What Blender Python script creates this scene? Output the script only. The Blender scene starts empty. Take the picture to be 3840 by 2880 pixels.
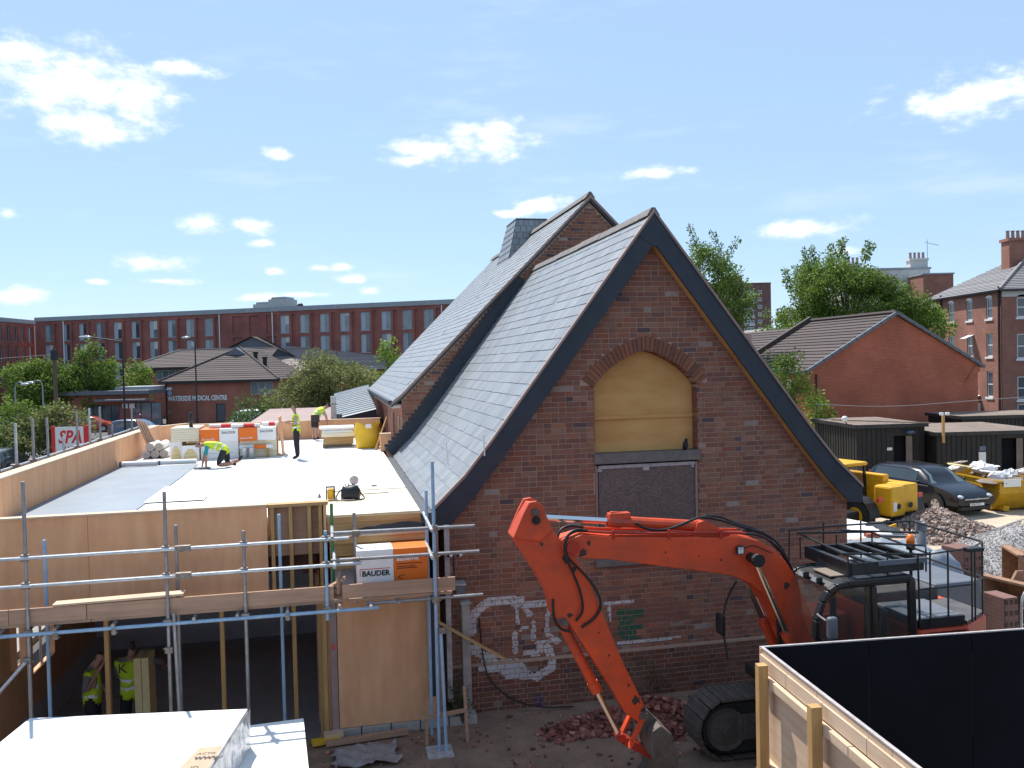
import bpy, math, random
from mathutils import Vector, Matrix
random.seed(11)
S = bpy.context.scene
COL = S.collection
PI = math.pi
R = math.radians

# ------------------------------------------------------------------ camera
PITCH, ROLL = R(1.35), R(-1.297)
fw = Vector((0, math.cos(PITCH), -math.sin(PITCH)))
rt = Vector((1, 0, 0)); up = rt.cross(fw)
crt = rt * math.cos(ROLL) + up * math.sin(ROLL)
cup = up * math.cos(ROLL) - rt * math.sin(ROLL)
cd = bpy.data.cameras.new('camera'); cam = bpy.data.objects.new('camera', cd); COL.objects.link(cam)
mw = Matrix((crt, cup, -fw)).transposed().to_4x4(); mw.translation = (0, 0, 5.5)
cam.matrix_world = mw
cd.sensor_width = 36; cd.lens = 30.0; cd.clip_start = 0.05; cd.clip_end = 6000
S.camera = cam
S.render.resolution_x, S.render.resolution_y = 1024, 768

# ------------------------------------------------------------------ sun and sky
SUN_EL = R(57.0)
sdir = Vector((-0.497 * math.cos(SUN_EL), 0.868 * math.cos(SUN_EL), math.sin(SUN_EL))).normalized()
sl = bpy.data.lights.new('sun', 'SUN'); sl.energy = 4.2; sl.angle = R(0.53); sl.color = (1.0, 0.955, 0.89)
sun = bpy.data.objects.new('sun', sl); COL.objects.link(sun)
sun.rotation_euler = sdir.to_track_quat('Z', 'Y').to_euler(); sun.location = (-20, 30, 60)
W = bpy.data.worlds.new('World'); S.world = W; W.use_nodes = True
wn, wl = W.node_tree.nodes, W.node_tree.links
wn.clear()
def wN(t, **k):
    n = wn.new(t)
    for a, b in k.items(): setattr(n, a, b)
    return n
sky = wN('ShaderNodeTexSky', sky_type='NISHITA', sun_disc=False)
sky.sun_elevation = SUN_EL; sky.sun_rotation = math.atan2(sdir.x, sdir.y)
sky.air_density = 1.0; sky.dust_density = 0.2; sky.ozone_density = 2.5; sky.altitude = 800
SKYK = 0.085
def wmath(op, a, b=None, c=None):
    n = wN('ShaderNodeMath', operation=op)
    for i, q in enumerate((a, b, c)):
        if q is None: continue
        if isinstance(q, (int, float)): n.inputs[i].default_value = q
        else: wl.new(q, n.inputs[i])
    return n.outputs[0]
tc = wN('ShaderNodeTexCoord'); sep = wN('ShaderNodeSeparateXYZ'); wl.new(tc.outputs['Generated'], sep.inputs[0])
az = wmath('ARCTAN2', sep.outputs[0], sep.outputs[1]); el = wmath('ARCSINE', sep.outputs[2])
cmb = wN('ShaderNodeCombineXYZ'); wl.new(az, cmb.inputs[0]); wl.new(el, cmb.inputs[1])
def wvec(op, a, b):
    n = wN('ShaderNodeVectorMath', operation=op); wl.new(a, n.inputs[0])
    if isinstance(b, tuple): n.inputs[1].default_value = b
    else: wl.new(b, n.inputs[1])
    return n
def wnoise(vec, sc, det, rough, dist=0.0):
    n = wN('ShaderNodeTexNoise'); n.inputs['Scale'].default_value = sc; n.inputs['Detail'].default_value = det
    n.inputs['Roughness'].default_value = rough; n.inputs['Distortion'].default_value = dist
    wl.new(vec, n.inputs['Vector']); return n.outputs[0]
# fair weather cumulus: azimuth, elevation, half width, half height (degrees), all round the sky
clouds = [(-26.9, 16.8, 5.3, 1.89), (-23.1, 16.3, 2.5, 1.57), (-25.7, 14.5, 2.8, 1.06), (-29, 18.2, 2.9, 0.6), (-20.6, 18.2, 2, 0.47), (-14.9, 13.6, 0.9, 0.39), (-5.2, 14, 2.3, 0.87), (-1.1, 14.6, 2.9, 1.31), (-6.5, 13.4, 1.7, 0.37), (-9.4, 14.5, 0.4, 0.21), (9.4, 12.2, 2.5, 0.37), (2.2, 10.4, 2.2, 0.56), (-0.1, 10, 1.4, 0.28), (19.5, 8.1, 2.8, 0.59), (29, 14.8, 4.5, 1.14), (27.8, 14.3, 1.9, 0.69), (-19.6, 9.2, 1.4, 0.5), (-16.9, 9.1, 1.2, 0.45), (-16, 8, 0.9, 0.24), (-15, 9.3, 0.6, 0.18), (-22.7, 6.7, 1.9, 0.52), (-30.3, 9.3, 0.6, 0.38), (-29.5, 4.6, 1.8, 0.43), (-25.7, 5.5, 0.7, 0.2), (-22.2, 5.6, 1.5, 0.2), (-12.5, 6.5, 0.9, 0.24), (-11.2, 6.6, 0.9, 0.27), (-10.4, 5.8, 1.1, 0.31), (-9.1, 5.1, 0.8, 0.31), (-15.2, 6.3, 0.7, 0.27), (-16.8, 6.4, 0.5, 0.12), (-16.3, 4.6, 2.3, 0.27), (21.3, 6.5, 0.8, 0.23), (-4.8, 5.6, 0.4, 0.15), (-13.7, 4.8, 1.8, 0.18)]
rc = random.Random(5)
for i in range(6):
    a_ = rc.uniform(45, 315); e_ = rc.uniform(5, 34); s_ = 0.5 + e_ / 14
    clouds.append((a_ if a_ < 180 else a_ - 360, e_, rc.uniform(2, 4) * s_, rc.uniform(.5, .9) * s_))
field = None
for a_, e_, ra, re in clouds:
    if ra * re < .11: continue
    kx, ky = 1 / R(ra * 1.22), 1 / R(re * 1.3)
    n_ = wN('ShaderNodeVectorMath', operation='MULTIPLY_ADD'); wl.new(cmb.outputs[0], n_.inputs[0]); n_.inputs[1].default_value = (kx, ky, 0); n_.inputs[2].default_value = (-R(a_) * kx, -R(e_) * ky, 0); d = n_.outputs[0]
    ln = wN('ShaderNodeVectorMath', operation='LENGTH'); wl.new(d, ln.inputs[0])
    field = ln.outputs['Value'] if field is None else wmath('MINIMUM', field, ln.outputs['Value'])
stretch = wvec('MULTIPLY', cmb.outputs[0], (1.0, 1.9, 1.0)).outputs[0]
nz = wnoise(stretch, 24.0, 5.0, .62)
f = wmath('SUBTRACT', 1.0, field)
f = wmath('ADD', f, wmath('MULTIPLY', wmath('SUBTRACT', nz, .5), 2.6))
cm = wN('ShaderNodeMapRange', interpolation_type='SMOOTHSTEP'); wl.new(f, cm.inputs[0])
cm.inputs[1].default_value = -.12; cm.inputs[2].default_value = 1.05
# thin cirrus veils
cst = wN('ShaderNodeMapping'); cst.inputs['Rotation'].default_value = (0, 0, R(-24)); cst.inputs['Scale'].default_value = (3.0, 13.0, 1); wl.new(cmb.outputs[0], cst.inputs[0])
ci = wnoise(cst.outputs[0], 1.0, 4.0, .66)
cir = wN('ShaderNodeMapRange', interpolation_type='SMOOTHSTEP'); wl.new(ci, cir.inputs[0]); cir.inputs[1].default_value = .5; cir.inputs[2].default_value = .8; cir.inputs[4].default_value = .34
mask = wmath('MAXIMUM', cm.outputs[0], cir.outputs[0])
skm = wN('ShaderNodeMix', data_type='RGBA', blend_type='MULTIPLY'); skm.inputs[0].default_value = 1
wl.new(sky.outputs[0], skm.inputs[6]); skm.inputs[7].default_value = (SKYK, SKYK, SKYK, 1)
hz = wN('ShaderNodeMix', data_type='RGBA'); hz.inputs[0].default_value = .62; wl.new(skm.outputs[2], hz.inputs[6]); hz.inputs[7].default_value = (.335, .475, .665, 1)    # pale summer haze all over the sky
mx = wN('ShaderNodeMix', data_type='RGBA'); wl.new(mask, mx.inputs[0]); wl.new(hz.outputs[2], mx.inputs[6])
cs2 = wN('ShaderNodeMapRange', interpolation_type='SMOOTHSTEP'); wl.new(f, cs2.inputs[0]); cs2.inputs[1].default_value = .1; cs2.inputs[2].default_value = 1.5
ccol = wN('ShaderNodeMix', data_type='RGBA'); wl.new(cs2.outputs[0], ccol.inputs[0]); ccol.inputs[6].default_value = (.60, .66, .74, 1); ccol.inputs[7].default_value = (1.02, 1.02, 1.02, 1); wl.new(ccol.outputs[2], mx.inputs[7])
bg = wN('ShaderNodeBackground'); wl.new(mx.outputs[2], bg.inputs[0]); bg.inputs[1].default_value = 1.0
wo = wN('ShaderNodeOutputWorld'); wl.new(bg.outputs[0], wo.inputs[0])
vs = S.view_settings; vs.view_transform = 'Standard'; vs.look = 'None'; vs.exposure = 0.78; vs.gamma = 1.0; vs.use_curve_mapping = False

# ------------------------------------------------------------------ materials
MATS = {}; TINTED = set()
def mat(name, c1, c2=None, rough=.8, scale=6.0, stretch=None, bump=0.0, metal=0.0, attr=False, spec=.4, dirt=0.0, dirt_scale=.7, dirt_col=None, coat=0.0, detail=5.0, ramp=(.35, .65), trans=0.0, alpha=None, ior=None, bscale=None, emit=None):
    if name in MATS: return MATS[name]
    m = bpy.data.materials.new(name); m.use_nodes = True; MATS[name] = m
    if attr: TINTED.add(name)
    n, l = m.node_tree.nodes, m.node_tree.links
    b = n['Principled BSDF']
    b.inputs['Roughness'].default_value = rough; b.inputs['Metallic'].default_value = metal; b.inputs['Specular IOR Level'].default_value = spec
    if coat: b.inputs['Coat Weight'].default_value = coat; b.inputs['Coat Roughness'].default_value = .08
    if trans: b.inputs['Transmission Weight'].default_value = trans
    if ior: b.inputs['IOR'].default_value = ior
    if alpha is not None: b.inputs['Alpha'].default_value = alpha
    if emit: b.inputs['Emission Color'].default_value = (*c1, 1); b.inputs['Emission Strength'].default_value = emit
    c2 = c2 or c1
    uv = n.new('ShaderNodeTexCoord'); oi = n.new('ShaderNodeObjectInfo')
    off = n.new('ShaderNodeVectorMath'); off.operation = 'MULTIPLY_ADD'
    cb = n.new('ShaderNodeCombineXYZ')
    for i in range(3): l.new(oi.outputs['Random'], cb.inputs[i])
    l.new(cb.outputs[0], off.inputs[0]); off.inputs[1].default_value = (17.3, 9.1, 5.7); l.new(uv.outputs['UV'], off.inputs[2])
    mp = n.new('ShaderNodeMapping'); l.new(off.outputs[0], mp.inputs[0])
    if stretch: mp.inputs['Scale'].default_value = stretch
    nz = n.new('ShaderNodeTexNoise'); nz.inputs['Scale'].default_value = scale; nz.inputs['Detail'].default_value = detail; nz.inputs['Roughness'].default_value = .6
    l.new(mp.outputs[0], nz.inputs['Vector'])
    rp = n.new('ShaderNodeValToRGB'); rp.color_ramp.elements[0].position, rp.color_ramp.elements[1].position = ramp
    rp.color_ramp.elements[0].color = (*c1, 1); rp.color_ramp.elements[1].color = (*c2, 1)
    l.new(nz.outputs[0], rp.inputs[0]); out = rp.outputs[0]
    if attr:
        at = n.new('ShaderNodeAttribute'); at.attribute_name = 'tint'
        q = n.new('ShaderNodeMix'); q.data_type = 'RGBA'; q.blend_type = 'MULTIPLY'; q.inputs[0].default_value = 1
        l.new(out, q.inputs[6]); l.new(at.outputs[0], q.inputs[7]); out = q.outputs[2]
    if dirt:
        n2 = n.new('ShaderNodeTexNoise'); n2.inputs['Scale'].default_value = dirt_scale; n2.inputs['Detail'].default_value = 6; n2.inputs['Roughness'].default_value = .65
        l.new(off.outputs[0], n2.inputs['Vector'])
        r2 = n.new('ShaderNodeMapRange'); r2.inputs[1].default_value = .42; r2.inputs[2].default_value = .72; r2.inputs[4].default_value = dirt; l.new(n2.outputs[0], r2.inputs[0])
        q = n.new('ShaderNodeMix'); q.data_type = 'RGBA'; l.new(r2.outputs[0], q.inputs[0]); l.new(out, q.inputs[6]); q.inputs[7].default_value = (*(dirt_col or tuple(x * .45 for x in c1)), 1); out = q.outputs[2]
    l.new(out, b.inputs['Base Color'])
    if bump:
        bp = n.new('ShaderNodeBump'); bp.inputs['Strength'].default_value = min(1, bump); bp.inputs['Distance'].default_value = .01 * max(1, bump)
        if bscale:
            n3 = n.new('ShaderNodeTexNoise'); n3.inputs['Scale'].default_value = bscale; n3.inputs['Detail'].default_value = 4; l.new(off.outputs[0], n3.inputs['Vector']); l.new(n3.outputs[0], bp.inputs['Height'])
        else: l.new(nz.outputs[0], bp.inputs['Height'])
        l.new(bp.outputs[0], b.inputs['Normal'])
    return m
def brickmat(name, c1, c2, mortar, bw=.225, bh=.075, mort=.010):
    m = mat(name, c1, c2, .9); n, l = m.node_tree.nodes, m.node_tree.links
    b = n['Principled BSDF']; uv = n.new('ShaderNodeTexCoord'); t = n.new('ShaderNodeTexBrick')
    t.inputs['Scale'].default_value = 1; t.inputs['Brick Width'].default_value = bw; t.inputs['Row Height'].default_value = bh; t.inputs['Mortar Size'].default_value = mort * .5
    t.inputs['Color1'].default_value = (*c1, 1); t.inputs['Color2'].default_value = (*c2, 1); t.inputs['Mortar'].default_value = (*mortar, 1)
    l.new(uv.outputs['UV'], t.inputs['Vector'])
    nz = n.new('ShaderNodeTexNoise'); nz.inputs['Scale'].default_value = .5; nz.inputs['Detail'].default_value = 5; l.new(uv.outputs['UV'], nz.inputs['Vector'])
    mr = n.new('ShaderNodeMapRange'); mr.inputs[1].default_value = .3; mr.inputs[2].default_value = .7; mr.inputs[3].default_value = .78; mr.inputs[4].default_value = 1.15; l.new(nz.outputs[0], mr.inputs[0])
    q = n.new('ShaderNodeMix'); q.data_type = 'RGBA'; q.blend_type = 'MULTIPLY'; q.inputs[0].default_value = 1
    l.new(t.outputs[0], q.inputs[6]); l.new(mr.outputs[0], q.inputs[7]); l.new(q.outputs[2], b.inputs['Base Color'])
    return m
def leafmat(name, c1, c2):
    m = mat(name, c1, c2, .55, scale=1.0, attr=True, spec=.25); n, l = m.node_tree.nodes, m.node_tree.links
    b = n['Principled BSDF']; o = n['Material Output']; tr = n.new('ShaderNodeBsdfTranslucent'); ad = n.new('ShaderNodeMixShader'); ad.inputs[0].default_value = .46
    src = b.inputs['Base Color'].links[0].from_socket
    l.new(src, tr.inputs[0]); l.new(b.outputs[0], ad.inputs[1]); l.new(tr.outputs[0], ad.inputs[2]); l.new(ad.outputs[0], o.inputs[0])
    return m
def glassmat(name, tint, rough=.03, alpha=.35, spec=1.0):
    m = mat(name, tint, None, rough, spec=spec); m.node_tree.nodes['Principled BSDF'].inputs['Alpha'].default_value = alpha
    return m

mat('mortar', (.44, .30, .225), (.35, .24, .18), .95, 14)
mat('brick', (1, 1, 1), (.80, .78, .78), .9, 30, attr=True, bump=.35, dirt=.3, dirt_scale=.9, dirt_col=(.035, .028, .026))
mat('slate', (1, 1, 1), (.82, .84, .86), .42, 9, stretch=(1, .35, 1), attr=True, bump=.25, spec=.5)
mat('ridge_clay', (.20, .18, .17), (.15, .138, .132), .85, 9, bump=.4)
mat('verge_trim', (.34, .235, .20), (.27, .19, .165), .8, 6)
mat('navy_metal', (.020, .027, .040), (.030, .037, .05), .45, 3, bump=.1)
mat('lead', (.045, .05, .06), (.07, .075, .085), .5, 8, bump=.3)
mat('plywood_red', (.64, .325, .165), (.72, .40, .22), .75, 2.2, stretch=(3, .5, 1), bump=.12, dirt=.22, dirt_scale=.9, dirt_col=(.30, .16, .09))
mat('plywood_warm', (.52, .255, .075), (.62, .345, .12), .7, 1.6, stretch=(.7, 2.4, 1), dirt=.25, dirt_scale=.7, dirt_col=(.30, .12, .04))
mat('plywood_pale', (.50, .36, .25), (.60, .46, .33), .75, 2.5, stretch=(.6, 5, 1), dirt=.3, dirt_scale=1.2, dirt_col=(.36, .23, .15))
mat('pine', (.50, .305, .12), (.38, .22, .085), .75, 3, stretch=(6, .5, 1), bump=.15, dirt=.25, dirt_scale=3, dirt_col=(.27, .15, .05))
mat('pine_long', (.52, .33, .14), (.40, .235, .10), .75, 3, stretch=(.5, 7, 1), bump=.15, dirt=.3, dirt_scale=2, dirt_col=(.22, .12, .055))
mat('scaffold_board', (.46, .28, .185), (.34, .21, .14), .85, 3, stretch=(.35, 7, 1), bump=.2, dirt=.35, dirt_scale=1.3, dirt_col=(.18, .12, .09))
mat('insulation_white', (.80, .79, .76), (.74, .74, .73), .75, 2.0, dirt=.15, dirt_scale=3, dirt_col=(.55, .55, .56))
mat('deck_board', (.72, .62, .47), (.64, .53, .38), .7, 2.0, stretch=(.5, 4, 1), dirt=.2, dirt_scale=2, dirt_col=(.5, .4, .28))
mat('membrane', (.17, .205, .245), (.20, .235, .275), .5, 1.2, dirt=.25, dirt_scale=.6, dirt_col=(.27, .31, .35), bump=.1)
mat('cream_foam', (.74, .60, .32), (.66, .51, .25), .85, 20)
mat('pale_foam', (.78, .72, .55), (.72, .65, .47), .85, 20, stretch=(.2, 4, 1))
mat('print_orange', (.80, .17, .012), (.76, .15, .012), .45, 3)
mat('print_white', (.80, .78, .76), (.74, .72, .71), .45, 3)
mat('print_red', (.62, .03, .025), None, .5)
mat('ink', (.03, .028, .03), None, .6)
mat('ink_grey', (.25, .25, .26), None, .6)
mat('shrink_film', (.72, .72, .74), (.45, .44, .45), .12, 7, stretch=(1.4, .5, 1), spec=.9, bump=1.2, ramp=(.4, .6))
mat('cardboard', (.52, .36, .25), (.45, .31, .21), .85, 6)
mat('galv', (.36, .36, .37), (.24, .23, .23), .45, 7, metal=.5, bump=.15, dirt=.35, dirt_scale=4, dirt_col=(.17, .13, .11))
mat('galv_bright', (.56, .58, .60), (.40, .42, .44), .4, 9, metal=.5, bump=.1, dirt=.3, dirt_scale=5, dirt_col=(.2, .2, .2))
mat('tube_blue', (.20, .35, .53), (.33, .45, .58), .5, 8, dirt=.35, dirt_scale=6, dirt_col=(.36, .40, .44))
mat('tube_green', (.05, .21, .07), (.04, .16, .05), .5, 8)
mat('coupler', (.30, .27, .24), (.18, .13, .10), .55, 20, metal=.4)
mat('steel_red', (.10, .022, .018), (.07, .018, .015), .5, 5)
mat('concrete', (.36, .33, .30), (.27, .245, .225), .95, 8, bump=.5, dirt=.3)
mat('block', (.40, .37, .34), (.32, .29, .265), .95, 14, bump=.5)
mat('osb', (.10, .07, .06), (.20, .14, .12), .8, 28, stretch=(1, 1.6, 1), bump=.3, dirt=.4, dirt_scale=1.4, dirt_col=(.07, .055, .055), detail=3)
mat('stone_dark', (.14, .118, .105), (.19, .16, .14), .9, 9, bump=.4)
mat('white_paint', (.78, .77, .75), (.70, .69, .67), .6, 5)
mat('dirty_white', (.46, .42, .41), (.32, .28, .275), .8, 12)
mat('excavator_orange', (.66, .072, .016), (.58, .058, .014), .5, 2.2, coat=.08, dirt=.75, dirt_scale=2.6, dirt_col=(.26, .05, .028), bump=.08)
mat('excavator_deep', (.40, .024, .010), (.33, .02, .01), .5, 3, dirt=.4, dirt_scale=2, dirt_col=(.12, .05, .035))
mat('chrome', (.66, .66, .66), None, .16, metal=1.0)
mat('hose', (.012, .012, .013), None, .5)
mat('black_plastic', (.014, .015, .017), (.022, .023, .026), .42, 5, dirt=.3, dirt_scale=2.5, dirt_col=(.06, .055, .05))
mat('cab_black', (.010, .011, .014), (.016, .017, .02), .35, 4, coat=.2, dirt=.25, dirt_scale=2, dirt_col=(.05, .045, .042))
mat('rubber', (.018, .018, .018), (.03, .028, .026), .8, 12, bump=.3)
mat('track_steel', (.085, .075, .068), (.14, .115, .10), .75, 14, metal=.3, bump=.5, dirt=.5, dirt_scale=3, dirt_col=(.17, .13, .10))
mat('rust_steel', (.30, .17, .105), (.20, .11, .07), .8, 9, bump=.4, dirt=.4, dirt_scale=2.5, dirt_col=(.36, .24, .16))
mat('black_paint', (.006, .006, .008), (.009, .009, .012), .8, 1.2, spec=.12, dirt=.3, dirt_scale=.8, dirt_col=(.013, .013, .016))
mat('cabin_black', (.010, .010, .010), (.017, .016, .015), .6, 2, stretch=(6, .4, 1), dirt=.5, dirt_scale=1.2, dirt_col=(.04, .034, .029))
mat('felt_brown', (.20, .155, .125), (.15, .12, .10), .95, 2.5, bump=.3, dirt=.4, dirt_scale=.6, dirt_col=(.30, .25, .20))
mat('felt_pink', (.33, .24, .22), (.27, .20, .185), .95, 3, dirt=.3, dirt_scale=.4, dirt_col=(.42, .33, .30))
mat('sheet_metal_grey', (.30, .33, .35), (.24, .265, .285), .5, 3, metal=.3, dirt=.3, dirt_scale=1)
mat('hivis', (.50, .66, .02), (.44, .60, .018), .7, 8, bump=.2)
mat('reflective', (.72, .73, .74), None, .3, spec=.8)
mat('skin', (.42, .22, .155), (.36, .185, .13), .55, 20)
mat('hair_dark', (.018, .012, .010), (.03, .02, .016), .6, 30)
mat('hair_brown', (.05, .026, .018), (.035, .02, .014), .6, 30)
mat('trousers_dark', (.016, .016, .020), (.026, .026, .03), .9, 12)
mat('shirt_teal', (.02, .30, .33), (.016, .25, .28), .85, 10)
mat('shirt_grey', (.19, .18, .19), (.15, .145, .15), .9, 10)
mat('shirt_pale', (.42, .34, .29), (.36, .29, .25), .9, 10)
mat('boot', (.045, .034, .028), (.03, .024, .02), .8, 10)
mat('yellow_bag', (.74, .46, .012), (.66, .40, .012), .6, 4, bump=.6, dirt=.4, dirt_scale=2.2, dirt_col=(.45, .30, .11))
mat('plant_yellow', (.74, .40, .010), (.66, .34, .010), .42, 3, coat=.1, dirt=.35, dirt_scale=2, dirt_col=(.36, .19, .03))
mat('skip_yellow', (.60, .34, .012), (.50, .27, .012), .6, 3, dirt=.45, dirt_scale=1.6, dirt_col=(.28, .15, .03), bump=.1)
mat('car_navy', (.004, .006, .012), (.005, .007, .014), .32, 2, coat=.25, spec=.3)
mat('car_red', (.42, .045, .014), None, .3, coat=.7)
mat('car_blue', (.055, .085, .16), None, .3, coat=.7)
mat('car_dark', (.02, .022, .028), None, .3, coat=.7)
mat('car_white', (.72, .73, .74), None, .35, coat=.5)
mat('car_glass', (.03, .04, .045), None, .04, spec=.9)
mat('windscreen', (.11, .14, .14), None, .06, spec=1.0)
mat('alloy', (.42, .42, .43), None, .35, metal=.8)
mat('lamp_glass', (.62, .64, .66), (.40, .42, .45), .12, 30, spec=.9)
mat('tail_red', (.45, .012, .014), None, .2, spec=.7)
mat('beacon', (.85, .17, .01), None, .25, spec=.6)
mat('plate_white', (.72, .72, .68), None, .4)
brickmat('brick_hall', (.31, .098, .074), (.245, .078, .062), (.30, .165, .135))
brickmat('brick_medical', (.36, .118, .075), (.285, .094, .062), (.34, .20, .155))
brickmat('brick_house', (.42, .112, .06), (.35, .09, .05), (.43, .23, .155))
brickmat('brick_victorian', (.34, .135, .088), (.24, .095, .068), (.38, .25, .20))
brickmat('brick_tower', (.20, .10, .085), (.165, .082, .07), (.22, .15, .13))
mat('grime', (.035, .022, .017), (.06, .035, .026), .7, 8)
mat('brick_loose', (.36, .125, .085), (.24, .085, .062), .95, 14, bump=.6, attr=True)
mat('render_white', (.62, .60, .56), (.54, .52, .49), .9, 3)
mat('fascia_grey', (.33, .35, .36), (.27, .29, .30), .6, 2)
mat('tile_brown', (.060, .045, .044), (.082, .061, .058), .85, 7, stretch=(3, 1, 1), bump=.6, attr=True)
mat('tile_pale', (.30, .25, .235), (.25, .205, .195), .85, 7, bump=.4, attr=True)
mat('tile_slate', (.24, .235, .24), (.19, .185, .19), .7, 6, bump=.2, attr=True)
mat('window_panel', (.42, .44, .455), (.37, .39, .41), .5, 3)
mat('window_glass', (.035, .05, .065), (.06, .08, .10), .08, .6, spec=.9)
mat('window_glass_sky', (.17, .21, .24), (.10, .13, .155), .06, .8, spec=1.0)
mat('upvc', (.76, .76, .75), None, .4)
mat('gutter_black', (.014, .014, .015), None, .45)
mat('soil', (.26, .172, .118), (.18, .118, .082), .98, 3.5, bump=1.5, dirt=.5, dirt_scale=.35, dirt_col=(.32, .225, .16), bscale=22)
mat('yard_sand', (.50, .415, .31), (.40, .325, .24), .98, 1.5, bump=1.2, dirt=.5, dirt_scale=.25, dirt_col=(.30, .24, .18), bscale=16)
mat('asphalt', (.085, .083, .082), (.065, .064, .064), .92, 30, bump=.6, dirt=.4, dirt_scale=.3, dirt_col=(.13, .125, .12))
mat('paving', (.30, .285, .27), (.25, .235, .22), .92, 4, bump=.3)
mat('grass', (.055, .085, .022), (.085, .11, .035), .95, 6, bump=1.0, dirt=.4)
mat('slab', (.46, .44, .46), (.40, .385, .40), .85, 3, dirt=.4, dirt_scale=.5)
mat('interior_dark', (.50, .47, .50), (.44, .415, .44), .9, 3)
mat('rubble', (.42, .355, .315), (.26, .21, .185), .98, 9, bump=.6, attr=True)
mat('gravel', (.40, .385, .38), (.26, .25, .25), .98, 40, bump=.8, attr=True)
mat('bark', (.10, .078, .06), (.065, .05, .04), .95, 12, stretch=(4, .6, 1), bump=.8)
mat('pole_wood', (.17, .115, .08), (.115, .08, .058), .95, 6, stretch=(7, .4, 1), bump=.4)
mat('post_dark', (.020, .021, .024), None, .45)
mat('post_grey', (.30, .31, .32), None, .5, metal=.4)
leafmat('leaf_mid', (.10, .17, .034), (.15, .225, .045))
leafmat('leaf_bright', (.15, .235, .042), (.20, .285, .055))
leafmat('leaf_dark', (.06, .105, .03), (.09, .14, .04))
leafmat('leaf_olive', (.15, .18, .066), (.20, .22, .09))
mat('tarp_blue', (.16, .19, .225), (.24, .265, .30), .35, 2.5, bump=1.5, bscale=6, spec=.6)
mat('chassis_grey', (.05, .05, .055), (.08, .078, .078), .6, 6, dirt=.4, dirt_scale=3, dirt_col=(.14, .12, .10))
mat('plastic_grey', (.105, .115, .135), (.13, .14, .16), .4, 4)
mat('plastic_sheet', (.36, .33, .33), (.24, .215, .215), .25, 5, bump=1.5, bscale=9, spec=.7)
mat('bag_white', (.74, .73, .72), (.60, .585, .58), .7, 5, bump=1.2, bscale=9)
mat('barrier_red', (.72, .045, .02), None, .6)
mat('saw_pale', (.55, .47, .43), (.42, .33, .30), .6, 12)
mat('radio_yellow', (.72, .38, .012), None, .5)
mat('bird', (.020, .021, .026), None, .7)
glassmat('cab_glass', (.10, .11, .10), .03, .17)
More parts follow.
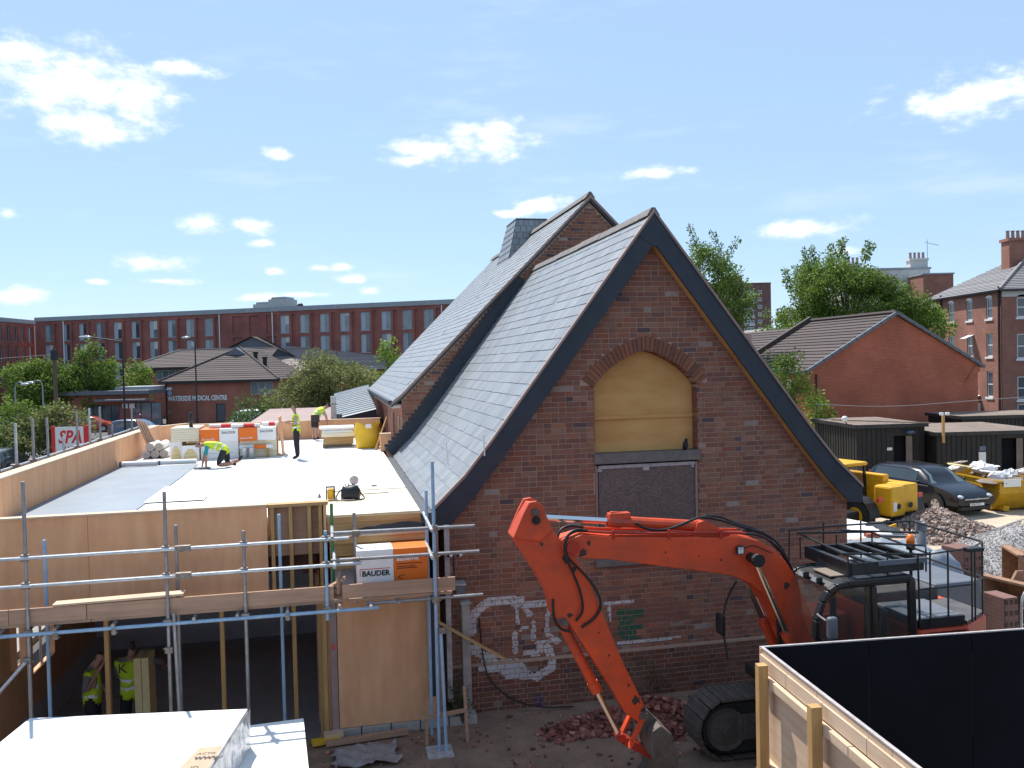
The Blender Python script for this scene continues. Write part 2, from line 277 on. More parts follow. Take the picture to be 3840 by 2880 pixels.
# ------------------------------------------------------------------ geometry helpers
G0 = Vector((-1.06, 13.37, 0)); YAW = R(12.0)
BF = Matrix.Translation(G0) @ Matrix.Rotation(YAW, 4, 'Z')      # site frame: x along the gable, y away, z up
ID = Matrix.Identity(4)
def frame(x, y, deg, z=0.0): return Matrix.Translation((x, y, z)) @ Matrix.Rotation(R(deg), 4, 'Z')
WL = {}
def thing(name, label, cat, loc, group=None):
    o = bpy.data.objects.new(name, None); COL.objects.link(o); o.empty_display_size = .2
    o.location = loc; WL[o.name] = Vector(loc); o['label'] = label; o['category'] = cat
    if group: o['group'] = group
    return o
def tag(o, label, cat, group=None):
    o['label'] = label; o['category'] = cat
    if group: o['group'] = group
    return o
class MB:
    def __init__(s, M=ID): s.M = M; s.v = []; s.raw = []; s.f = []; s.c = []; s.mi = []; s.m = 0
    def add(s, vs, fs, col=None):
        n = len(s.v)
        for p in vs:
            p = Vector(p); s.raw.append(p); s.v.append(s.M @ p)
        for q in fs: s.f.append([n + i for i in q]); s.c.append(col); s.mi.append(s.m)
        return s
    def box(s, x0, x1, y0, y1, z0, z1, col=None):
        return s.add([(x0, y0, z0), (x1, y0, z0), (x1, y1, z0), (x0, y1, z0), (x0, y0, z1), (x1, y0, z1), (x1, y1, z1), (x0, y1, z1)],
                     [(0, 3, 2, 1), (4, 5, 6, 7), (0, 1, 5, 4), (1, 2, 6, 5), (2, 3, 7, 6), (3, 0, 4, 7)], col)
    def obox(s, c, sz, X=(1, 0, 0), Z=(0, 0, 1), col=None):
        c = Vector(c); X = Vector(X).normalized(); Z = Vector(Z); Y = Z.cross(X).normalized(); Z = X.cross(Y).normalized()
        vs = [c + X * sz[0] * a * .5 + Y * sz[1] * b * .5 + Z * sz[2] * d * .5 for d in (-1, 1) for a, b in ((-1, -1), (1, -1), (1, 1), (-1, 1))]
        return s.add(vs, [(0, 3, 2, 1), (4, 5, 6, 7), (0, 1, 5, 4), (1, 2, 6, 5), (2, 3, 7, 6), (3, 0, 4, 7)], col)
    def beam(s, p, q, w, h, up=(0, 0, 1), col=None):
        p, q = Vector(p), Vector(q); d = q - p; L = d.length; d.normalize(); U = Vector(up)
        if abs(d.dot(U)) > .98: U = Vector((1, 0, 0))
        Y = U.cross(d).normalized(); Z = d.cross(Y)
        vs = [p + d * (L * a) + Y * (w * .5 * b) + Z * (h * .5 * c_) for a in (0, 1) for b, c_ in ((-1, -1), (1, -1), (1, 1), (-1, 1))]
        return s.add(vs, [(0, 3, 2, 1), (4, 5, 6, 7), (0, 1, 5, 4), (1, 2, 6, 5), (2, 3, 7, 6), (3, 0, 4, 7)], col)
    def tube(s, p, q, r, n=8, r2=None, cap=True, col=None):
        p, q = Vector(p), Vector(q); d = (q - p).normalized(); r2 = r if r2 is None else r2
        U = Vector((0, 0, 1)) if abs(d.z) < .9 else Vector((1, 0, 0))
        X = U.cross(d).normalized(); Y = d.cross(X)
        vs = []
        for c, rr in ((p, r), (q, r2)):
            for i in range(n):
                a = 2 * PI * i / n; vs.append(c + X * math.cos(a) * rr + Y * math.sin(a) * rr)
        fs = [(i, (i + 1) % n, n + (i + 1) % n, n + i) for i in range(n)]
        if cap: fs += [tuple(range(n - 1, -1, -1)), tuple(range(n, 2 * n))]
        return s.add(vs, fs, col)
    def path(s, pts, r, n=6, col=None, smooth=2):
        pts = [Vector(p) for p in pts]
        for _ in range(smooth):
            o = [pts[0]]
            for a, b in zip(pts, pts[1:]): o += [a.lerp(b, .25), a.lerp(b, .75)]
            pts = o + [pts[-1]]
        vs = []; prev = None
        for i, p in enumerate(pts):
            d = (pts[min(i + 1, len(pts) - 1)] - pts[max(i - 1, 0)]).normalized()
            U = prev if prev is not None else (Vector((0, 0, 1)) if abs(d.z) < .9 else Vector((1, 0, 0)))
            X = U.cross(d).normalized(); Y = d.cross(X); prev = Y
            rr = r(i / (len(pts) - 1)) if callable(r) else r
            for k in range(n):
                a = 2 * PI * k / n; vs.append(p + X * math.cos(a) * rr + Y * math.sin(a) * rr)
        fs = [(j * n + i, j * n + (i + 1) % n, (j + 1) * n + (i + 1) % n, (j + 1) * n + i) for j in range(len(pts) - 1) for i in range(n)]
        fs += [tuple(range(n - 1, -1, -1)), tuple(range(len(vs) - n, len(vs)))]
        return s.add(vs, fs, col)
    def prism(s, poly, y0, y1, col=None):           # poly in (x, z), extruded along y
        n = len(poly); vs = [(a, y0, b) for a, b in poly] + [(a, y1, b) for a, b in poly]
        return s.add(vs, [tuple(range(n)), tuple(range(2 * n - 1, n - 1, -1))] + [(i, n + i, n + (i + 1) % n, (i + 1) % n) for i in range(n)], col)
    def prismz(s, poly, z0, z1, col=None):          # poly in (x, y)
        n = len(poly); vs = [(a, b, z0) for a, b in poly] + [(a, b, z1) for a, b in poly]
        return s.add(vs, [tuple(range(n - 1, -1, -1)), tuple(range(n, 2 * n))] + [(i, (i + 1) % n, n + (i + 1) % n, n + i) for i in range(n)], col)
    def prismx(s, poly, x0, x1, col=None):          # poly in (y, z)
        n = len(poly); vs = [(x0, a, b) for a, b in poly] + [(x1, a, b) for a, b in poly]
        return s.add(vs, [tuple(range(n - 1, -1, -1)), tuple(range(n, 2 * n))] + [(i, (i + 1) % n, n + (i + 1) % n, n + i) for i in range(n)], col)
    def lathe(s, prof, c, n=12, axis='z', col=None):  # prof: (r, h) pairs
        vs = []; c = Vector(c)
        for r, h in prof:
            for i in range(n):
                a = 2 * PI * i / n; x, y = r * math.cos(a), r * math.sin(a)
                vs.append(c + (Vector((x, y, h)) if axis == 'z' else Vector((h, x, y)) if axis == 'x' else Vector((y, h, x))))
        fs = [(j * n + i, j * n + (i + 1) % n, (j + 1) * n + (i + 1) % n, (j + 1) * n + i) for j in range(len(prof) - 1) for i in range(n)]
        fs += [tuple(range(n - 1, -1, -1)), tuple(range(len(vs) - n, len(vs)))]
        return s.add(vs, fs, col)
    def ball(s, c, r, n=10, m=6, col=None):
        r = (r, r, r) if isinstance(r, (int, float)) else r; c = Vector(c)
        vs = [c + Vector((0, 0, -r[2]))]
        for j in range(1, m):
            t = PI * j / m - PI / 2
            for i in range(n):
                a = 2 * PI * i / n; vs.append(c + Vector((math.cos(t) * math.cos(a) * r[0], math.cos(t) * math.sin(a) * r[1], math.sin(t) * r[2])))
        vs.append(c + Vector((0, 0, r[2]))); k = len(vs) - 1
        fs = [(0, 1 + (i + 1) % n, 1 + i) for i in range(n)] + [(k, k - n + i, k - n + (i + 1) % n) for i in range(n)]
        fs += [(1 + j * n + i, 1 + j * n + (i + 1) % n, 1 + (j + 1) * n + (i + 1) % n, 1 + (j + 1) * n + i) for j in range(m - 2) for i in range(n)]
        return s.add(vs, fs, col)
    def wall(s, x0, x1, z0, z1, y, holes, depth=.12, col=None):   # wall face in the plane y, facing -y, with reveals going +y
        xs = sorted({x0, x1} | {h[i] for h in holes for i in (0, 1)}); zs = sorted({z0, z1} | {h[i] for h in holes for i in (2, 3)})
        xs = [x for x in xs if x0 <= x <= x1]; zs = [z for z in zs if z0 <= z <= z1]
        for a, b in zip(xs, xs[1:]):
            for c, d in zip(zs, zs[1:]):
                mx_, mz_ = (a + b) / 2, (c + d) / 2
                if any(h[0] < mx_ < h[1] and h[2] < mz_ < h[3] for h in holes): continue
                s.add([(a, y, c), (b, y, c), (b, y, d), (a, y, d)], [(0, 1, 2, 3)], col)
        for a, b, c, d in (h[:4] for h in holes):
            s.add([(a, y, c), (b, y, c), (b, y, d), (a, y, d), (a, y + depth, c), (b, y + depth, c), (b, y + depth, d), (a, y + depth, d)],
                  [(0, 4, 5, 1), (1, 5, 6, 2), (2, 6, 7, 3), (3, 7, 4, 0)], col)
        return s
    def build(s, name, mt, parent=None, smooth=False, loc=None, bevel=0.0, stuff=False, kind=None):
        if parent is not None: L = WL[parent.name]
        elif loc is not None: L = Vector(loc)
        else:
            xs = [p.x for p in s.v]; ys = [p.y for p in s.v]; L = Vector(((min(xs) + max(xs)) / 2, (min(ys) + max(ys)) / 2, min(p.z for p in s.v)))
        me = bpy.data.meshes.new(name); me.from_pydata([p - L for p in s.v], [], s.f)
        mts = mt if isinstance(mt, (list, tuple)) else [mt]
        for m_ in mts: me.materials.append(MATS[m_])
        if len(mts) > 1: me.polygons.foreach_set('material_index', s.mi)
        uvl = me.uv_layers.new(name='UVMap'); uvs = []; cl = []
        anyc = any(c is not None for c in s.c) or any(m_ in TINTED for m_ in mts)
        for fi, q in enumerate(s.f):
            a = s.raw[q[0]]; nn = Vector((0, 0, 0))
            for i in range(1, len(q) - 1): nn += (s.raw[q[i]] - a).cross(s.raw[q[i + 1]] - a)
            ax, ay, az_ = abs(nn.x), abs(nn.y), abs(nn.z)
            for i in q:
                p = s.raw[i]
                uvs += (p.x, p.z) if (ay >= ax and ay >= az_) else (p.y, p.z) if ax >= az_ else (p.x, p.y)
            if anyc: cl += list((*(s.c[fi] or (1, 1, 1)), 1)) * len(q)
        uvl.data.foreach_set('uv', uvs)
        if anyc:
            at = me.attributes.new('tint', 'FLOAT_COLOR', 'CORNER'); at.data.foreach_set('color', cl)
        if smooth: me.polygons.foreach_set('use_smooth', [True] * len(s.f))
        me.update()
        o = bpy.data.objects.new(name, me); COL.objects.link(o)
        if parent is not None: o.parent = parent
        else: o.location = L
        WL[o.name] = L
        if bevel:
            b = o.modifiers.new('bevel', 'BEVEL'); b.width = bevel; b.segments = 2; b.limit_method = 'ANGLE'; b.angle_limit = R(40)
        if stuff: o['kind'] = 'stuff'
        if kind: o['kind'] = kind
        return o
def dup(root, delta=None, loc=None, rotz=0.0, label=None, group=None):
    r = root.copy(); COL.objects.link(r)
    if delta is not None: r.location = root.location + Vector(delta)
    if loc is not None: r.location = loc
    r.rotation_euler.z = rotz
    if label: r['label'] = label
    if group: r['group'] = group
    for ch in list(root.children):
        c = ch.copy(); COL.objects.link(c); c.parent = r
        for g in ch.children:
            d = g.copy(); COL.objects.link(d); d.parent = c
    return r
def bpt(u, v, z=0.0): return BF @ Vector((u, v, z))
def text(name, body, M4, size, mt, parent, depth=.004, align='LEFT', bold=0.0, xs=1.0, shear=0.0):
    cu = bpy.data.curves.new(name, 'FONT'); cu.body = body; cu.size = size; cu.extrude = depth; cu.align_x = align; cu.offset = bold; cu.shear = shear
    cu.resolution_u = 2
    t = bpy.data.objects.new(name, cu); COL.objects.link(t)
    me = bpy.data.meshes.new_from_object(t); COL.objects.unlink(t); bpy.data.objects.remove(t)
    L = WL[parent.name]; Mt = Matrix.Translation(-L) @ M4 @ Matrix.Scale(xs, 4, (1, 0, 0)); me.transform(Mt)
    me.materials.clear(); me.materials.append(MATS[mt]); me.name = name
    o = bpy.data.objects.new(name, me); COL.objects.link(o); o.parent = parent; WL[o.name] = L
    return o
def upright(M): return M @ Matrix.Rotation(PI / 2, 4, 'X')     # text standing in the xz plane, facing -y
def struct(name, mb, mt, **k):
    o = mb.build(name, mt, loc=(0, 0, 0), **k); o['kind'] = 'structure'; return o

# ------------------------------------------------------------------ ground and roads
rg = random.Random(3)
def hmap(x, y):      # gentle unevenness of the site ground
    return .03 * math.sin(x * .9 + 1.3) * math.cos(y * .8) + .02 * math.sin(x * 2.1 + y * 1.7)
g = MB(BF); HU0, HU1, HV0, HV1 = -6.8, -1.9, -.28, 7.0        # the cut for the sunken floor of the new extension
for a, b, c, d in ((-3000, 3000, -800, HV0), (-3000, HU0, HV0, HV1), (HU1, 3000, HV0, HV1), (-3000, 3000, HV1, 4500)): g.box(a, b, c, d, -.6, -.075)
struct('ground', g, 'asphalt')
def sheet(name, x0, x1, y0, y1, z, step, mt, M=ID, amp=1.0):
    m = MB(M); nx, ny = int((x1 - x0) / step), int((y1 - y0) / step); vs = []
    for j in range(ny + 1):
        for i in range(nx + 1):
            x, y = x0 + (x1 - x0) * i / nx, y0 + (y1 - y0) * j / ny
            e = min(i, j, nx - i, ny - j); k = min(1, e / 3)
            vs.append((x, y, z + (hmap(x, y) + rg.uniform(-.012, .012)) * amp * k))
    m.add(vs, [(j * (nx + 1) + i, j * (nx + 1) + i + 1, (j + 1) * (nx + 1) + i + 1, (j + 1) * (nx + 1) + i) for j in range(ny) for i in range(nx)])
    return struct(name, m, mt, smooth=True)
sheet('site_ground', -16, 8.6, -8.3, -.30, -.02, .27, 'soil', BF)
sheet('site_ground', -1.85, 8.6, -.30, .6, -.02, .27, 'soil', BF)
sheet('yard_ground', 8.0, 42, 13, 47, -.035, .7, 'yard_sand', ID, .6)
m = MB(BF); m.box(-24.0, -9.2, -10, 60, -.07, -.045); struct('road', m, 'asphalt')
m = MB(BF); m.box(-9.2, -7.9, -10, 60, -.07, .06); struct('pavement', m, 'paving')
m = MB(BF); m.box(-9.36, -9.205, -10, 60, -.07, .075); struct('kerb', m, 'concrete')
m = MB(BF)
for k in range(9): m.box(-16.65, -16.53, -6 + k * 7, -2 + k * 7, -.045, -.041)
struct('road_marking', m, 'white_paint')
m = MB(); m.box(-75, -8, 62, 118, -.07, -.05); struct('car_park', m, 'asphalt')
# ------------------------------------------------------------------ the old brick church hall
church = thing('church_hall', 'red brick hall with steep slate roofs and a boarded pointed arch window', 'building', bpt(3.4, 0, 0))
CE, CA, CU, CW = 3.24, 7.97, 3.45, 7.0          # eaves, apex height, centre, width
def roofz(u): return CA - abs(u - CU) * (CA - CE) / 3.5
rb = random.Random(21)
REDS = [(.315, .118, .066), (.29, .112, .068), (.335, .124, .066), (.27, .112, .072), (.345, .14, .074), (.295, .132, .084), (.25, .105, .07), (.34, .165, .098), (.32, .108, .056)]
ARCH = [(-1, 0), (-.9, .21), (-.8, .36), (-.66, .54), (-.5, .70), (-.39, .79), (-.19, .93), (0, 1), (.19, .93), (.39, .79), (.5, .70), (.66, .54), (.8, .36), (.9, .21), (1, 0)]
WC, WH, SPR, RISE = 3.34, .91, 5.08, .60
def archpts(off):
    P = [Vector((WC + a * WH, SPR + b * RISE)) for a, b in ARCH]; o = []
    for i, p in enumerate(P):
        t = (P[min(i + 1, len(P) - 1)] - P[max(i - 1, 0)]).normalized(); nrm = Vector((-t.y, t.x)); o.append(p + nrm * off)
    return o
EXT = archpts(.225); INT = archpts(0)
def arch_u(P, z):       # half open interval of u inside the arch curve P at height z
    us = []
    for a, b in zip(P, P[1:]):
        if (a.y - z) * (b.y - z) < 0: us.append(a.x + (b.x - a.x) * (z - a.y) / (b.y - a.y))
    return (min(us), max(us)) if len(us) > 1 else None
# paint marks on the low wall: (points, half width) strokes and filled polygons, in wall metres
WHITE_ST = [([(1.15, 1.7), (.89, 1.73), (.68, 1.73), (.56, 1.69), (.47, 1.62), (.39, 1.55), (.35, 1.46), (.33, 1.37), (.35, 1.28)], .05), ([(1.05, 1.65), (1.24, 1.64), (1.6, 1.62)], .036),
            ([(1.07, 1.6), (1.08, 1.49), (1.09, 1.33)], .02), ([(1.21, 1.57), (1.29, 1.47)], .034), ([(1.04, 1.18), (1.03, 1.04), (1.04, .89)], .028), ([(1.13, 1.22), (1.18, 1.26), (1.25, 1.25)], .02),
            ([(1.35, 1.33), (1.33, 1.07)], .024), ([(1.6, 1.5), (1.57, 1.29), (1.56, 1.16), (1.63, 1.06), (1.76, 1.0)], .026), ([(1.39, 1.01), (1.75, .99)], .022), ([(.29, 1.02), (.47, 1.0)], .036),
            ([(.32, .95), (.7, .83)], .036), ([(.54, .79), (.69, .76)], .036), ([(.47, .69), (.69, .66)], .038), ([(1.44, .91), (1.58, .9), (1.63, .71), (1.62, .59), (1.37, .47)], .046), ([(1.2, .84), (1.42, .83)], .03)]
WHITE_PG = [[(.72, .78), (.87, .77), (1.08, .78), (1.16, .7), (1.27, .56), (1.36, .48), (1.42, .39), (1.22, .45), (.89, .46), (.8, .56), (.71, .63)]]
GREEN_PG = [[(2.77, 1.44), (3.23, 1.4), (3.23, 1.25), (3.06, 1.25), (3.06, 1.16), (3.22, 1.14), (3.22, 1.07), (3.08, 1.07), (3.08, .95), (3.22, .92), (3.22, .88), (2.8, .92), (2.76, 1.29)]]
PINK_PG = [[(3.09, 1.51), (3.85, 1.54), (3.84, 1.12), (3.31, 1.16), (3.14, 1.2)]]
LINE_ST = [([(2.77, .86), (3.24, .87), (3.83, .88)], .018), ([(2.63, 1.49), (2.64, 1.24)], .016), ([(2.55, 1.54), (3.03, 1.55)], .02)]
def segd(p, a, b):
    ax, az_ = b[0] - a[0], b[1] - a[1]; t = max(0, min(1, ((p[0] - a[0]) * ax + (p[1] - a[1]) * az_) / (ax * ax + az_ * az_)))
    return math.hypot(p[0] - a[0] - ax * t, p[1] - a[1] - az_ * t)
def inside(p, pg):
    c = False
    for (x1, y1), (x2, y2) in zip(pg, pg[1:] + pg[:1]):
        if (y1 > p[1]) != (y2 > p[1]) and p[0] < (x2 - x1) * (p[1] - y1) / (y2 - y1) + x1: c = not c
    return c
def paint(u, z):
    p = (u, z)
    for st, w in WHITE_ST + LINE_ST:
        if any(segd(p, a, b) < w * 1.45 for a, b in zip(st, st[1:])): return (.66, .62, .61)
    if any(inside(p, g_) for g_ in WHITE_PG): return (.58, .56, .58)
    if any(inside(p, g_) for g_ in GREEN_PG): return (.045, .12, .07)
    if any(inside(p, g_) for g_ in PINK_PG): return (.27, .115, .08)
    if 1.32 < u < 1.46 and -.1 < z < .2: return (.09, .055, .12)
    return None
CH, BL, BH_ = .0845, .2295, .112
FB = MB(BF)                    # the many bricks
singles = []                   # the bricks that show largest
def lay(mb, u0, u1, z0, z1, yf, rnd, low):
    """one brick; yf is the wall face"""
    pr_ = rnd.uniform(-.002, .004); c = rnd.choice(REDS); k = rnd.uniform(.9, 1.15)
    if rnd.random() < .02: c = (.38, .27, .20)
    if rnd.random() < .02: c = (.14, .08, .075)
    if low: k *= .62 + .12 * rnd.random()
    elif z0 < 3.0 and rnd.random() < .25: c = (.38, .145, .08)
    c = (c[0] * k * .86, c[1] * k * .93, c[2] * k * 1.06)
    y0 = yf - .006 - pr_
    vis = paint((u0 + u1) / 2, (z0 + z1) / 2) if (z0 < 1.8 and u0 < 4.0) else None
    if z0 < 1.8 and .2 < u1 and u0 < 4.0:
        n = 8; cells = [[paint(u0 + (u1 - u0) * (i + .5) / n, z0 + (z1 - z0) * (j + .5) / 3) for i in range(n)] for j in range(3)]
        if any(q is not None for r_ in cells for q in r_):
            for j in range(3):
                for i in range(n):
                    q = cells[j][i]; cc = tuple(x * rnd.uniform(.82, 1.08) for x in q) if q else c
                    if q and rnd.random() < .04: cc = c
                    a, b, d, e = u0 + (u1 - u0) * i / n, u0 + (u1 - u0) * (i + 1) / n, z0 + (z1 - z0) * j / 3, z0 + (z1 - z0) * (j + 1) / 3
                    mb.add([(a, y0, d), (b, y0, d), (b, y0, e), (a, y0, e)], [(0, 1, 2, 3)], cc)
            mb.add([(u0, y0, z0), (u1, y0, z0), (u1, y0, z1), (u0, y0, z1), (u0, yf + .02, z0), (u1, yf + .02, z0), (u1, yf + .02, z1), (u0, yf + .02, z1)], [(0, 4, 5, 1), (1, 5, 6, 2), (2, 6, 7, 3), (3, 7, 4, 0)], c)
            return
    t = .004
    vs = [(u0, yf + .02, z0), (u1, yf + .02, z0), (u1, yf + .02, z1), (u0, yf + .02, z1), (u0, y0 + t, z0), (u1, y0 + t, z0), (u1, y0 + t, z1), (u0, y0 + t, z1),
          (u0 + t, y0, z0 + t), (u1 - t, y0, z0 + t), (u1 - t, y0, z1 - t), (u0 + t, y0, z1 - t)]
    fs = [(0, 1, 5, 4), (1, 2, 6, 5), (2, 3, 7, 6), (3, 0, 4, 7), (4, 5, 9, 8), (5, 6, 10, 9), (6, 7, 11, 10), (7, 4, 8, 11), (8, 9, 10, 11)]
    mb.add(vs, fs, c)
def bond(ival, z0, z1, yf, course, rnd, low, pick):
    for a, b in ival:
        u = a - (0.06 if course % 2 else .234) - .0; k = 0
        while u < b:
            L = BL if k % 2 == course % 2 else BH_
            u0, u1 = max(u, a), min(u + L, b)
            if u1 - u0 > .035:
                if pick and 3.95 < z0 < 7.2 and (u1 - u0) > .2 and len(singles) < 268:
                    mb = MB(BF); lay(mb, u0, u1, z0, z1, yf, rnd, low); singles.append(mb)
                else: lay(FB, u0, u1, z0, z1, yf, rnd, low)
            u += L + .0105; k += 1
z, cs = -.03, 0
while z < CA - .15:
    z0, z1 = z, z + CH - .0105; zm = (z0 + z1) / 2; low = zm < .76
    a, b = 0.0, CW
    if z1 > CE: h = (CA - z1) * 3.5 / (CA - CE) - .03; a, b = CU - h, CU + h
    iv = [(a, b)]
    cut = None
    if 2.16 < zm < SPR: cut = (WC - WH, WC + WH)
    elif zm >= SPR: cut = arch_u(EXT, zm) or ((EXT[0].x, EXT[-1].x) if zm < SPR + .3 else None)
    if cut and SPR - .02 > zm > SPR - .10: cut = (WC - WH, WC + WH)
    if cut: iv = [(a, cut[0]), (cut[1], b)] if b - a > .3 else []
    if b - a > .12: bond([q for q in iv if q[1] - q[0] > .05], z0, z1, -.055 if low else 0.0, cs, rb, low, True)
    z += CH; cs += 1
fw_ = MB(BF)      # mortar body of the front wall: left, right, above, below
gp = [(.0, -.3), (0, CE), (CU, CA - .14), (CW, CE), (CW, -.3)]
L_ = [(0.0, -.3), (0.0, CE)] + [(CU, CA - .14)] + [(WC, INT[7].y)] + [(p.x, p.y) for p in INT[6::-1]] + [(WC - WH, 2.16), (WC, 2.16), (WC, -.3)]
R_ = [(WC, -.3), (WC, 2.16), (WC + WH, 2.16)] + [(p.x, p.y) for p in INT[:6:-1]] + [(CU, CA - .14), (CW, CE), (CW, -.3)]
fw_.prism(L_, .0, .34); fw_.prism(R_, .0, .34); fw_.box(0.003, CW - .003, -.055, .002, -.3, .76)
wall_o = fw_.build('front_wall', 'mortar', church)
for mb in singles: mb.build('brick', 'brick', wall_o)
# arch voussoirs, one by one
def resample(P, n):
    d = [0]
    for a, b in zip(P, P[1:]): d.append(d[-1] + (b - a).length)
    out = []
    for i in range(n + 1):
        t = d[-1] * i / n; k = max(j for j in range(len(d)) if d[j] <= t + 1e-9); k = min(k, len(P) - 2); q = (t - d[k]) / (d[k + 1] - d[k]); out.append(P[k].lerp(P[k + 1], q))
    return out
NV = 32; A_, B_ = resample(INT, NV), resample(EXT, NV)
for i in range(NV):
    mb = MB(BF); c = rb.choice(REDS[:7]); k = rb.uniform(.7, .95); c = tuple(x * k for x in c); g_ = .09
    p = [A_[i].lerp(A_[i + 1], g_), A_[i].lerp(A_[i + 1], 1 - g_), B_[i].lerp(B_[i + 1], 1 - g_), B_[i].lerp(B_[i + 1], g_)]
    if i < 32: mb.prism([(q.x, q.y) for q in p], -.022 - rb.uniform(0, .006), .33, c); mb.build('arch_brick', 'brick', wall_o)
# reveal of the window jambs
mb = MB(BF)
zz = 2.18; k = 0
while zz < SPR - .03:
    for sx in (-1, 1):
        x = WC + sx * (WH - .005); c = tuple(q * rb.uniform(.7, 1.1) for q in rb.choice(REDS)); mb.box(x - .012, x + .012, .012, .30, zz, zz + CH - .011, c)
    zz += CH
mb.build('jamb_bricks', 'brick', wall_o, stuff=True)
# boarding
board = [(WC - WH + .015, 4.60)] + [(WC - WH + .015, SPR)] + [(p.x, p.y - .012) for p in INT[1:-1]] + [(WC + WH - .015, SPR), (WC + WH - .015, 4.60)]
mb = MB(BF); mb.prism(board, .20, .222); mb.build('upper_board', 'plywood_warm', church)
mb = MB(BF); mb.box(WC - WH + .015, WC + WH - .015, .197, .222, 4.0, 4.545); mb.build('lower_board', 'plywood_warm', church)
mb = MB(BF); mb.box(WC - WH + .02, WC + WH - .02, .165, .21, 4.545, 4.60); mb.build('cross_batten', 'plywood_warm', church)
mb = MB(BF); mb.box(WC - WH - .01, WC + WH + .02, -.03, .3, 3.83, 3.995); mb.build('stone_sill', 'stone_dark', church, bevel=.008)
mb = MB(BF); mb.box(WC - WH + .075, WC + WH - .055, .05, .075, 2.26, 3.80); mb.build('chipboard_sheet', 'osb', church)
mb = MB(BF); mb.box(WC - WH + .075, WC + WH - .055, .03, .052, 3.745, 3.80); mb.box(WC - WH + .06, WC - WH + .13, .025, .05, 3.70, 3.745); mb.box(WC - .07, WC + .04, .025, .05, 3.69, 3.745); mb.box(WC + WH - .12, WC + WH - .07, .025, .05, 3.70, 3.745); mb.build('old_window_head', 'dirty_white', church)
for sx in (-1, 1):
    mb = MB(BF); mb.box(WC + sx * (WH - .03) - .022, WC + sx * (WH - .03) + .022, .02, .10, 2.262, 3.80); mb.build('window_frame', 'verge_trim', church)
mb = MB(BF); mb.box(WC - WH - .03, WC + WH + .03, -.06, .25, 2.15, 2.26); mb.build('lower_sill', 'stone_dark', church, bevel=.008)
# wall returns
mb = MB(BF); mb.box(0.0, .30, .34, 8.1, -.3, CE - .02); mb.build('side_wall', 'mortar', church)
mb = MB(BF); mb.box(CW - .30, CW, .34, 8.1, -.3, CE - .02); mb.build('side_wall', 'mortar', church)
# porch roof: outline of one slope from ridge to kicked eaves, then slates
def slope_pts(sx): return [(CU, CA - .05), (CU + sx * 2.75, CA - .05 - 2.75 * 1.31), (CU + sx * 3.2, 3.77), (CU + sx * 3.72, 3.27)]
def pt_on(P, t):
    d = [0]
    for a, b in zip(P, P[1:]): d.append(d[-1] + math.dist(a, b))
    t *= d[-1]; k = 0
    while k < len(P) - 2 and d[k + 1] < t: k += 1
    q = (t - d[k]) / (d[k + 1] - d[k]); return (P[k][0] + (P[k + 1][0] - P[k][0]) * q, P[k][1] + (P[k + 1][1] - P[k][1]) * q), d[-1]
def tint_slate(r_):
    k = r_.uniform(.9, 1.1); b = r_.choice([(.235, .25, .262), (.222, .238, .252), (.25, .26, .268), (.238, .245, .253)]); return tuple(x * k for x in b)
rs = random.Random(9)
def slates(P, v0, v1, gauge, wid, sx, parent, single_budget, stuffmb):
    tot = pt_on(P, 1)[1]; n = int(tot / gauge); cnt = 0
    for i in range(n):
        t0, t1 = i / n, min(1, (i + 1.12) / n)
        (ua, za), _ = pt_on(P, t0); (ub, zb), _ = pt_on(P, t1 if i < n - 1 else 1)
        nx, nz_ = (za - zb), (ub - ua); ln = math.hypot(nx, nz_); nx, nz_ = nx / ln, nz_ / ln
        if nz_ < 0: nx, nz_ = -nx, -nz_
        v = v0 - (wid * .5 if i % 2 else 0)
        while v < v1:
            a, b = max(v, v0), min(v + wid - .0025, v1)
            if b - a > .03:
                c = tint_slate(rs); lift = rs.uniform(.007, .012); th = .004
                sv = rs.uniform(-.004, .004) - (.05 if rs.random() < .004 else 0)
                q = [(ua, a, za), (ua, b, za), (ub + sv * .5, b, zb + sv), (ub + sv * .5, a, zb + sv)]
                low_ = [(x + nx * .002, y, z_ + nz_ * .002) for x, y, z_ in q[:2]] + [(x + nx * lift, y, z_ + nz_ * lift) for x, y, z_ in q[2:]]
                hi = [(x + nx * (.006), y, z_ + nz_ * .006) for x, y, z_ in q[:2]] + [(x + nx * (lift + .007), y, z_ + nz_ * (lift + .007)) for x, y, z_ in q[2:]]
                fs = [(0, 3, 2, 1), (4, 5, 6, 7), (2, 3, 7, 6), (1, 2, 6, 5), (3, 0, 4, 7)]
                if cnt < single_budget and sx < 0 and i >= n - 13 and v < v0 + 5.4:
                    mb = MB(BF); mb.add(low_ + hi, fs, c); mb.build('slate', 'slate', parent); cnt += 1
                else: stuffmb.add(low_ + hi, fs, c)
            v += wid
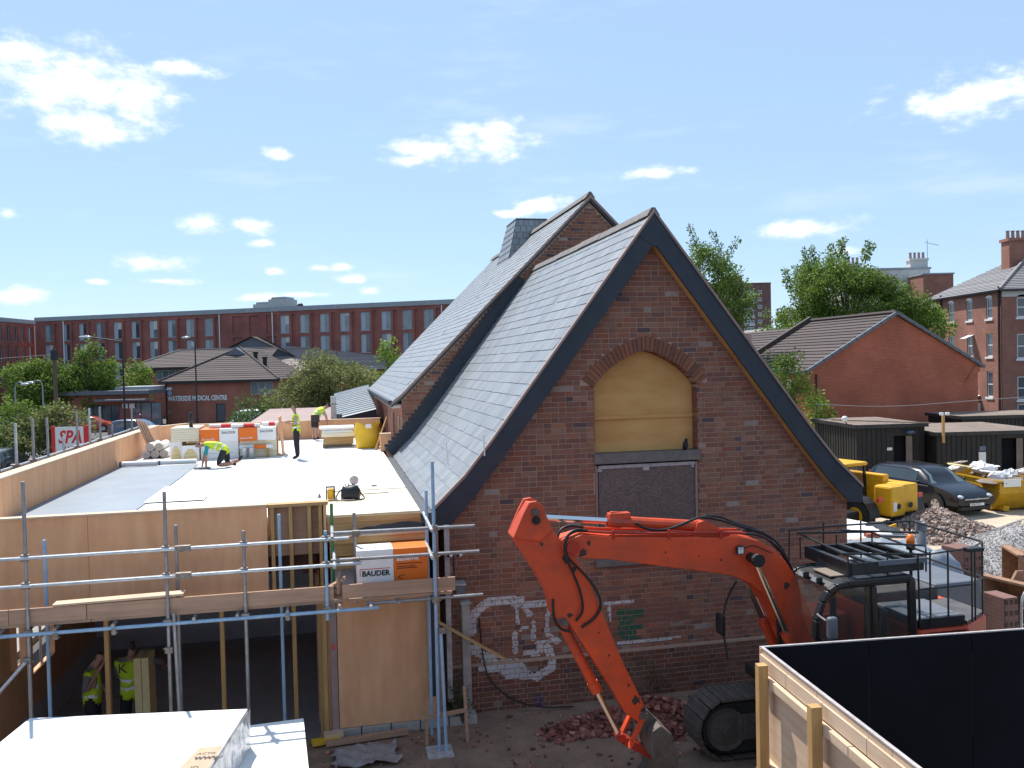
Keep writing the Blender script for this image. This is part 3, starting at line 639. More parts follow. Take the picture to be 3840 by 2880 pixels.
for sx in (-1, 1):
    P = slope_pts(sx); mb = MB(BF)
    poly = P + [(x, z_ - .10) for x, z_ in reversed(P)]
    mb.prism(poly, -.16, 8.1); ro = mb.build('porch_roof', 'slate' if sx > 0 else 'lead', church)
    sm = MB(BF); slates(P, -.19, 8.08, .225, .30, sx, ro, 250, sm); sm.build('slates', 'slate', ro, stuff=True)
    # bargeboard: dark metal face, trim strip along the verge and timber soffit strip
    w = .31; nx, nz_ = (1.335 * -sx, -1.0); ln = math.hypot(nx, nz_); off = (nx / ln * w, nz_ / ln * w)
    inn = [(CU, CA - .06 - w * 1.63), (CU + sx * 2.6, CA - .06 - w * 1.63 - 2.6 * 1.31), (CU + sx * 3.05, 3.44), (CU + sx * 3.46, 3.0)]
    bb = [(x, z_ - .03) for x, z_ in P] + [(CU + sx * 3.72, 2.98)] + inn[::-1]
    mb = MB(BF); mb.prism(bb, -.215, -.17); mb.build('bargeboard', 'navy_metal', church)
    mb = MB(BF); mb.prism([(x, z_ + .028) for x, z_ in P] + [(x, z_ - .028) for x, z_ in reversed(P)], -.245, -.165); mb.build('verge_trim', 'verge_trim', church)
    mb = MB(BF); mb.prism([(x, z_ + .02) for x, z_ in inn] + [(x, z_ - .004) for x, z_ in reversed(inn)], -.165, -.012); mb.build('soffit', 'plywood_warm' if sx > 0 else 'navy_metal', church)
mb = MB(BF); mb.prism([(CU, CA - .03), (CU - .30, CA - .42), (CU - .02, CA - .62), (CU + .02, CA - .62), (CU + .30, CA - .42)], -.224, -.214); mb.build('apex_plate', 'navy_metal', church)
for k in range(19):
    a = -.2 + k * .44; mb = MB(BF); e = rs.uniform(-.008, .008)
    mb.prism([(CU - .11, CA - .125 + e), (CU - .10, CA - .10 + e), (CU - .03, CA + .01 + e), (CU + .03, CA + .01 + e), (CU + .10, CA - .10 + e), (CU + .11, CA - .125 + e), (CU, CA - .05)], a, a + .425)
    mb.build('ridge_tile', 'ridge_clay', church)
# nave behind, wider and higher
NU, NZ, NV0, NV1 = 4.97, 9.80, 8.1, 21.8
NP = [(NU, NZ), (-.02, 4.80), (-.28, 4.60)]; NPR = [(2 * NU - a, b) for a, b in NP]
mb = MB(BF); mb.prism([(-.02, -.3), (-.02, 4.66), (NU, NZ - .14), (2 * NU + .02, 4.66), (2 * NU + .02, -.3)], NV0, NV0 + .3); nw = mb.build('nave_gable_wall', 'mortar', church)
z = 3.0; cs = 0; FB2 = MB(BF)
while z < NZ - .3:
    z1 = z + CH - .0105; a, b = -.02, 2 * NU + .02
    if z1 > 4.66: h = (NZ - .14 - z1) * 1.0; a, b = NU - h + .02, NU + h - .02
    # skip what the porch roof hides
    u = a - (.06 if cs % 2 else .234); k = 0
    while u < b:
        Ln = BL if k % 2 == cs % 2 else BH_; u0, u1 = max(u, a), min(u + Ln, b)
        if u1 - u0 > .035 and (abs((u0 + u1) / 2 - CU) > (CA + .1 - z1) / 1.335 - .45): lay(FB2, u0, u1, z, z1, NV0, rb, False)
        u += Ln + .0105; k += 1
    z += CH; cs += 1
FB2.build('bricks', 'brick', nw, stuff=True)
FB.build('bricks', 'brick', wall_o, stuff=True)
for P, sx in ((NP, -1), (NPR, 1)):
    mb = MB(BF); mb.prism(P + [(x, z_ - .12) for x, z_ in reversed(P)], NV0 - .10, NV1); ro = mb.build('nave_roof', 'lead', church)
    sm = MB(BF)
    if sx < 0: slates(P, NV0 - .12, NV1, .215, .30, sx, ro, 0, sm)
    else: slates(P, NV0 - .12, NV1, .43, .6, sx, ro, 0, sm)
    sm.build('slates', 'slate', ro, stuff=True)
    mb = MB(BF); mb.prism([(x, z_ + .03) for x, z_ in P] + [(x, z_ - .05) for x, z_ in reversed(P)], NV0 - .15, NV0 - .10); mb.build('verge_trim', 'verge_trim', church)
for k in range(30):
    a = NV0 - .1 + k * .455; mb = MB(BF); mb.prism([(NU - .13, NZ - .04), (NU - .03, NZ + .12), (NU + .03, NZ + .12), (NU + .13, NZ - .04), (NU, NZ + .02)], a, a + .44); mb.build('ridge_tile', 'ridge_clay', church)
# lead flashing where the porch roof meets the nave gable, stepped into the courses
mb = MB(BF); fl = [(x, z_ + .02) for x, z_ in slope_pts(-1)] ; fl[0] = (CU - .25, CA - .03 - .25 * 1.31); mb.prism(fl + [(x - .20, z_ + .16) for x, z_ in reversed(fl)], NV0 - .035, NV0 - .018)
for k in range(5, 44):
    (u_, z_), _ = pt_on(fl, k / 44); mb.box(u_ - .30, u_ - .10, NV0 - .03, NV0 - .016, z_ + .12, z_ + .20)
mb.build('flashing', 'navy_metal', church)
# nave side wall towards the flat roof, with openings, gutter and corbels
mb = MB(BF @ Matrix.Translation((-.02, NV1, 0)) @ Matrix.Rotation(-PI / 2, 4, 'Z'))
hl = [(12.75, 13.05, 3.2, 4.20), (10.6, 11.0, 3.45, 4.20), (7.6, 8.1, 3.45, 4.2)]
mb.wall(0, NV1 - NV0, -.3, 4.62, 0, hl, .28); mb.build('nave_side_wall', 'brick_victorian', church)  # paler pink brick chosen to carry the grazing sun in its colour
mb = MB(BF); mb.box(.30, .34, NV0 + .3, NV1, 0, 4.5); mb.build('nave_inner_dark', 'interior_dark', church)
mb = MB(BF); mb.box(2 * NU - .28, 2 * NU + .0, NV0 + .3, NV1, -.3, 4.6); mb.build('nave_side_wall', 'brick_medical', church)
mb = MB(BF); mb.prism([(-.02, -.3), (-.02, 4.6), (NU, NZ - .2), (2 * NU, 4.6), (2 * NU, -.3)], NV1 - .3, NV1); mb.build('nave_rear_wall', 'brick_medical', church)
mb = MB(BF); mb.prism([(-.37, 4.66), (-.27, 4.66), (-.27, 4.60), (-.30, 4.575), (-.34, 4.575), (-.37, 4.60)], NV0 - .14, NV1); mb.build('gutter', 'navy_metal', church)
for k in range(44):
    mb = MB(BF); a = NV0 + .35 + k * .30; mb.box(-.24, -.02, a, a + .10, 4.44, 4.53); mb.build('corbel', 'white_paint', church)
mb = MB(BF); mb.box(-.26, -.025, NV0 + .02, NV1, 4.535, 4.57); mb.build('eaves_course', 'stone_dark', church)
for a in (NV1 - 13.05 + .30, NV1 - 11.0 + .4):
    mb = MB(BF); mb.box(-.05, .02, a, a + .06, 3.25, 4.22); mb.build('door_lining', 'plywood_pale', church)
# slated ventilation turret straddling the nave ridge
tb = [(4.02, 14.2), (5.92, 14.2), (5.92, 16.5), (4.02, 16.5)]; tt = [(4.46, 14.55), (5.48, 14.55), (5.48, 16.1), (4.46, 16.1)]
mb = MB(BF); vs_ = [(a, b, 8.6) for a, b in tb] + [(a, b, 10.30) for a, b in tt]
mb.add(vs_, [(0, 1, 5, 4), (1, 2, 6, 5), (2, 3, 7, 6), (3, 0, 4, 7), (4, 5, 6, 7)]); to = mb.build('vent_turret', 'lead', church)
sm = MB(BF)
for f_ in range(4):
    p0, p1 = Vector((*tb[f_], 8.6)), Vector((*tb[(f_ + 1) % 4], 8.6)); q0, q1 = Vector((*tt[f_], 10.3)), Vector((*tt[(f_ + 1) % 4], 10.3))
    nn = (p1 - p0).cross(q0 - p0).normalized()
    for i in range(8):
        a0, a1 = p0.lerp(q0, i / 8), p0.lerp(q0, (i + 1.08) / 8); b0, b1 = p1.lerp(q1, i / 8), p1.lerp(q1, (i + 1.08) / 8); nsl = 6
        for j in range(-1, nsl):
            s0, s1 = (j + (.5 if i % 2 else 0)) / nsl, (j + 1 + (.5 if i % 2 else 0)) / nsl - .012; s0, s1 = max(0, s0), min(1, s1)
            if s1 - s0 < .03: continue
            c = tint_slate(rs); l0 = nn * .022; l1 = nn * .004
            sm.add([a0.lerp(b0, s0) + l0, a0.lerp(b0, s1) + l0, a1.lerp(b1, s1) + l1, a1.lerp(b1, s0) + l1, a0.lerp(b0, s0), a0.lerp(b0, s1)], [(0, 1, 2, 3), (4, 5, 1, 0)], c)
sm.build('slates', 'slate', to, stuff=True)
mb = MB(BF); mb.box(4.44, 5.50, 14.53, 16.12, 10.29, 10.34); mb.build('turret_cap', 'lead', church)
mb = MB(BF)
mb.prism([(3.94, 8.66), (4.06, 8.62), (4.97, 9.60), (4.97, 9.74)], 14.05, 16.6); mb.build('turret_flashing', 'lead', church)
# small fittings on the gable
mb = MB(BF); mb.tube((-.02, -.20, 4.30), (.0, -.23, 3.95), .008); mb.build('loose_cable', 'white_paint', church)
mb = MB(BF); mb.tube((.56, -.235, 4.42), (.57, -.235, 4.08), .014); mb.build('white_strip', 'white_paint', church)
mb = MB(BF); mb.box(3.78, 3.90, -.05, -.02, 7.0, 7.03); mb.box(3.80, 3.84, -.06, -.015, 6.95, 7.02); mb.build('wall_bracket', 'dirty_white', church)
# ------------------------------------------------------------------ new flat-roofed timber extension
ext = thing('timber_extension', 'unfinished plywood-clad flat roof extension built against the brick hall', 'building', bpt(-4, 0, 0))
re_ = random.Random(4)
DZ = 3.3
def bbox(name, mt, x0, x1, y0, y1, z0, z1, parent=None, bevel=0.0, M=BF, **k):
    mb = MB(M); mb.box(x0, x1, y0, y1, z0, z1); return mb.build(name, mt, parent if parent is not None else ext, bevel=bevel, **k)
bbox('floor_slab', 'slab', -6.8, -1.92, -.27, 6.9, -.8, -.62)
mb = MB(BF); mb.box(-6.8, -6.72, -.27, 6.95, -.75, -.05); mb.box(-6.72, -1.9, 6.9, 6.98, -.75, -.05); mb.box(-1.99, -1.91, .2, 6.9, -.75, -.05); mb.build('basement_lining', 'interior_dark', ext)
bbox('back_wall', 'interior_dark', -6.72, -.4, 6.0, 6.1, -.05, 3.1)
bbox('inner_partition', 'plywood_red', -2.06, -2.0, .35, 5.9, -.05, 3.02)
bbox('inner_floor', 'slab', -1.9, -.4, -.2, 6, -.06, -.03)
# left wall with two bright gaps
mb = MB(BF @ Matrix.Translation((-6.72, 14.2, 0)) @ Matrix.Rotation(-PI / 2, 4, 'Z')); mb.wall(0, 14.4, -.05, 3.2, 0, [(12.6, 13.0, .9, 1.9), (11.2, 12.3, .6, 1.35)], .1); mb.build('left_wall', 'plywood_red', ext)
for k in range(10): bbox('roof_joist', 'pine_long', -6.65, -.4, -.15 + k * .6, -.10 + k * .6, 2.93, 3.15)
bbox('roof_deck', 'deck_board', -6.66, -.42, -.15, 14.05, 3.16, 3.215)
# white insulation boards laid over the deck, one by one
nb = 0
v = -.15
row = 0
while v < 13.9:
    u = -6.64 + (0 if row % 2 else -1.2)
    while u < -.46:
        a, b = max(u, -6.64), min(u + 2.392, -.46); v1 = min(v + 1.192, 14.0)
        if row < 2: b = min(b, -1.87)
        if b - a > .1: bbox('insulation_board', 'insulation_white', a, b, v, v1, 3.217, DZ + re_.uniform(-.004, .004)); nb += 1
        u += 2.4
    v += 1.2; row += 1
bbox('deck_board', 'deck_board', -1.86, -1.155, -.33, 2.1, 3.217, DZ); bbox('deck_board', 'deck_board', -1.15, -.46, -.33, 2.1, 3.217, DZ + .002)
bbox('membrane_strip', 'membrane', -6.63, -5.72, 1.0, 7.95, DZ + .006, DZ + .010); bbox('membrane_strip', 'membrane', -5.74, -4.82, .95, 7.85, DZ + .0115, DZ + .0155)
bbox('white_underlay', 'insulation_white', -4.86, -3.9, 1.9, 3.9, DZ + .017, DZ + .020)
# front parapet: plywood sheets, then the recessed bay with studs
for a, b in ((-6.82, -5.14), (-5.135, -2.71)): bbox('parapet_panel', 'plywood_red', a, b, -.36, -.335, 2.24, 3.5)
mb = MB(BF); mb.box(-6.83, -2.70, -.38, -.22, 3.50, 3.525); mb.build('parapet_cap', 'plywood_pale', ext)
mb = MB(BF); mb.box(-6.82, -2.71, -.33, -.29, 2.3, 3.5); mb.build('parapet_back', 'plywood_pale', ext)
bbox('parapet_panel', 'scaffold_board', -2.708, -1.87, -.20, -.175, 2.72, 3.47)
bbox('parapet_cap', 'pine_long', -2.71, -1.83, -.36, -.16, 3.47, 3.515)
for x in (-2.66, -2.40, -2.13, -1.97): bbox('stud', 'pine', x, x + .05, -.34, -.205, 2.2, 3.468)
bbox('corner_post', 'plywood_red', -1.90, -1.86, -.36, -.16, 2.2, 3.468)
# floor to parapet posts of the open front
for x in (-4.99, -3.42, -2.40, -2.02): bbox('post', 'pine', x, x + .058, -.30, -.205, -.62, 2.235)
bbox('post', 'pine', -1.965, -1.90, -.40, -.30, -.1, 2.24); bbox('post', 'plywood_red', -1.895, -1.80, -.33, -.22, -.1, 2.24)
bbox('head_beam', 'scaffold_board', -6.8, -1.9, -.33, -.20, 2.10, 2.235)
# steel beam glimpsed behind the studs
mb = MB(BF); mb.box(-2.75, -1.5, -.05, .13, 2.66, 2.685); mb.box(-2.75, -1.5, -.05, .13, 2.44, 2.465); mb.box(-2.75, -1.5, .03, .05, 2.465, 2.66); mb.build('steel_beam', 'steel_red', ext)
mb = MB(BF); mb.box(-2.22, -2.02, -.10, -.06, 2.40, 2.74)
for x in (-2.18, -2.06):
    for z_ in (2.46, 2.57, 2.68): mb.tube((x, -.10, z_), (x, -.125, z_), .016, 6)
mb.build('bolted_plate', 'steel_red', ext)
# roof edge on the right: fascia, torn black strip, ledge and joists
bbox('fascia', 'pine_long', -1.85, -.46, -.36, -.335, 3.19, 3.275)
bbox('edge_sheet', 'pine_long', -1.85, -.45, -.33, -.305, 3.02, 3.19)
mb = MB(BF); tp = [(-1.83, 3.03), (-.42, 3.055), (-.42, 3.10), (-.52, 3.135), (-.62, 3.15), (-.75, 3.148), (-.9, 3.13), (-1.05, 3.125), (-1.15, 3.10), (-1.25, 3.105), (-1.4, 3.075), (-1.6, 3.07), (-1.83, 3.055)]
mb.prism(tp, -.338, -.333); mb.build('torn_membrane', 'lead', ext)
bbox('ledge_board', 'plywood_pale', -1.83, -.36, -.52, -.30, 3.0, 3.02); bbox('ledge_joist', 'pine_long', -1.82, -.36, -.50, -.45, 2.90, 2.998)
bbox('rim_joist', 'pine_long', -1.82, -.36, -.42, -.37, 2.70, 2.885); bbox('rim_joist', 'pine_long', -1.82, -.36, -.40, -.35, 2.50, 2.685)
bbox('opening_sheet', 'interior_dark', -1.82, -.36, -.30, -.26, 2.12, 2.50)  # upright sheet put across what is only a dark opening under the joists
# plywood lower wall on concrete blocks
bbox('wall_panel', 'plywood_red', -1.745, -.30, -.40, -.375, .12, 2.10)
mb = MB(BF); mb.box(-1.85, -1.755, -.385, -.30, .05, 2.10); ib = mb.build('insulation_strip', 'felt_pink', ext)
text('print', 'Ba', upright(BF @ Matrix.Translation((-1.845, -.386, 1.30))), .13, 'print_red', ib, .001)
for k in range(5):
    a = -1.86 + k * .44; bbox('concrete_block', 'block', a, a + .425, -.43 + re_.uniform(-.01, .01), -.20, -.12, .112, bevel=.008)
bbox('side_strip', 'scaffold_board', -.29, -.20, -.35, -.30, -.05, 3.0); bbox('side_strip', 'dirty_white', -.10, -.02, -.30, -.26, .3, 3.05)
bbox('side_strip', 'navy_metal', -.40, -.31, -.52, -.45, .5, 2.05)
# left and rear parapets
for k in range(6):
    a = -.3 + k * 2.22; bbox('parapet_panel', 'plywood_red', -6.67, -6.645, a, a + 2.21, 3.16, 3.93)
    bbox('parapet_panel', 'plywood_pale', -6.86, -6.84, a, a + 2.21, 2.2, 3.93)
bbox('parapet_cap', 'plywood_pale', -6.88, -6.63, -.35, 13.06, 3.93, 3.955)
CH2 = Matrix.Translation((-6.66, 13.02, 0)) @ Matrix.Rotation(R(58), 4, 'Z')
bbox('parapet_panel', 'plywood_red', 0, 1.22, -.01, .015, 3.16, 3.90, M=BF @ CH2); bbox('parapet_cap', 'plywood_pale', -.03, 1.24, -.04, .12, 3.90, 3.925, M=BF @ CH2)
for k in range(3):
    a = -6.02 + k * 1.93; bbox('parapet_panel', 'plywood_red', a, min(a + 1.92, -.25), 14.06, 14.085, 3.16, 3.86)
bbox('parapet_cap', 'plywood_pale', -6.03, -.22, 14.03, 14.22, 3.86, 3.885)
bbox('abutment_flashing', 'lead', -.45, -.22, -.35, 8.05, 3.10, 3.26)
# ------------------------------------------------------------------ scaffold along the front of the extension
scaf = thing('scaffold', 'tube scaffold with timber boards standing in front of the plywood extension', 'scaffold', bpt(-3, -1.3, 0))
TR = .0242
def tubep(name, mt, p, q, parent=None, r=TR):
    mb = MB(BF); mb.tube(p, q, r, 10); return mb.build(name, mt, parent or scaf, smooth=False)
def coup(u, v, z, s=.05):
    mb = MB(BF); mb.box(u - s, u + s, v - .034, v + .036, z - .042, z + .042); mb.tube((u - s * 1.5, v, z + .02), (u - s * .9, v, z + .02), .012, 6); mb.tube((u + s * .9, v, z - .02), (u + s * 1.6, v, z - .02), .012, 6); mb.build('coupler', 'coupler', scaf, bevel=.008)
FV, RV = -1.30, -.66
for u_, zt, mt, z0 in ((-5.64, 4.13, 'galv', -.05), (-3.94, 3.91, 'galv', -.05), (-2.95, 3.33, 'galv', -.05), (-1.87, 3.26, 'tube_blue', 2.02), (-.37, 4.15, 'tube_blue', -.03), (-7.4, 4.0, 'galv', -.05)):
    tubep('standard', mt, (u_, FV, z0), (u_, FV, zt))
for u_, zt, mt, z0 in ((-5.61, 3.25, 'tube_blue', -.05), (-3.92, 3.35, 'galv', -.05), (-2.52, 3.42, 'tube_blue', -.05), (-1.46, 3.38, 'galv', 2.05), (-.40, 3.65, 'tube_blue', -.05), (-1.78, 3.53, 'tube_green', 2.1)):
    tubep('standard', mt, (u_, RV, z0), (u_, RV, zt))
tubep('standard', 'tube_blue', (-.27, FV - .02, -.04), (-.31, FV - .02, 1.75)); tubep('standard', 'galv', (-3.86, FV - .05, 2.3), (-3.80, FV - .05, -.05))
for z_, u1, mt in ((3.15, -1.55, 'galv_bright'), (2.79, -1.40, 'galv_bright')):
    tubep('guard_rail', mt, (-7.6, FV - .05, z_), (u1, FV - .05, z_))
tubep('ledger', 'tube_blue', (-7.6, FV - .05, 2.17), (-1.17, FV - .05, 2.15)); tubep('ledger', 'galv', (-7.6, RV + .05, 2.17), (-.2, RV + .05, 2.17))
tubep('guard_rail', 'galv', (-1.80, FV + .05, 3.21), (.22, FV + .05, 3.19)); tubep('guard_rail', 'galv', (-1.80, FV + .05, 2.83), (.28, FV + .05, 2.82)); tubep('ledger', 'galv', (-1.35, FV + .05, 2.19), (.32, FV + .05, 2.19))
for z_ in (3.27, 2.88): tubep('transom', 'galv_bright', (-.42, -.38, z_), (-.42, -1.52, z_ - .06))
tubep('transom', 'galv_bright', (-1.78, -.6, 3.20), (-1.78, -1.5, 3.19)); tubep('transom', 'galv_bright', (-1.76, -.6, 2.83), (-1.76, -1.5, 2.79)); tubep('transom', 'galv_bright', (-1.30, -.7, 2.22), (-1.28, -1.52, 2.21))
for u_ in (-6.9, -5.95, -5.3, -4.6, -3.6, -3.05, -2.4, -1.7, -.9): tubep('transom', 'galv', (u_, -.5, 2.215), (u_, -1.42, 2.215))
tubep('brace', 'galv_bright', (-5.66, FV - .08, 1.82), (-7.0, FV - .08, .3))
for u_ in (-5.64, -3.94, -2.95):
    for z_ in (3.15, 2.79, 2.17): coup(u_, FV - .02, z_)
for u_, z_ in ((-1.87, 3.15), (-1.87, 2.79), (-1.87, 2.17), (-.37, 3.2), (-.37, 2.82), (-.37, 2.19), (-1.46, 3.2), (-1.46, 2.82), (-5.66, 1.82), (-3.94, 1.8), (-.29, 1.74)): coup(u_, FV - .01, z_)
for u_ in (-5.3, -4.6, -2.4): coup(u_, FV - .05, 2.12, .03)
for u_ in (-3.72,):
    for z_ in (3.15, 2.79): coup(u_, FV - .05, z_, .10)
# boards
def board(name, u0, u1, v0, z0, w=.225, h=.038, tilt=0.0, mt='scaffold_board', dv=0.0):
    mb = MB(BF); p, q = Vector((u0, v0, z0)), Vector((u1, v0 + dv, z0 + tilt)); mb.beam(p, q, w, h); return mb.build(name, mt, scaf)
for k, v0 in enumerate((-1.15, -.92, -.69)):
    for a, b in ((-7.5, -4.9 + k * .3), (-4.89 + k * .3, -1.66)): board('platform_board', a, b, v0, 2.262 + random.uniform(-.003, .003))
    board('platform_board', -1.60, -.12, v0 + .02, 2.255 + .002 * k)
for a, b in ((-7.5, -5.88), (-5.87, -4.95), (-4.94, -1.78)):
    mb = MB(BF); mb.box(a, b, -1.275, -1.237, 2.285, 2.478); mb.build('toe_board', 'scaffold_board', scaf)
mb = MB(BF); mb.box(-1.66, -.08, -1.275, -1.237, 2.29, 2.48); mb.build('toe_board', 'scaffold_board', scaf)
mb = MB(BF); mb.beam((-1.72, -1.2, 2.44), (-1.68, -.62, 2.44), .038, .2); mb.build('toe_board', 'scaffold_board', scaf)
mb = MB(BF); mb.beam((-2.1, -1.0, 2.30), (-1.62, -1.05, 2.52), .2, .03); mb.build('toe_board', 'scaffold_board', scaf)
pk = MB(BF); pk.beam((-5.35, -1.20, 2.50), (-3.75, -1.17, 2.515), .20, .025); tag(pk.build('loose_plank', 'plywood_pale'), 'pale loose plank lying on the scaffold toe board', 'plank')
# boxed insulation resting on the scaffold platform
bx = thing('insulation_pack', 'white and orange printed insulation pack resting on the scaffold boards', 'insulation pack', bpt(-.95, -.9, 2.28))
mb = MB(BF); mb.box(-1.45, -.93, -1.06, -.62, 2.282, 2.90); mb.build('white_half', 'print_white', bx, bevel=.012)
mb = MB(BF); mb.box(-.928, -.44, -1.058, -.62, 2.284, 2.895); mb.build('orange_half', 'print_orange', bx, bevel=.012)
FT = lambda u_, z_: upright(BF @ Matrix.Translation((u_, -1.063, z_)))
text('lettering', 'BAUDER', FT(-1.38, 2.53), .105, 'ink', bx, .001, bold=.004, xs=.98)
mb = MB(BF); mb.box(-1.41, -.98, -1.064, -1.0605, 2.625, 2.634); mb.box(-1.41, -1.402, -1.064, -1.0605, 2.53, 2.625); mb.build('logo_bar', 'print_red', bx)
text('lettering', 'BauderPIR', FT(-.89, 2.72), .075, 'print_white', bx, .001, bold=.002)
for k, (z_, w) in enumerate(((2.67, .36), (2.63, .27), (2.605, .30))):
    mb = MB(BF); mb.box(-.89, -.89 + w, -1.0625, -1.0595, z_, z_ + .011); mb.build('small_print', 'steel_red', bx)
mb = MB(BF); mb.path([(-.78, -1.062, 2.51), (-.87, -1.062, 2.50), (-.88, -1.062, 2.48), (-.80, -1.062, 2.46)], .005, 4); mb.build('swoosh', 'steel_red', bx)
text('lettering', 'BAUDER', BF @ Matrix.Translation((-1.38, -.95, 2.902)), .07, 'ink_grey', bx, .001)
# second scaffold on the road side of the parapet
sc2 = thing('scaffold', 'row of upright scaffold tubes with a low rail beside the road', 'scaffold', bpt(-7.2, 6, 0))
for v_, zt in ((1.6, 4.66), (2.4, 4.62), (3.23, 4.65), (4.12, 4.68), (4.95, 4.65), (5.95, 4.2), (6.95, 4.67), (7.95, 4.70), (8.86, 4.69), (10.02, 4.2), (12.2, 4.57)):
    tubep('standard', 'galv_bright' if int(v_) % 2 else 'galv', (-7.2, v_, -.05), (-7.2, v_, zt), sc2)
tubep('guard_rail', 'galv_bright', (-7.26, -.5, 3.87), (-7.26, 13.5, 3.90), sc2); tubep('ledger', 'galv', (-7.14, -.5, 3.2), (-7.14, 13.5, 3.2), sc2); tubep('guard_rail', 'galv', (-7.9, 6, 3.5), (-7.9, 13.5, 3.5), sc2)
for v_ in (1.6, 3.23, 4.12, 6.95, 8.86, 12.2):
    mb = MB(BF); mb.box(-7.29, -7.16, v_ - .05, v_ + .05, 3.84, 3.93); mb.build('coupler', 'coupler', sc2, bevel=.01)
for k in range(4):
    mb = MB(BF); mb.beam((-7.35 - .23 * k, -.5, 2.2), (-7.35 - .23 * k, 13.4, 2.2), .22, .038); mb.build('platform_board', 'scaffold_board', sc2)
# ------------------------------------------------------------------ things lying on the flat roof
RZ = DZ + .007
def part(root, name, mt, x0, x1, y0, y1, z0, z1, bevel=0.0, M=BF):
    mb = MB(M); mb.box(x0, x1, y0, y1, z0, z1); return mb.build(name, mt, root, bevel=bevel)
def on(u_, v_, z_=RZ): return bpt(u_, v_, z_)
# five membrane rolls piled by the parapet
for k, (u_, z_) in enumerate(((-6.37, .105), (-6.155, .105), (-5.945, .105), (-6.265, .287), (-6.055, .287))):
    r_ = thing('membrane_roll', 'thick white roll on top of the pile beside the leaning planks' if z_ > .2 else 'thick white roll in the bottom row of the pile beside the leaning planks', 'roll', on(u_, 9.9), 'piled membrane rolls')
    mb = MB(BF); mb.lathe([(.035, 0), (.104, 0), (.104, 1.0), (.035, 1.0)], (u_, 9.72 + .03 * (k % 3), RZ + z_), 18, 'y'); mb.build('sheet', 'bag_white', r_, smooth=False)
    mb = MB(BF); mb.tube((u_, 9.717 + .03 * (k % 3), RZ + z_), (u_, 9.80 + .03 * (k % 3), RZ + z_), .034, 10); mb.build('core', 'ink', r_)
    mb = MB(BF); mb.lathe([(.036, 0), (.1035, 0), (.1035, .001), (.036, .001)], (u_, 9.714 + .03 * (k % 3), RZ + z_), 18, 'y'); mb.build('roll_end', 'dirty_white', r_)
for a, b, lab in ((-6.60, -5.76, 'long narrow white roll with brown end lying at the membrane edge'), (-5.75, -4.88, 'long narrow white roll lying near the kneeling worker')):
    r_ = thing('membrane_roll', lab, 'roll', on((a + b) / 2, 7.9), None)
    mb = MB(BF); mb.tube((a, 7.93, RZ + .068), (b, 7.90, RZ + .068), .058, 12); mb.build('sheet', 'print_white', r_)
    for q in (.02, .52): mb = MB(BF); mb.tube((a + (b - a) * q, 7.93, RZ + .068), (a + (b - a) * q + .05, 7.93, RZ + .068), .0605, 12); mb.build('tape', 'plastic_grey' if q else 'steel_red', r_)
for k in range(4):
    mb = MB(BF); o = .12 * k; mb.beam((-6.22 + .05 * k, 9.98 + o, RZ), (-6.60 + .035 * k, 9.95 + o, 4.30 - .03 * k), .17, .03, up=(1, 0, 0))
    tag(mb.build('plank', 'scaffold_board'), 'brown plank leaning on the plywood parapet beside the rolls', 'plank', 'planks leaning on the parapet')
# insulation packs
def pack(name, lab, u0, u1, v0, v1, z0, z1, mt, grp=None, wrap=False, lines=0):
    t = thing(name, lab, 'insulation pack', on((u0 + u1) / 2, (v0 + v1) / 2, z0), grp)
    part(t, 'foam_block', mt, u0, u1, v0, v1, z0, z1, .012)
    for k in range(lines): z_ = z0 + (z1 - z0) * (k + 1) / (lines + 1); part(t, 'board_joint', 'cardboard', u0 - .002, u1 + .002, v0 - .002, v1, z_ - .003, z_ + .003)
    if wrap:
        arc = [(u0 - .004, z0), (u0 - .004, z1 + .004), (u1 + .004, z1 + .004), (u1 + .004, z0)] + [((u0 + u1) / 2 + (u1 - u0) * .42 * math.cos(a), z0 + (z1 - z0) * .80 * math.sin(a)) for a in [PI * q / 8 for q in range(9)]]
        mb = MB(BF); mb.prism(arc, v0 - .006, v0 - .002); mb.build('plastic_wrap', 'print_white', t)
    return t
pack('insulation_pack', 'pale cream stack of boards on top of two wrapped packs', -5.63, -4.96, 9.0, 9.9, RZ + .45, RZ + .80, 'pale_foam', None, False, 5)
pack('insulation_pack', 'wrapped cream pack nearest the membrane rolls', -5.66, -5.38, 9.0, 9.9, RZ, RZ + .449, 'cream_foam', None, True, 3)
pack('insulation_pack', 'low wrapped cream pack with rounded cut-out behind the kneeling worker', -5.36, -4.96, 8.85, 9.8, RZ, RZ + .36, 'cream_foam', None, True, 3)
pack('insulation_pack', 'white wrapped pack under the orange printed packs', -4.93, -4.04, 8.95, 9.9, RZ, RZ + .415, 'print_white', None, True, 2)
pack('insulation_pack', 'cream pack behind the metal buckets', -4.02, -3.12, 8.98, 9.9, RZ, RZ + .415, 'pale_foam', None, False, 2)
for a, lab in ((-4.93, 'orange and white printed pack next to the cream stack'), (-4.02, 'orange and white printed pack above the metal buckets')):
    t = thing('insulation_pack', lab, 'insulation pack', on(a + .45, 9.3, RZ + .42))
    part(t, 'orange_half', 'print_orange', a, a + .448, 8.9, 9.8, RZ + .42, RZ + .745, .01); part(t, 'white_half', 'print_white', a + .45, a + .90, 8.9, 9.8, RZ + .42, RZ + .745, .01)
    text('lettering', 'BAUDER', upright(BF @ Matrix.Translation((a + .51, 8.894, RZ + .62))), .085, 'ink', t, .001); text('lettering', 'BauderPIR', upright(BF @ Matrix.Translation((a + .04, 8.894, RZ + .47))), .07, 'print_white', t, .001)
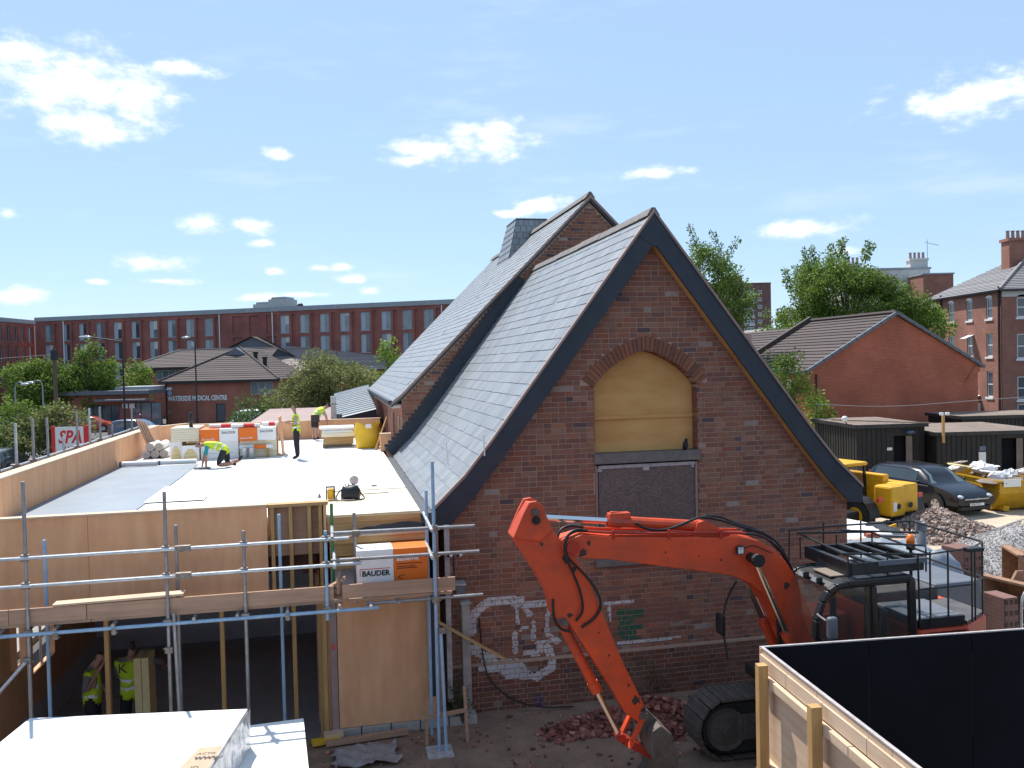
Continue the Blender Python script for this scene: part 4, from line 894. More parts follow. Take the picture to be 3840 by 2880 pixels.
for a, b, v_, z_, lab in ((-4.75, -4.06, 9.2, .80, 'white and orange wrapped roll on the printed packs by the cream stack'), (-4.2, -3.5, 9.0, .80, 'white and orange wrapped roll at the front of the printed packs'), (-3.48, -3.08, 9.25, .805, 'short wrapped roll on the end of the printed packs'), (-4.0, -3.2, 8.86, .27, 'orange wrapped roll lying between the metal buckets and the cream pack')):
    r_ = thing('wrapped_roll', lab, 'roll', on((a + b) / 2, v_, RZ + z_ - .055)); h = (b - a)
    for q0, q1, mt in ((0, .42, 'print_white'), (.42, .8, 'print_red' if z_ > .5 else 'print_orange'), (.8, 1, 'print_white')):
        mb = MB(BF); mb.tube((a + h * q0, v_, RZ + z_), (a + h * q1, v_, RZ + z_), .052, 12); mb.build('wrap', mt, r_)
    if z_ < .5:
        for q in (.15, .8): mb = MB(BF); mb.box(a + h * q, a + h * q + .06, v_ - .05, v_ + .05, RZ, RZ + z_ - .045); mb.build('bearer', 'pine', r_)
t = thing('plywood_sheet', 'pinkish plywood sheet standing against the end of the packs', 'plywood', on(-3.02, 9.5)); mb = MB(BF); mb.beam((-2.98, 9.45, RZ), (-3.05, 9.45, RZ + .98), .85, .025, up=(1, 0, 0)); mb.build('sheet', 'plywood_red', t)
mb = MB(BF); mb.lathe([(.0, 0), (.05, 0), (.055, .28), (.045, .30), (.03, .33), (.03, .36), (0, .37)], (-5.18, 9.2, RZ + .801), 12); tag(mb.build('canister', 'black_plastic', smooth=True), 'black canister standing on the pale cream stack', 'canister')
for u_, lab in ((-3.87, 'dull metal bucket beside the white wrapped pack'), (-3.70, 'dull metal bucket at the end of the orange roll')):
    t = thing('bucket', lab, 'bucket', on(u_, 8.66)); mb = MB(BF); mb.lathe([(.0, 0), (.068, 0), (.08, .26), (.084, .265), (.078, .265), (.066, .02), (0, .02)], (u_, 8.66, RZ), 14); mb.build('pail', 'galv_bright', t, smooth=True)
    mb = MB(BF); mb.path([(u_ - .08, 8.66, RZ + .25), (u_ - .07, 8.60, RZ + .2), (u_ + .07, 8.60, RZ + .2), (u_ + .08, 8.66, RZ + .25)], .004, 5); mb.build('handle', 'galv', t)
# boards and timber by the bulk bag
t = thing('board_stack', 'stack of insulation boards and timber beside the yellow bulk bag', 'board stack', on(-1.6, 11.1))
part(t, 'pallet', 'felt_brown', -2.0, -1.2, 10.75, 11.6, RZ, RZ + .08); part(t, 'timber_layer', 'pine_long', -1.98, -1.16, 10.72, 11.6, RZ + .082, RZ + .29); part(t, 'foam_layer', 'pale_foam', -2.03, -1.14, 10.68, 11.6, RZ + .292, RZ + .40); part(t, 'foam_layer', 'insulation_white', -2.0, -1.16, 10.7, 11.6, RZ + .402, RZ + .46); part(t, 'foam_layer', 'print_white', -2.08, -1.14, 10.68, 11.62, RZ + .50, RZ + .55); part(t, 'foam_layer', 'galv_bright', -1.98, -1.2, 10.72, 11.5, RZ + .462, RZ + .498)
t = thing('bulk_bag', 'open yellow woven bulk bag with dusty sides on the flat roof', 'bulk bag', on(-.8, 10.3))
mb = MB(BF); rb2 = random.Random(8); prof = []
for j in range(9):
    zf = j / 8; 
    for i in range(20):
        a = 2 * PI * i / 20; k = 1.0 + .05 * math.sin(3 * a + j) + rb2.uniform(-.02, .02) - .06 * (1 - zf) + .05 * math.sin(zf * 3)
        ca, sa = math.cos(a), math.sin(a); q = max(abs(ca), abs(sa)); qq = .55 + .45 / q * .8
        prof.append((-.80 + ca * .36 * k * qq, 10.30 + sa * .32 * k * qq, RZ + zf * .66 + (.05 * math.sin(2 * a + 1) + .03 * math.sin(5 * a) if j == 8 else 0)))
mb.add(prof, [(j * 20 + i, j * 20 + (i + 1) % 20, (j + 1) * 20 + (i + 1) % 20, (j + 1) * 20 + i) for j in range(8) for i in range(20)] + [tuple(range(19, -1, -1))]); mb.build('bag', 'yellow_bag', t, smooth=True)
mb = MB(BF); mb.ball((-.8, 10.3, RZ + .42), (.30, .26, .10), 12, 6); mb.build('contents', 'felt_brown', t)
for a in (.6, 2.3, 3.9, 5.4): mb = MB(BF); c_, s_ = math.cos(a), math.sin(a); mb.path([(-.8 + .33 * c_, 10.3 + .28 * s_, RZ + .58), (-.8 + .36 * c_, 10.3 + .3 * s_, RZ + .74), (-.72 + .33 * c_, 10.3 + .3 * s_, RZ + .60)], .012, 5); mb.build('handle', 'yellow_bag', t)
mb = MB(BF); mb.box(-.86, -.70, 9.985, 9.99, RZ + .55, RZ + .66); mb.build('tag', 'print_white', t)
mb = MB(BF); mb.beam((-.62, 9.55, RZ), (-.28, 9.9, 4.15), .045, .045); tag(mb.build('timber_prop', 'pine'), 'thin timber leaning from the roof to the hall wall', 'timber')
t = thing('wall_pier', 'boxed plywood pier at the foot of the hall side wall', 'pier', on(-.42, 9.2)); part(t, 'box_panel', 'plywood_red', -.52, -.24, 9.06, 9.30, RZ, RZ + .44); part(t, 'box_cap', 'plywood_pale', -.53, -.23, 9.05, 9.31, RZ + .441, RZ + .46)
# tools on the bare deck
t = thing('radio', 'small yellow site radio with black frame on the bare deck', 'radio', on(-1.78, 1.2)); part(t, 'body', 'radio_yellow', -1.845, -1.735, 1.14, 1.28, RZ + .012, RZ + .185, .015)
for q in (-1.862, -1.728):
    mb = MB(BF); mb.path([(q, 1.13, RZ + .005), (q, 1.13, RZ + .21), (q, 1.29, RZ + .21), (q, 1.29, RZ + .005)], .012, 6, smooth=1); mb.build('roll_bar', 'black_plastic', t)
part(t, 'handle', 'black_plastic', -1.86, -1.73, 1.19, 1.23, RZ + .20, RZ + .225, .006); part(t, 'speaker', 'radio_yellow', -1.825, -1.755, 1.132, 1.139, RZ + .04, RZ + .16)
mb = MB(BF); mb.tube((-1.72, 1.26, RZ + .2), (-1.80, 1.4, RZ + .31), .003, 5); mb.tube((-1.80, 1.4, RZ + .31), (-1.69, 1.5, RZ + .52), .0025, 5); mb.build('aerial', 'hose', t)
t = thing('tool_bag', 'black fabric tool bag with strap on the bare deck', 'tool bag', on(-1.47, 1.15))
mb = MB(BF); P_ = []
for j, (zz, kx, ky) in enumerate(((0, 1, 1), (.06, 1.06, 1.05), (.15, 1.0, .95), (.205, .85, .62), (.225, .72, .3))):
    for i in range(16):
        a = 2 * PI * i / 16; P_.append((-1.47 + math.cos(a) * .155 * kx * (1 + .06 * math.sin(5 * a + j)), 1.15 + math.sin(a) * .11 * ky, RZ + zz + .012 * math.sin(3 * a + j)))
mb.add(P_, [(j * 16 + i, j * 16 + (i + 1) % 16, (j + 1) * 16 + (i + 1) % 16, (j + 1) * 16 + i) for j in range(4) for i in range(16)] + [tuple(range(15, -1, -1)), tuple(range(64, 80))]); mb.build('bag', 'black_plastic', t, smooth=True)
mb = MB(BF); mb.path([(-1.57, 1.13, RZ + .2), (-1.68, 1.10, RZ + .12), (-1.72, 1.02, RZ + .012), (-1.55, .95, RZ + .012), (-1.4, .95, RZ + .012)], .011, 5); mb.path([(-1.36, 1.12, RZ + .2), (-1.27, 1.08, RZ + .06), (-1.23, 1.02, RZ + .012), (-1.34, .99, RZ + .012)], .011, 5); mb.build('strap', 'hose', t)
for q in (-1.56, -1.50, -1.44): mb = MB(BF); mb.tube((q, 1.15, RZ + .18), (q + .01, 1.15, RZ + .255), .012, 6); mb.build('tool_handle', 'hose', t)
mb = MB(BF); mb.lathe([(.0, -.03), (.085, -.03), (.09, 0), (.085, .03), (0, .03)], (-1.365, 2.85, RZ + .092), 18, 'y'); tag(mb.build('tape_roll', 'saw_pale', smooth=True), 'round pale roll standing on edge behind the tool bag', 'roll')
mb = MB(BF); mb.tube((-1.3, 1.55, RZ + .012), (-.80, 1.62, RZ + .012), .008, 6); tag(mb.build('metal_rod', 'galv'), 'thin metal rod lying on the deck beside the tool bag', 'rod')
mb = MB(BF); mb.box(-1.06, -.96, 2.55, 2.58, RZ, RZ + .02); tag(mb.build('knife', 'ink'), 'small dark knife lying on the white roof boards', 'knife')
mb = MB(BF); mb.lathe([(0, 0), (.035, 0), (.008, .07), (0, .07)], (-1.98, 1.5, RZ), 8); tag(mb.build('metal_cone', 'galv'), 'tiny grey metal cone standing beside the radio', 'cone')
rq = random.Random(55); mb = MB(BF)
for k in range(150):
    x, y, w_ = rq.uniform(-4.7, -.7), rq.uniform(.3, 9.0), rq.uniform(.02, .10); a = rq.choice((0, 0, 1.57, rq.uniform(0, 3))); mb.obox((x, y, DZ + .0065), (w_ * (4 if a == 0 and rq.random() < .3 else 1), rq.uniform(.008, .03), .001), (math.cos(a), math.sin(a), 0))
mb.build('scuff_marks', 'fascia_grey', ext, stuff=True)
mb = MB(BF); mb.box(-4.78, -4.44, 6.72, 6.98, RZ + .002, RZ + .03); tag(mb.build('kneeling_board', 'plastic_grey'), 'grey board under the hands of the kneeling worker', 'board')
# ------------------------------------------------------------------ people
def seg_dist(p, a, b):
    d = b - a; t = max(0, min(1, (p - a).dot(d) / max(d.length_squared, 1e-9))); return (p - a - d * t).length
def person(label, J, fwd, up_head, cl, s=1.0, group=None, vest=True, side=None):
    """J: joints in world metres; cl: dict of material names"""
    J = {k: Vector(v_) for k, v_ in J.items()}
    base = Vector((J['pelvis'].x, J['pelvis'].y, min(v_.z for v_ in J.values()) - .02))
    root = thing('person', label, 'person', base, group)
    nodes, edges, tags = [], [], []
    def node(p, r, r2=None): nodes.append((Vector(p), r * s, (r2 or r) * s)); return len(nodes) - 1
    def link(a, b, tg): edges.append((a, b)); tags.append(tg)
    F = Vector(fwd).normalized(); UH = Vector(up_head).normalized()
    pel = node(J['pelvis'], .16, .14); mid = node(J['pelvis'].lerp(J['chest'], .5), .165, .145); ch = node(J['chest'], .175, .15)
    nk = node(J['neck'], .062); hb = node(J['head'] - UH * .07 * s, .075); hm = node(J['head'] + UH * .02 * s, .092); ht = node(J['head'] + UH * .10 * s, .062)
    link(pel, mid, 'torso'); link(mid, ch, 'torso'); link(ch, nk, 'neck'); link(nk, hb, 'neck'); link(hb, hm, 'head'); link(hm, ht, 'head')
    ns = node(J['head'] - UH * .01 * s + F * .105 * s, .017); link(hm, ns, 'head')
    for S_ in 'LR':
        sh = node(J['sh' + S_], .068); el_ = node(J['el' + S_], .046); wr = node(J['wr' + S_], .034)
        link(ch, sh, 'torso'); link(sh, el_, 'upper'); link(el_, wr, 'fore')
        d = (J['wr' + S_] - J['el' + S_]).normalized(); pm = node(J['wr' + S_] + d * .07 * s, .036, .026); link(wr, pm, 'hand')
        sd = d.cross(F if abs(d.dot(F)) < .9 else UH).normalized(); nrm = d.cross(sd)
        for q, ln in ((-1.5, .060), (-.5, .075), (.5, .07), (1.5, .055)):
            f1 = node(J['wr' + S_] + d * .12 * s + sd * q * .021 * s, .0105); f2 = node(J['wr' + S_] + (d * (.12 + ln) + sd * q * .024 + nrm * .03) * s, .009); link(pm, f1, 'hand'); link(f1, f2, 'hand')
        t1 = node(J['wr' + S_] + (d * .06 + sd * .055) * s, .012); t2 = node(J['wr' + S_] + (d * .10 + sd * .075 + nrm * .015) * s, .010); link(pm, t1, 'hand'); link(t1, t2, 'hand')
        hp = node(J['hip' + S_], .112); kn = node(J['kn' + S_], .078); an = node(J['an' + S_], .056); to = node(J['to' + S_], .042, .034)
        link(pel, hp, 'leg'); link(hp, kn, 'leg'); link(kn, an, 'shin'); link(an, to, 'foot')
    me = bpy.data.meshes.new('person_skeleton'); me.from_pydata([n_[0] - base for n_ in nodes], edges, [])
    o = bpy.data.objects.new('body', me); COL.objects.link(o)
    sk = o.modifiers.new('skin', 'SKIN'); sk.use_smooth_shade = True; sk.branch_smoothing = .6
    ss = o.modifiers.new('sub', 'SUBSURF'); ss.levels = 2; ss.render_levels = 2
    lay_ = me.skin_vertices[0].data
    for i, n_ in enumerate(nodes): lay_[i].radius = (n_[1], n_[2]); lay_[i].use_root = (i == 0)
    bpy.context.view_layer.update()
    dg = bpy.context.evaluated_depsgraph_get(); bm_ = bpy.data.meshes.new_from_object(o.evaluated_get(dg)); COL.objects.unlink(o); bpy.data.objects.remove(o)
    bm_.name = 'body'; bm_.materials.clear()
    names = ['skin', cl['shirt'], cl['trousers'], cl['boot'], cl['hair'], cl.get('sleeve', 'skin')]
    for n_ in names: bm_.materials.append(MATS[n_])
    mp_ = {'head': 0, 'neck': 0, 'hand': 0, 'fore': 5, 'upper': 1, 'torso': 1, 'leg': 2, 'shin': 2, 'foot': 3}
    if cl.get('shorts'): mp_['shin'] = 0
    segs = [(nodes[a][0] - base, nodes[b][0] - base, t_) for (a, b), t_ in zip(edges, tags)]
    hc = J['head'] - base; pv, cv = J['pelvis'] - base, J['chest'] - base; ax = (cv - pv)
    vf = {'vest': [], 'band': []}
    for f_ in bm_.polygons:
        c = f_.center; tg = min(segs, key=lambda q: seg_dist(c, q[0], q[1]) / (1.6 if q[2] == 'torso' else 1.0))[2]; mi = mp_[tg]
        if tg == 'head' and ((c - hc).dot(UH) > .055 * s or ((c - hc).dot(F) < -.02 * s and (c - hc).dot(UH) > -.045 * s)): mi = 4
        f_.material_index = mi
        t = (c - pv).dot(ax) / ax.length_squared
        if vest and tg in ('torso', 'leg', 'upper') and -.32 < t < 1.28 and not (tg == 'leg' and (t > .3 or (c - pv).length > .17 * s)) and (tg != 'upper' or seg_dist(c, pv, cv) < .20 * s):
            k = 'band' if (.12 < t < .24 or .48 < t < .60) else 'vest'
            vf[k].append(f_.index)
    b = bpy.data.objects.new('body', bm_); COL.objects.link(b); b.parent = root; WL[b.name] = base
    bm_.polygons.foreach_set('use_smooth', [True] * len(bm_.polygons))
    if vest:
        for k, mt, off in (('vest', 'hivis', .016), ('band', 'reflective', .018)):
            idx = vf[k]
            if not idx: continue
            vm = {}; vs_, fs_ = [], []
            for i in idx:
                f_ = bm_.polygons[i]; q = []
                for vi in f_.vertices:
                    if vi not in vm: v_ = bm_.vertices[vi]; vm[vi] = len(vs_); vs_.append(v_.co + v_.normal * off * s + base)
                    q.append(vm[vi])
                fs_.append(q)
            mb = MB(); mb.add(vs_, fs_); vo = mb.build('hi_vis_vest' if k == 'vest' else 'reflective_band', mt, root, smooth=True)
            if k == 'vest': sol = vo.modifiers.new('solid', 'SOLIDIFY'); sol.thickness = .006; sol.offset = 1
    return root
def BP(d, o, s, fl=1): return {k: bpt(o[0] + v_[0] * s * fl, o[1] + v_[1] * s, o[2] + v_[2] * s) for k, v_ in d.items()}
BUv = (BF.to_3x3() @ Vector((1, 0, 0))); BVv = (BF.to_3x3() @ Vector((0, 1, 0)))
# standing, turned to the left, forearms raised in front of the chest
stand = dict(pelvis=(.02, 0, .95), chest=(0, 0, 1.32), neck=(-.01, 0, 1.49), head=(-.04, 0, 1.63), shL=(.0, -.19, 1.42), shR=(.0, .19, 1.42), elL=(.02, -.25, 1.14), elR=(.02, .25, 1.14), wrL=(-.15, -.16, 1.16), wrR=(-.17, .10, 1.20),
             hipL=(.02, -.10, .90), hipR=(.02, .10, .90), knL=(.0, -.12, .50), knR=(.03, .12, .50), anL=(.03, -.13, .09), anR=(.05, .13, .09), toL=(-.13, -.14, .045), toR=(-.11, .14, .045))
person('worker in hi-vis vest and dark trousers standing on the white roof', BP(stand, (-2.60, 8.05, RZ - .005), .765), -BUv * .95 - BVv * .3, (0, 0, 1), dict(shirt='shirt_pale', trousers='trousers_dark', boot='boot', hair='hair_dark'), .765)
# kneeling, leaning forward on both hands
kneel = dict(pelvis=(.24, 0, .52), chest=(-.16, 0, .70), neck=(-.33, 0, .69), head=(-.46, 0, .66), shL=(-.20, -.18, .68), shR=(-.20, .18, .68), elL=(-.24, -.20, .38), elR=(-.32, .20, .38), wrL=(-.25, -.16, .13), wrR=(-.38, .14, .13),
             hipL=(.24, -.10, .48), hipR=(.26, .10, .48), knL=(.06, -.12, .07), knR=(.30, .14, .07), anL=(.48, -.12, .10), anR=(.62, .13, .16), toL=(.56, -.12, .05), toR=(.70, .13, .30))
person('worker in teal shirt and hi-vis vest kneeling with both hands on the roof', BP(kneel, (-4.33, 7.0, RZ), .80), -BUv * .8 + Vector((0, 0, -.5)), -BUv * .5 + Vector((0, 0, .8)), dict(shirt='shirt_teal', trousers='trousers_dark', boot='boot', hair='hair_brown', shorts=True), .80)
# bending over the rear parapet
bend = dict(pelvis=(0, 0, .86), chest=(.22, .16, 1.14), neck=(.32, .22, 1.20), head=(.44, .28, 1.23), shL=(.30, .02, 1.10), shR=(.16, .32, 1.12), elL=(.42, .05, .88), elR=(.40, .36, .88), wrL=(.46, .16, .70), wrR=(.44, .36, .70),
            hipL=(.05, -.10, .82), hipR=(-.05, .10, .82), knL=(.05, -.12, .46), knR=(-.06, .12, .46), anL=(.03, -.12, .09), anR=(-.07, .12, .09), toL=(.16, -.06, .045), toR=(.05, .2, .045))
pb = person('worker in hi-vis vest with tool belt bending over the rear parapet', BP(bend, (-2.25, 13.55, RZ), .82), BUv * .8 + BVv * .4 + Vector((0, 0, -.4)), (.2, .2, .9), dict(shirt='shirt_pale', trousers='trousers_dark', boot='boot', hair='hair_brown', shorts=True), .82)
mb = MB(BF); mb.box(-2.36, -2.10, 13.35, 13.47, RZ + .56, RZ + .78); mb.build('tool_belt', 'boot', pb, bevel=.03)
# two workers inside the open ground floor
think = dict(pelvis=(0, 0, .95), chest=(.02, 0, 1.32), neck=(.06, 0, 1.49), head=(.12, 0, 1.60), shL=(.0, .19, 1.41), shR=(.02, -.19, 1.41), elL=(.02, .26, 1.14), elR=(-.06, -.27, 1.12), wrL=(.14, .24, .95), wrR=(.14, -.08, 1.42),
             hipL=(0, .10, .90), hipR=(0, -.10, .90), knL=(.04, .12, .50), knR=(.02, -.12, .50), anL=(.0, .13, .09), anR=(-.02, -.13, .09), toL=(.16, .14, .045), toR=(.14, -.14, .045))
FZ = -.62
person('bearded worker in grey shirt and open hi-vis vest holding hand to mouth', BP(think, (-5.62, 1.4, FZ), .98), BUv * .9 - BVv * .2 + Vector((0, 0, -.3)), (.15, 0, 1), dict(shirt='shirt_grey', trousers='trousers_dark', boot='boot', hair='hair_dark'), .98)
carry = dict(pelvis=(0, 0, .95), chest=(-.01, -.03, 1.32), neck=(0, .0, 1.49), head=(.01, .03, 1.62), shL=(-.19, 0, 1.42), shR=(.19, 0, 1.42), elL=(-.24, .12, 1.15), elR=(.42, .06, 1.33), wrL=(-.14, .28, 1.0), wrR=(.40, .30, 1.20),
             hipL=(-.10, 0, .90), hipR=(.10, 0, .90), knL=(-.12, .03, .50), knR=(.12, .03, .50), anL=(-.13, 0, .09), anR=(.13, -.02, .09), toL=(-.14, .16, .045), toR=(.15, .14, .045))
pc = person('worker seen from behind in hi-vis vest with letter K steadying foam boards', BP(carry, (-5.02, 1.45, FZ), 1.03), BVv, (0, 0, 1), dict(shirt='shirt_grey', trousers='trousers_dark', boot='boot', hair='hair_dark'), 1.03)
text('vest_letter', 'K', upright(BF @ Matrix.Translation((-5.19, 1.245, .70))), .22, 'ink', pc, .004)
for k in range(2):
    mb = MB(BF); mb.beam((-4.83 + .11 * k, 1.25, FZ), (-4.86 + .115 * k, 1.32, .96), .105, .5, up=(0, 1, 0)); tag(mb.build('foam_board', 'cream_foam'), ('upright cream foam board touching the side of the worker with the K', 'outer upright cream foam board away from the worker with the K')[k], 'foam board', 'upright foam boards')
# ------------------------------------------------------------------ orange tracked excavator working beside the gable
ex = thing('excavator', 'orange tracked excavator with black cab parked in front of the brick gable', 'excavator', bpt(4.6, -3.1, 0))
XV = -3.1
def pris(name, mt, poly, v0, v1, parent=None, bevel=.012):
    mb = MB(BF); mb.prism(poly, v0, v1); return mb.build(name, mt, parent or ex, bevel=bevel)
boom = [(.99, 3.33), (1.23, 3.39), (1.56, 3.335), (2.32, 3.285), (2.9, 3.245), (3.3, 3.225), (3.6, 3.15), (3.8, 3.02), (3.96, 2.86), (4.10, 2.64), (4.28, 2.2), (4.45, 1.72), (4.42, 1.60), (4.30, 1.58), (4.12, 1.75), (3.88, 2.06), (3.75, 2.28), (3.63, 2.47), (3.45, 2.62), (3.19, 2.74), (2.7, 2.84), (2.12, 2.95), (1.56, 3.06), (1.22, 3.10), (1.0, 3.18), (.95, 3.26)]
bo = pris('boom', 'excavator_orange', boom, XV - .19, XV + .19)
for w in (-.215, .195):
    mb = MB(BF); mb.lathe([(0, 0), (.085, 0), (.085, .02), (0, .02)], (1.10, XV + w, 3.24), 14, 'y'); mb.build('pivot_boss', 'excavator_deep', bo)
for u_ in (1.62, 2.35, 3.05):
    mb = MB(BF); mb.box(u_ - .015, u_ + .015, XV - .20, XV - .17, 3.30 - (u_ - 1.6) * .055, 3.42 - (u_ - 1.6) * .055); mb.build('pipe_clamp', 'excavator_deep', bo)
for q, rr in ((-.155, .016), (-.10, .016), (.12, .016)):
    mb = MB(BF); mb.path([(1.30, XV + q, 3.42), (1.65, XV + q, 3.375), (2.4, XV + q, 3.325), (3.1, XV + q, 3.285), (3.42, XV + q, 3.26)], rr, 8, smooth=1); mb.build('steel_pipe', 'excavator_orange' if q > -.15 else 'excavator_deep', bo)
arm = [(.58, 3.80), (.67, 3.79), (.74, 3.66), (.84, 3.50), (.92, 3.38), (1.13, 3.12), (1.27, 2.90), (1.48, 2.39), (1.73, 1.75), (1.99, 1.20), (2.09, .96), (2.02, .90), (1.88, 1.0), (1.77, 1.08), (1.54, 1.50), (1.05, 2.29), (.95, 2.33), (.85, 2.39), (.80, 2.65), (.66, 2.92), (.51, 3.16), (.36, 3.40), (.42, 3.52), (.48, 3.64)]
ao = pris('dipper_arm', 'excavator_orange', arm, XV - .14, XV + .14)
for w in (-.175, .115):   # twin plates at the top of the arm
    pris('arm_plate', 'excavator_orange', [(.36, 3.40), (.50, 3.70), (.57, 3.82), (.66, 3.83), (.74, 3.77), (.79, 3.62), (.86, 3.47), (.70, 3.34)], XV + w, XV + w + .06, ao, .008)
for u_, z_, r_ in ((.635, 3.70, .045), (.645, 3.60, .05), (.97, 2.32, .05), (1.99, 1.05, .055)):
    mb = MB(BF); mb.tube((u_, XV - .21, z_), (u_, XV + .21, z_), r_, 12); mb.tube((u_, XV - .23, z_), (u_, XV - .21, z_), r_ * .55, 8); mb.build('pin', 'hose' if z_ == 3.60 else 'track_steel', ao)
# hydraulic rams
def ram(nm, p, q, f, r, mt='excavator_orange', w=0.0):
    p, q = Vector((p[0], XV + w, p[1])), Vector((q[0], XV + w, q[1])); m_ = p.lerp(q, f)
    mb = MB(BF); mb.tube(p, m_, r, 12); mb.tube(p.lerp(m_, .86), p.lerp(m_, 1.0), r * 1.16, 12); mb.tube(p + Vector((0, -.07, 0)), p + Vector((0, .07, 0)), r * 1.05, 12); o = mb.build(nm, mt, ex)
    mb = MB(BF); mb.tube(m_, q, r * .56, 10); mb.build('ram_rod', 'chrome', o)
    mb = MB(BF); mb.tube(q + Vector((0, -.08, 0)), q + Vector((0, .08, 0)), r * .9, 10); mb.build('rod_eye', 'excavator_deep', o); return o
st = ram('arm_ram', (2.86, 3.36), (.66, 3.61), .57, .072)
mb = MB(BF); mb.box(1.62, 1.90, XV - .06, XV + .06, 3.52, 3.60); mb.tube((1.64, XV - .02, 3.60), (1.86, XV - .02, 3.57), .03, 8); mb.build('ram_port', 'excavator_orange', st, bevel=.01)
mb = MB(BF); mb.prism([(2.70, 3.24), (2.78, 3.42), (2.88, 3.44), (2.98, 3.40), (3.25, 3.22)], XV - .10, XV - .06); mb.prism([(2.70, 3.24), (2.78, 3.42), (2.88, 3.44), (2.98, 3.40), (3.25, 3.22)], XV + .06, XV + .10); mb.build('ram_lug', 'excavator_orange', bo)
ram('bucket_ram', (.99, 2.26), (1.72, .76), .60, .062)
ram('boom_ram', (4.15, 1.35), (3.46, 2.95), .40, .068, w=-.30); ram('boom_ram', (4.15, 1.35), (3.46, 2.95), .40, .068, w=.30)
mb = MB(BF); mb.tube((3.45, XV - .42, 2.96), (3.45, XV + .36, 2.96), .062, 12); mb.tube((3.45, XV - .425, 2.96), (3.45, XV - .37, 2.96), .085, 12); mb.build('ram_pin', 'hose', bo)
# bucket linkage and bucket, curled under the arm tip
mb = MB(BF); mb.beam((1.97, XV - .17, 1.04), (1.78, XV - .17, .68), .03, .09, up=(0, 1, 0)); mb.build('link', 'excavator_orange', ex)
mb = MB(BF); mb.beam((1.97, XV + .17, 1.04), (1.78, XV + .17, .68), .03, .09, up=(0, 1, 0)); mb.build('link', 'excavator_orange', ex)
mb = MB(BF); mb.beam((1.76, XV, .72), (2.12, XV, .50), .16, .10); mb.build('link', 'excavator_deep', ex)
bk = pris('bucket', 'track_steel', [(2.02, .92), (2.14, .98), (2.28, .86), (2.36, .55), (2.36, .25), (2.24, .06), (2.0, .0), (1.80, .02), (1.78, .06), (1.98, .10), (2.12, .24), (2.10, .5), (2.0, .62)], XV - .34, XV + .34, None, .015)
for q in (-.28, -.14, 0, .14, .28): mb = MB(BF); mb.beam((1.82, XV + q, .035), (1.64, XV + q, .02), .06, .035); mb.build('bucket_tooth', 'track_steel', bk)
for w in (-.10, .08): pris('bucket_ear', 'track_steel', [(1.93, 1.06), (2.03, 1.12), (2.16, .98), (2.16, .8), (2.0, .80), (1.93, .9)], XV + w - .06, XV + w + .08, bk, .006)
# hoses
H_ = [[(1.30, -.14, 3.42), (1.16, -.16, 3.46), (1.02, -.2, 3.40), (.97, -.22, 3.20), (1.08, -.22, 2.95), (1.18, -.20, 2.70), (1.22, -.19, 2.45), (1.12, -.18, 2.33)],
      [(1.34, -.11, 3.41), (1.14, -.12, 3.43), (1.0, -.18, 3.36), (.99, -.2, 3.15), (1.2, -.2, 2.95), (1.38, -.19, 2.72), (1.46, -.18, 2.50), (1.38, -.16, 2.34), (1.20, -.16, 2.24)],
      [(1.32, .10, 3.42), (1.10, .05, 3.47), (.96, 0, 3.40), (.94, -.05, 3.2), (1.0, -.1, 3.0)],
      [(.84, -.16, 2.62), (.83, -.18, 2.40), (.92, -.17, 2.24), (1.05, -.15, 2.20)],
      [(3.40, -.155, 3.26), (3.6, -.16, 3.23), (3.82, -.16, 3.10), (3.98, -.14, 2.92), (4.10, -.10, 2.70), (4.15, .0, 2.5)],
      [(3.40, -.10, 3.28), (3.62, -.10, 3.27), (3.86, -.10, 3.14), (4.04, -.06, 2.90), (4.14, .0, 2.62)],
      [(1.95, -.09, 3.47), (2.1, -.12, 3.38), (2.35, -.12, 3.36), (2.6, -.10, 3.43), (2.85, -.06, 3.50), (3.1, -.08, 3.44), (3.4, -.1, 3.33), (3.7, -.1, 3.24)],
      [(2.9, -.02, 3.49), (3.15, .02, 3.47), (3.35, .05, 3.36), (3.7, .02, 3.26), (3.95, 0, 3.02), (4.1, 0, 2.75)],
      [(2.95, .04, 3.46), (3.2, .08, 3.40), (3.5, .08, 3.30), (3.8, .08, 3.16), (4.0, .06, 2.95)],
      [(3.36, -.2, 3.08), (3.5, -.205, 3.12), (3.68, -.205, 3.02), (3.75, -.2, 3.0)]]
for i, h_ in enumerate(H_): mb = MB(BF); mb.path([(a, XV + b, c) for a, b, c in h_], .017 if i != 9 else .006, 7); mb.build('hose', 'hose', ex, smooth=True)
mb = MB(BF); mb.box(3.24, 3.34, XV - .26, XV - .20, 3.02, 3.12); wl_ = mb.build('work_light', 'black_plastic', bo, bevel=.01); mb = MB(BF); mb.box(3.25, 3.32, XV - .268, XV - .262, 3.03, 3.11); mb.build('lens', 'lamp_glass', wl_)
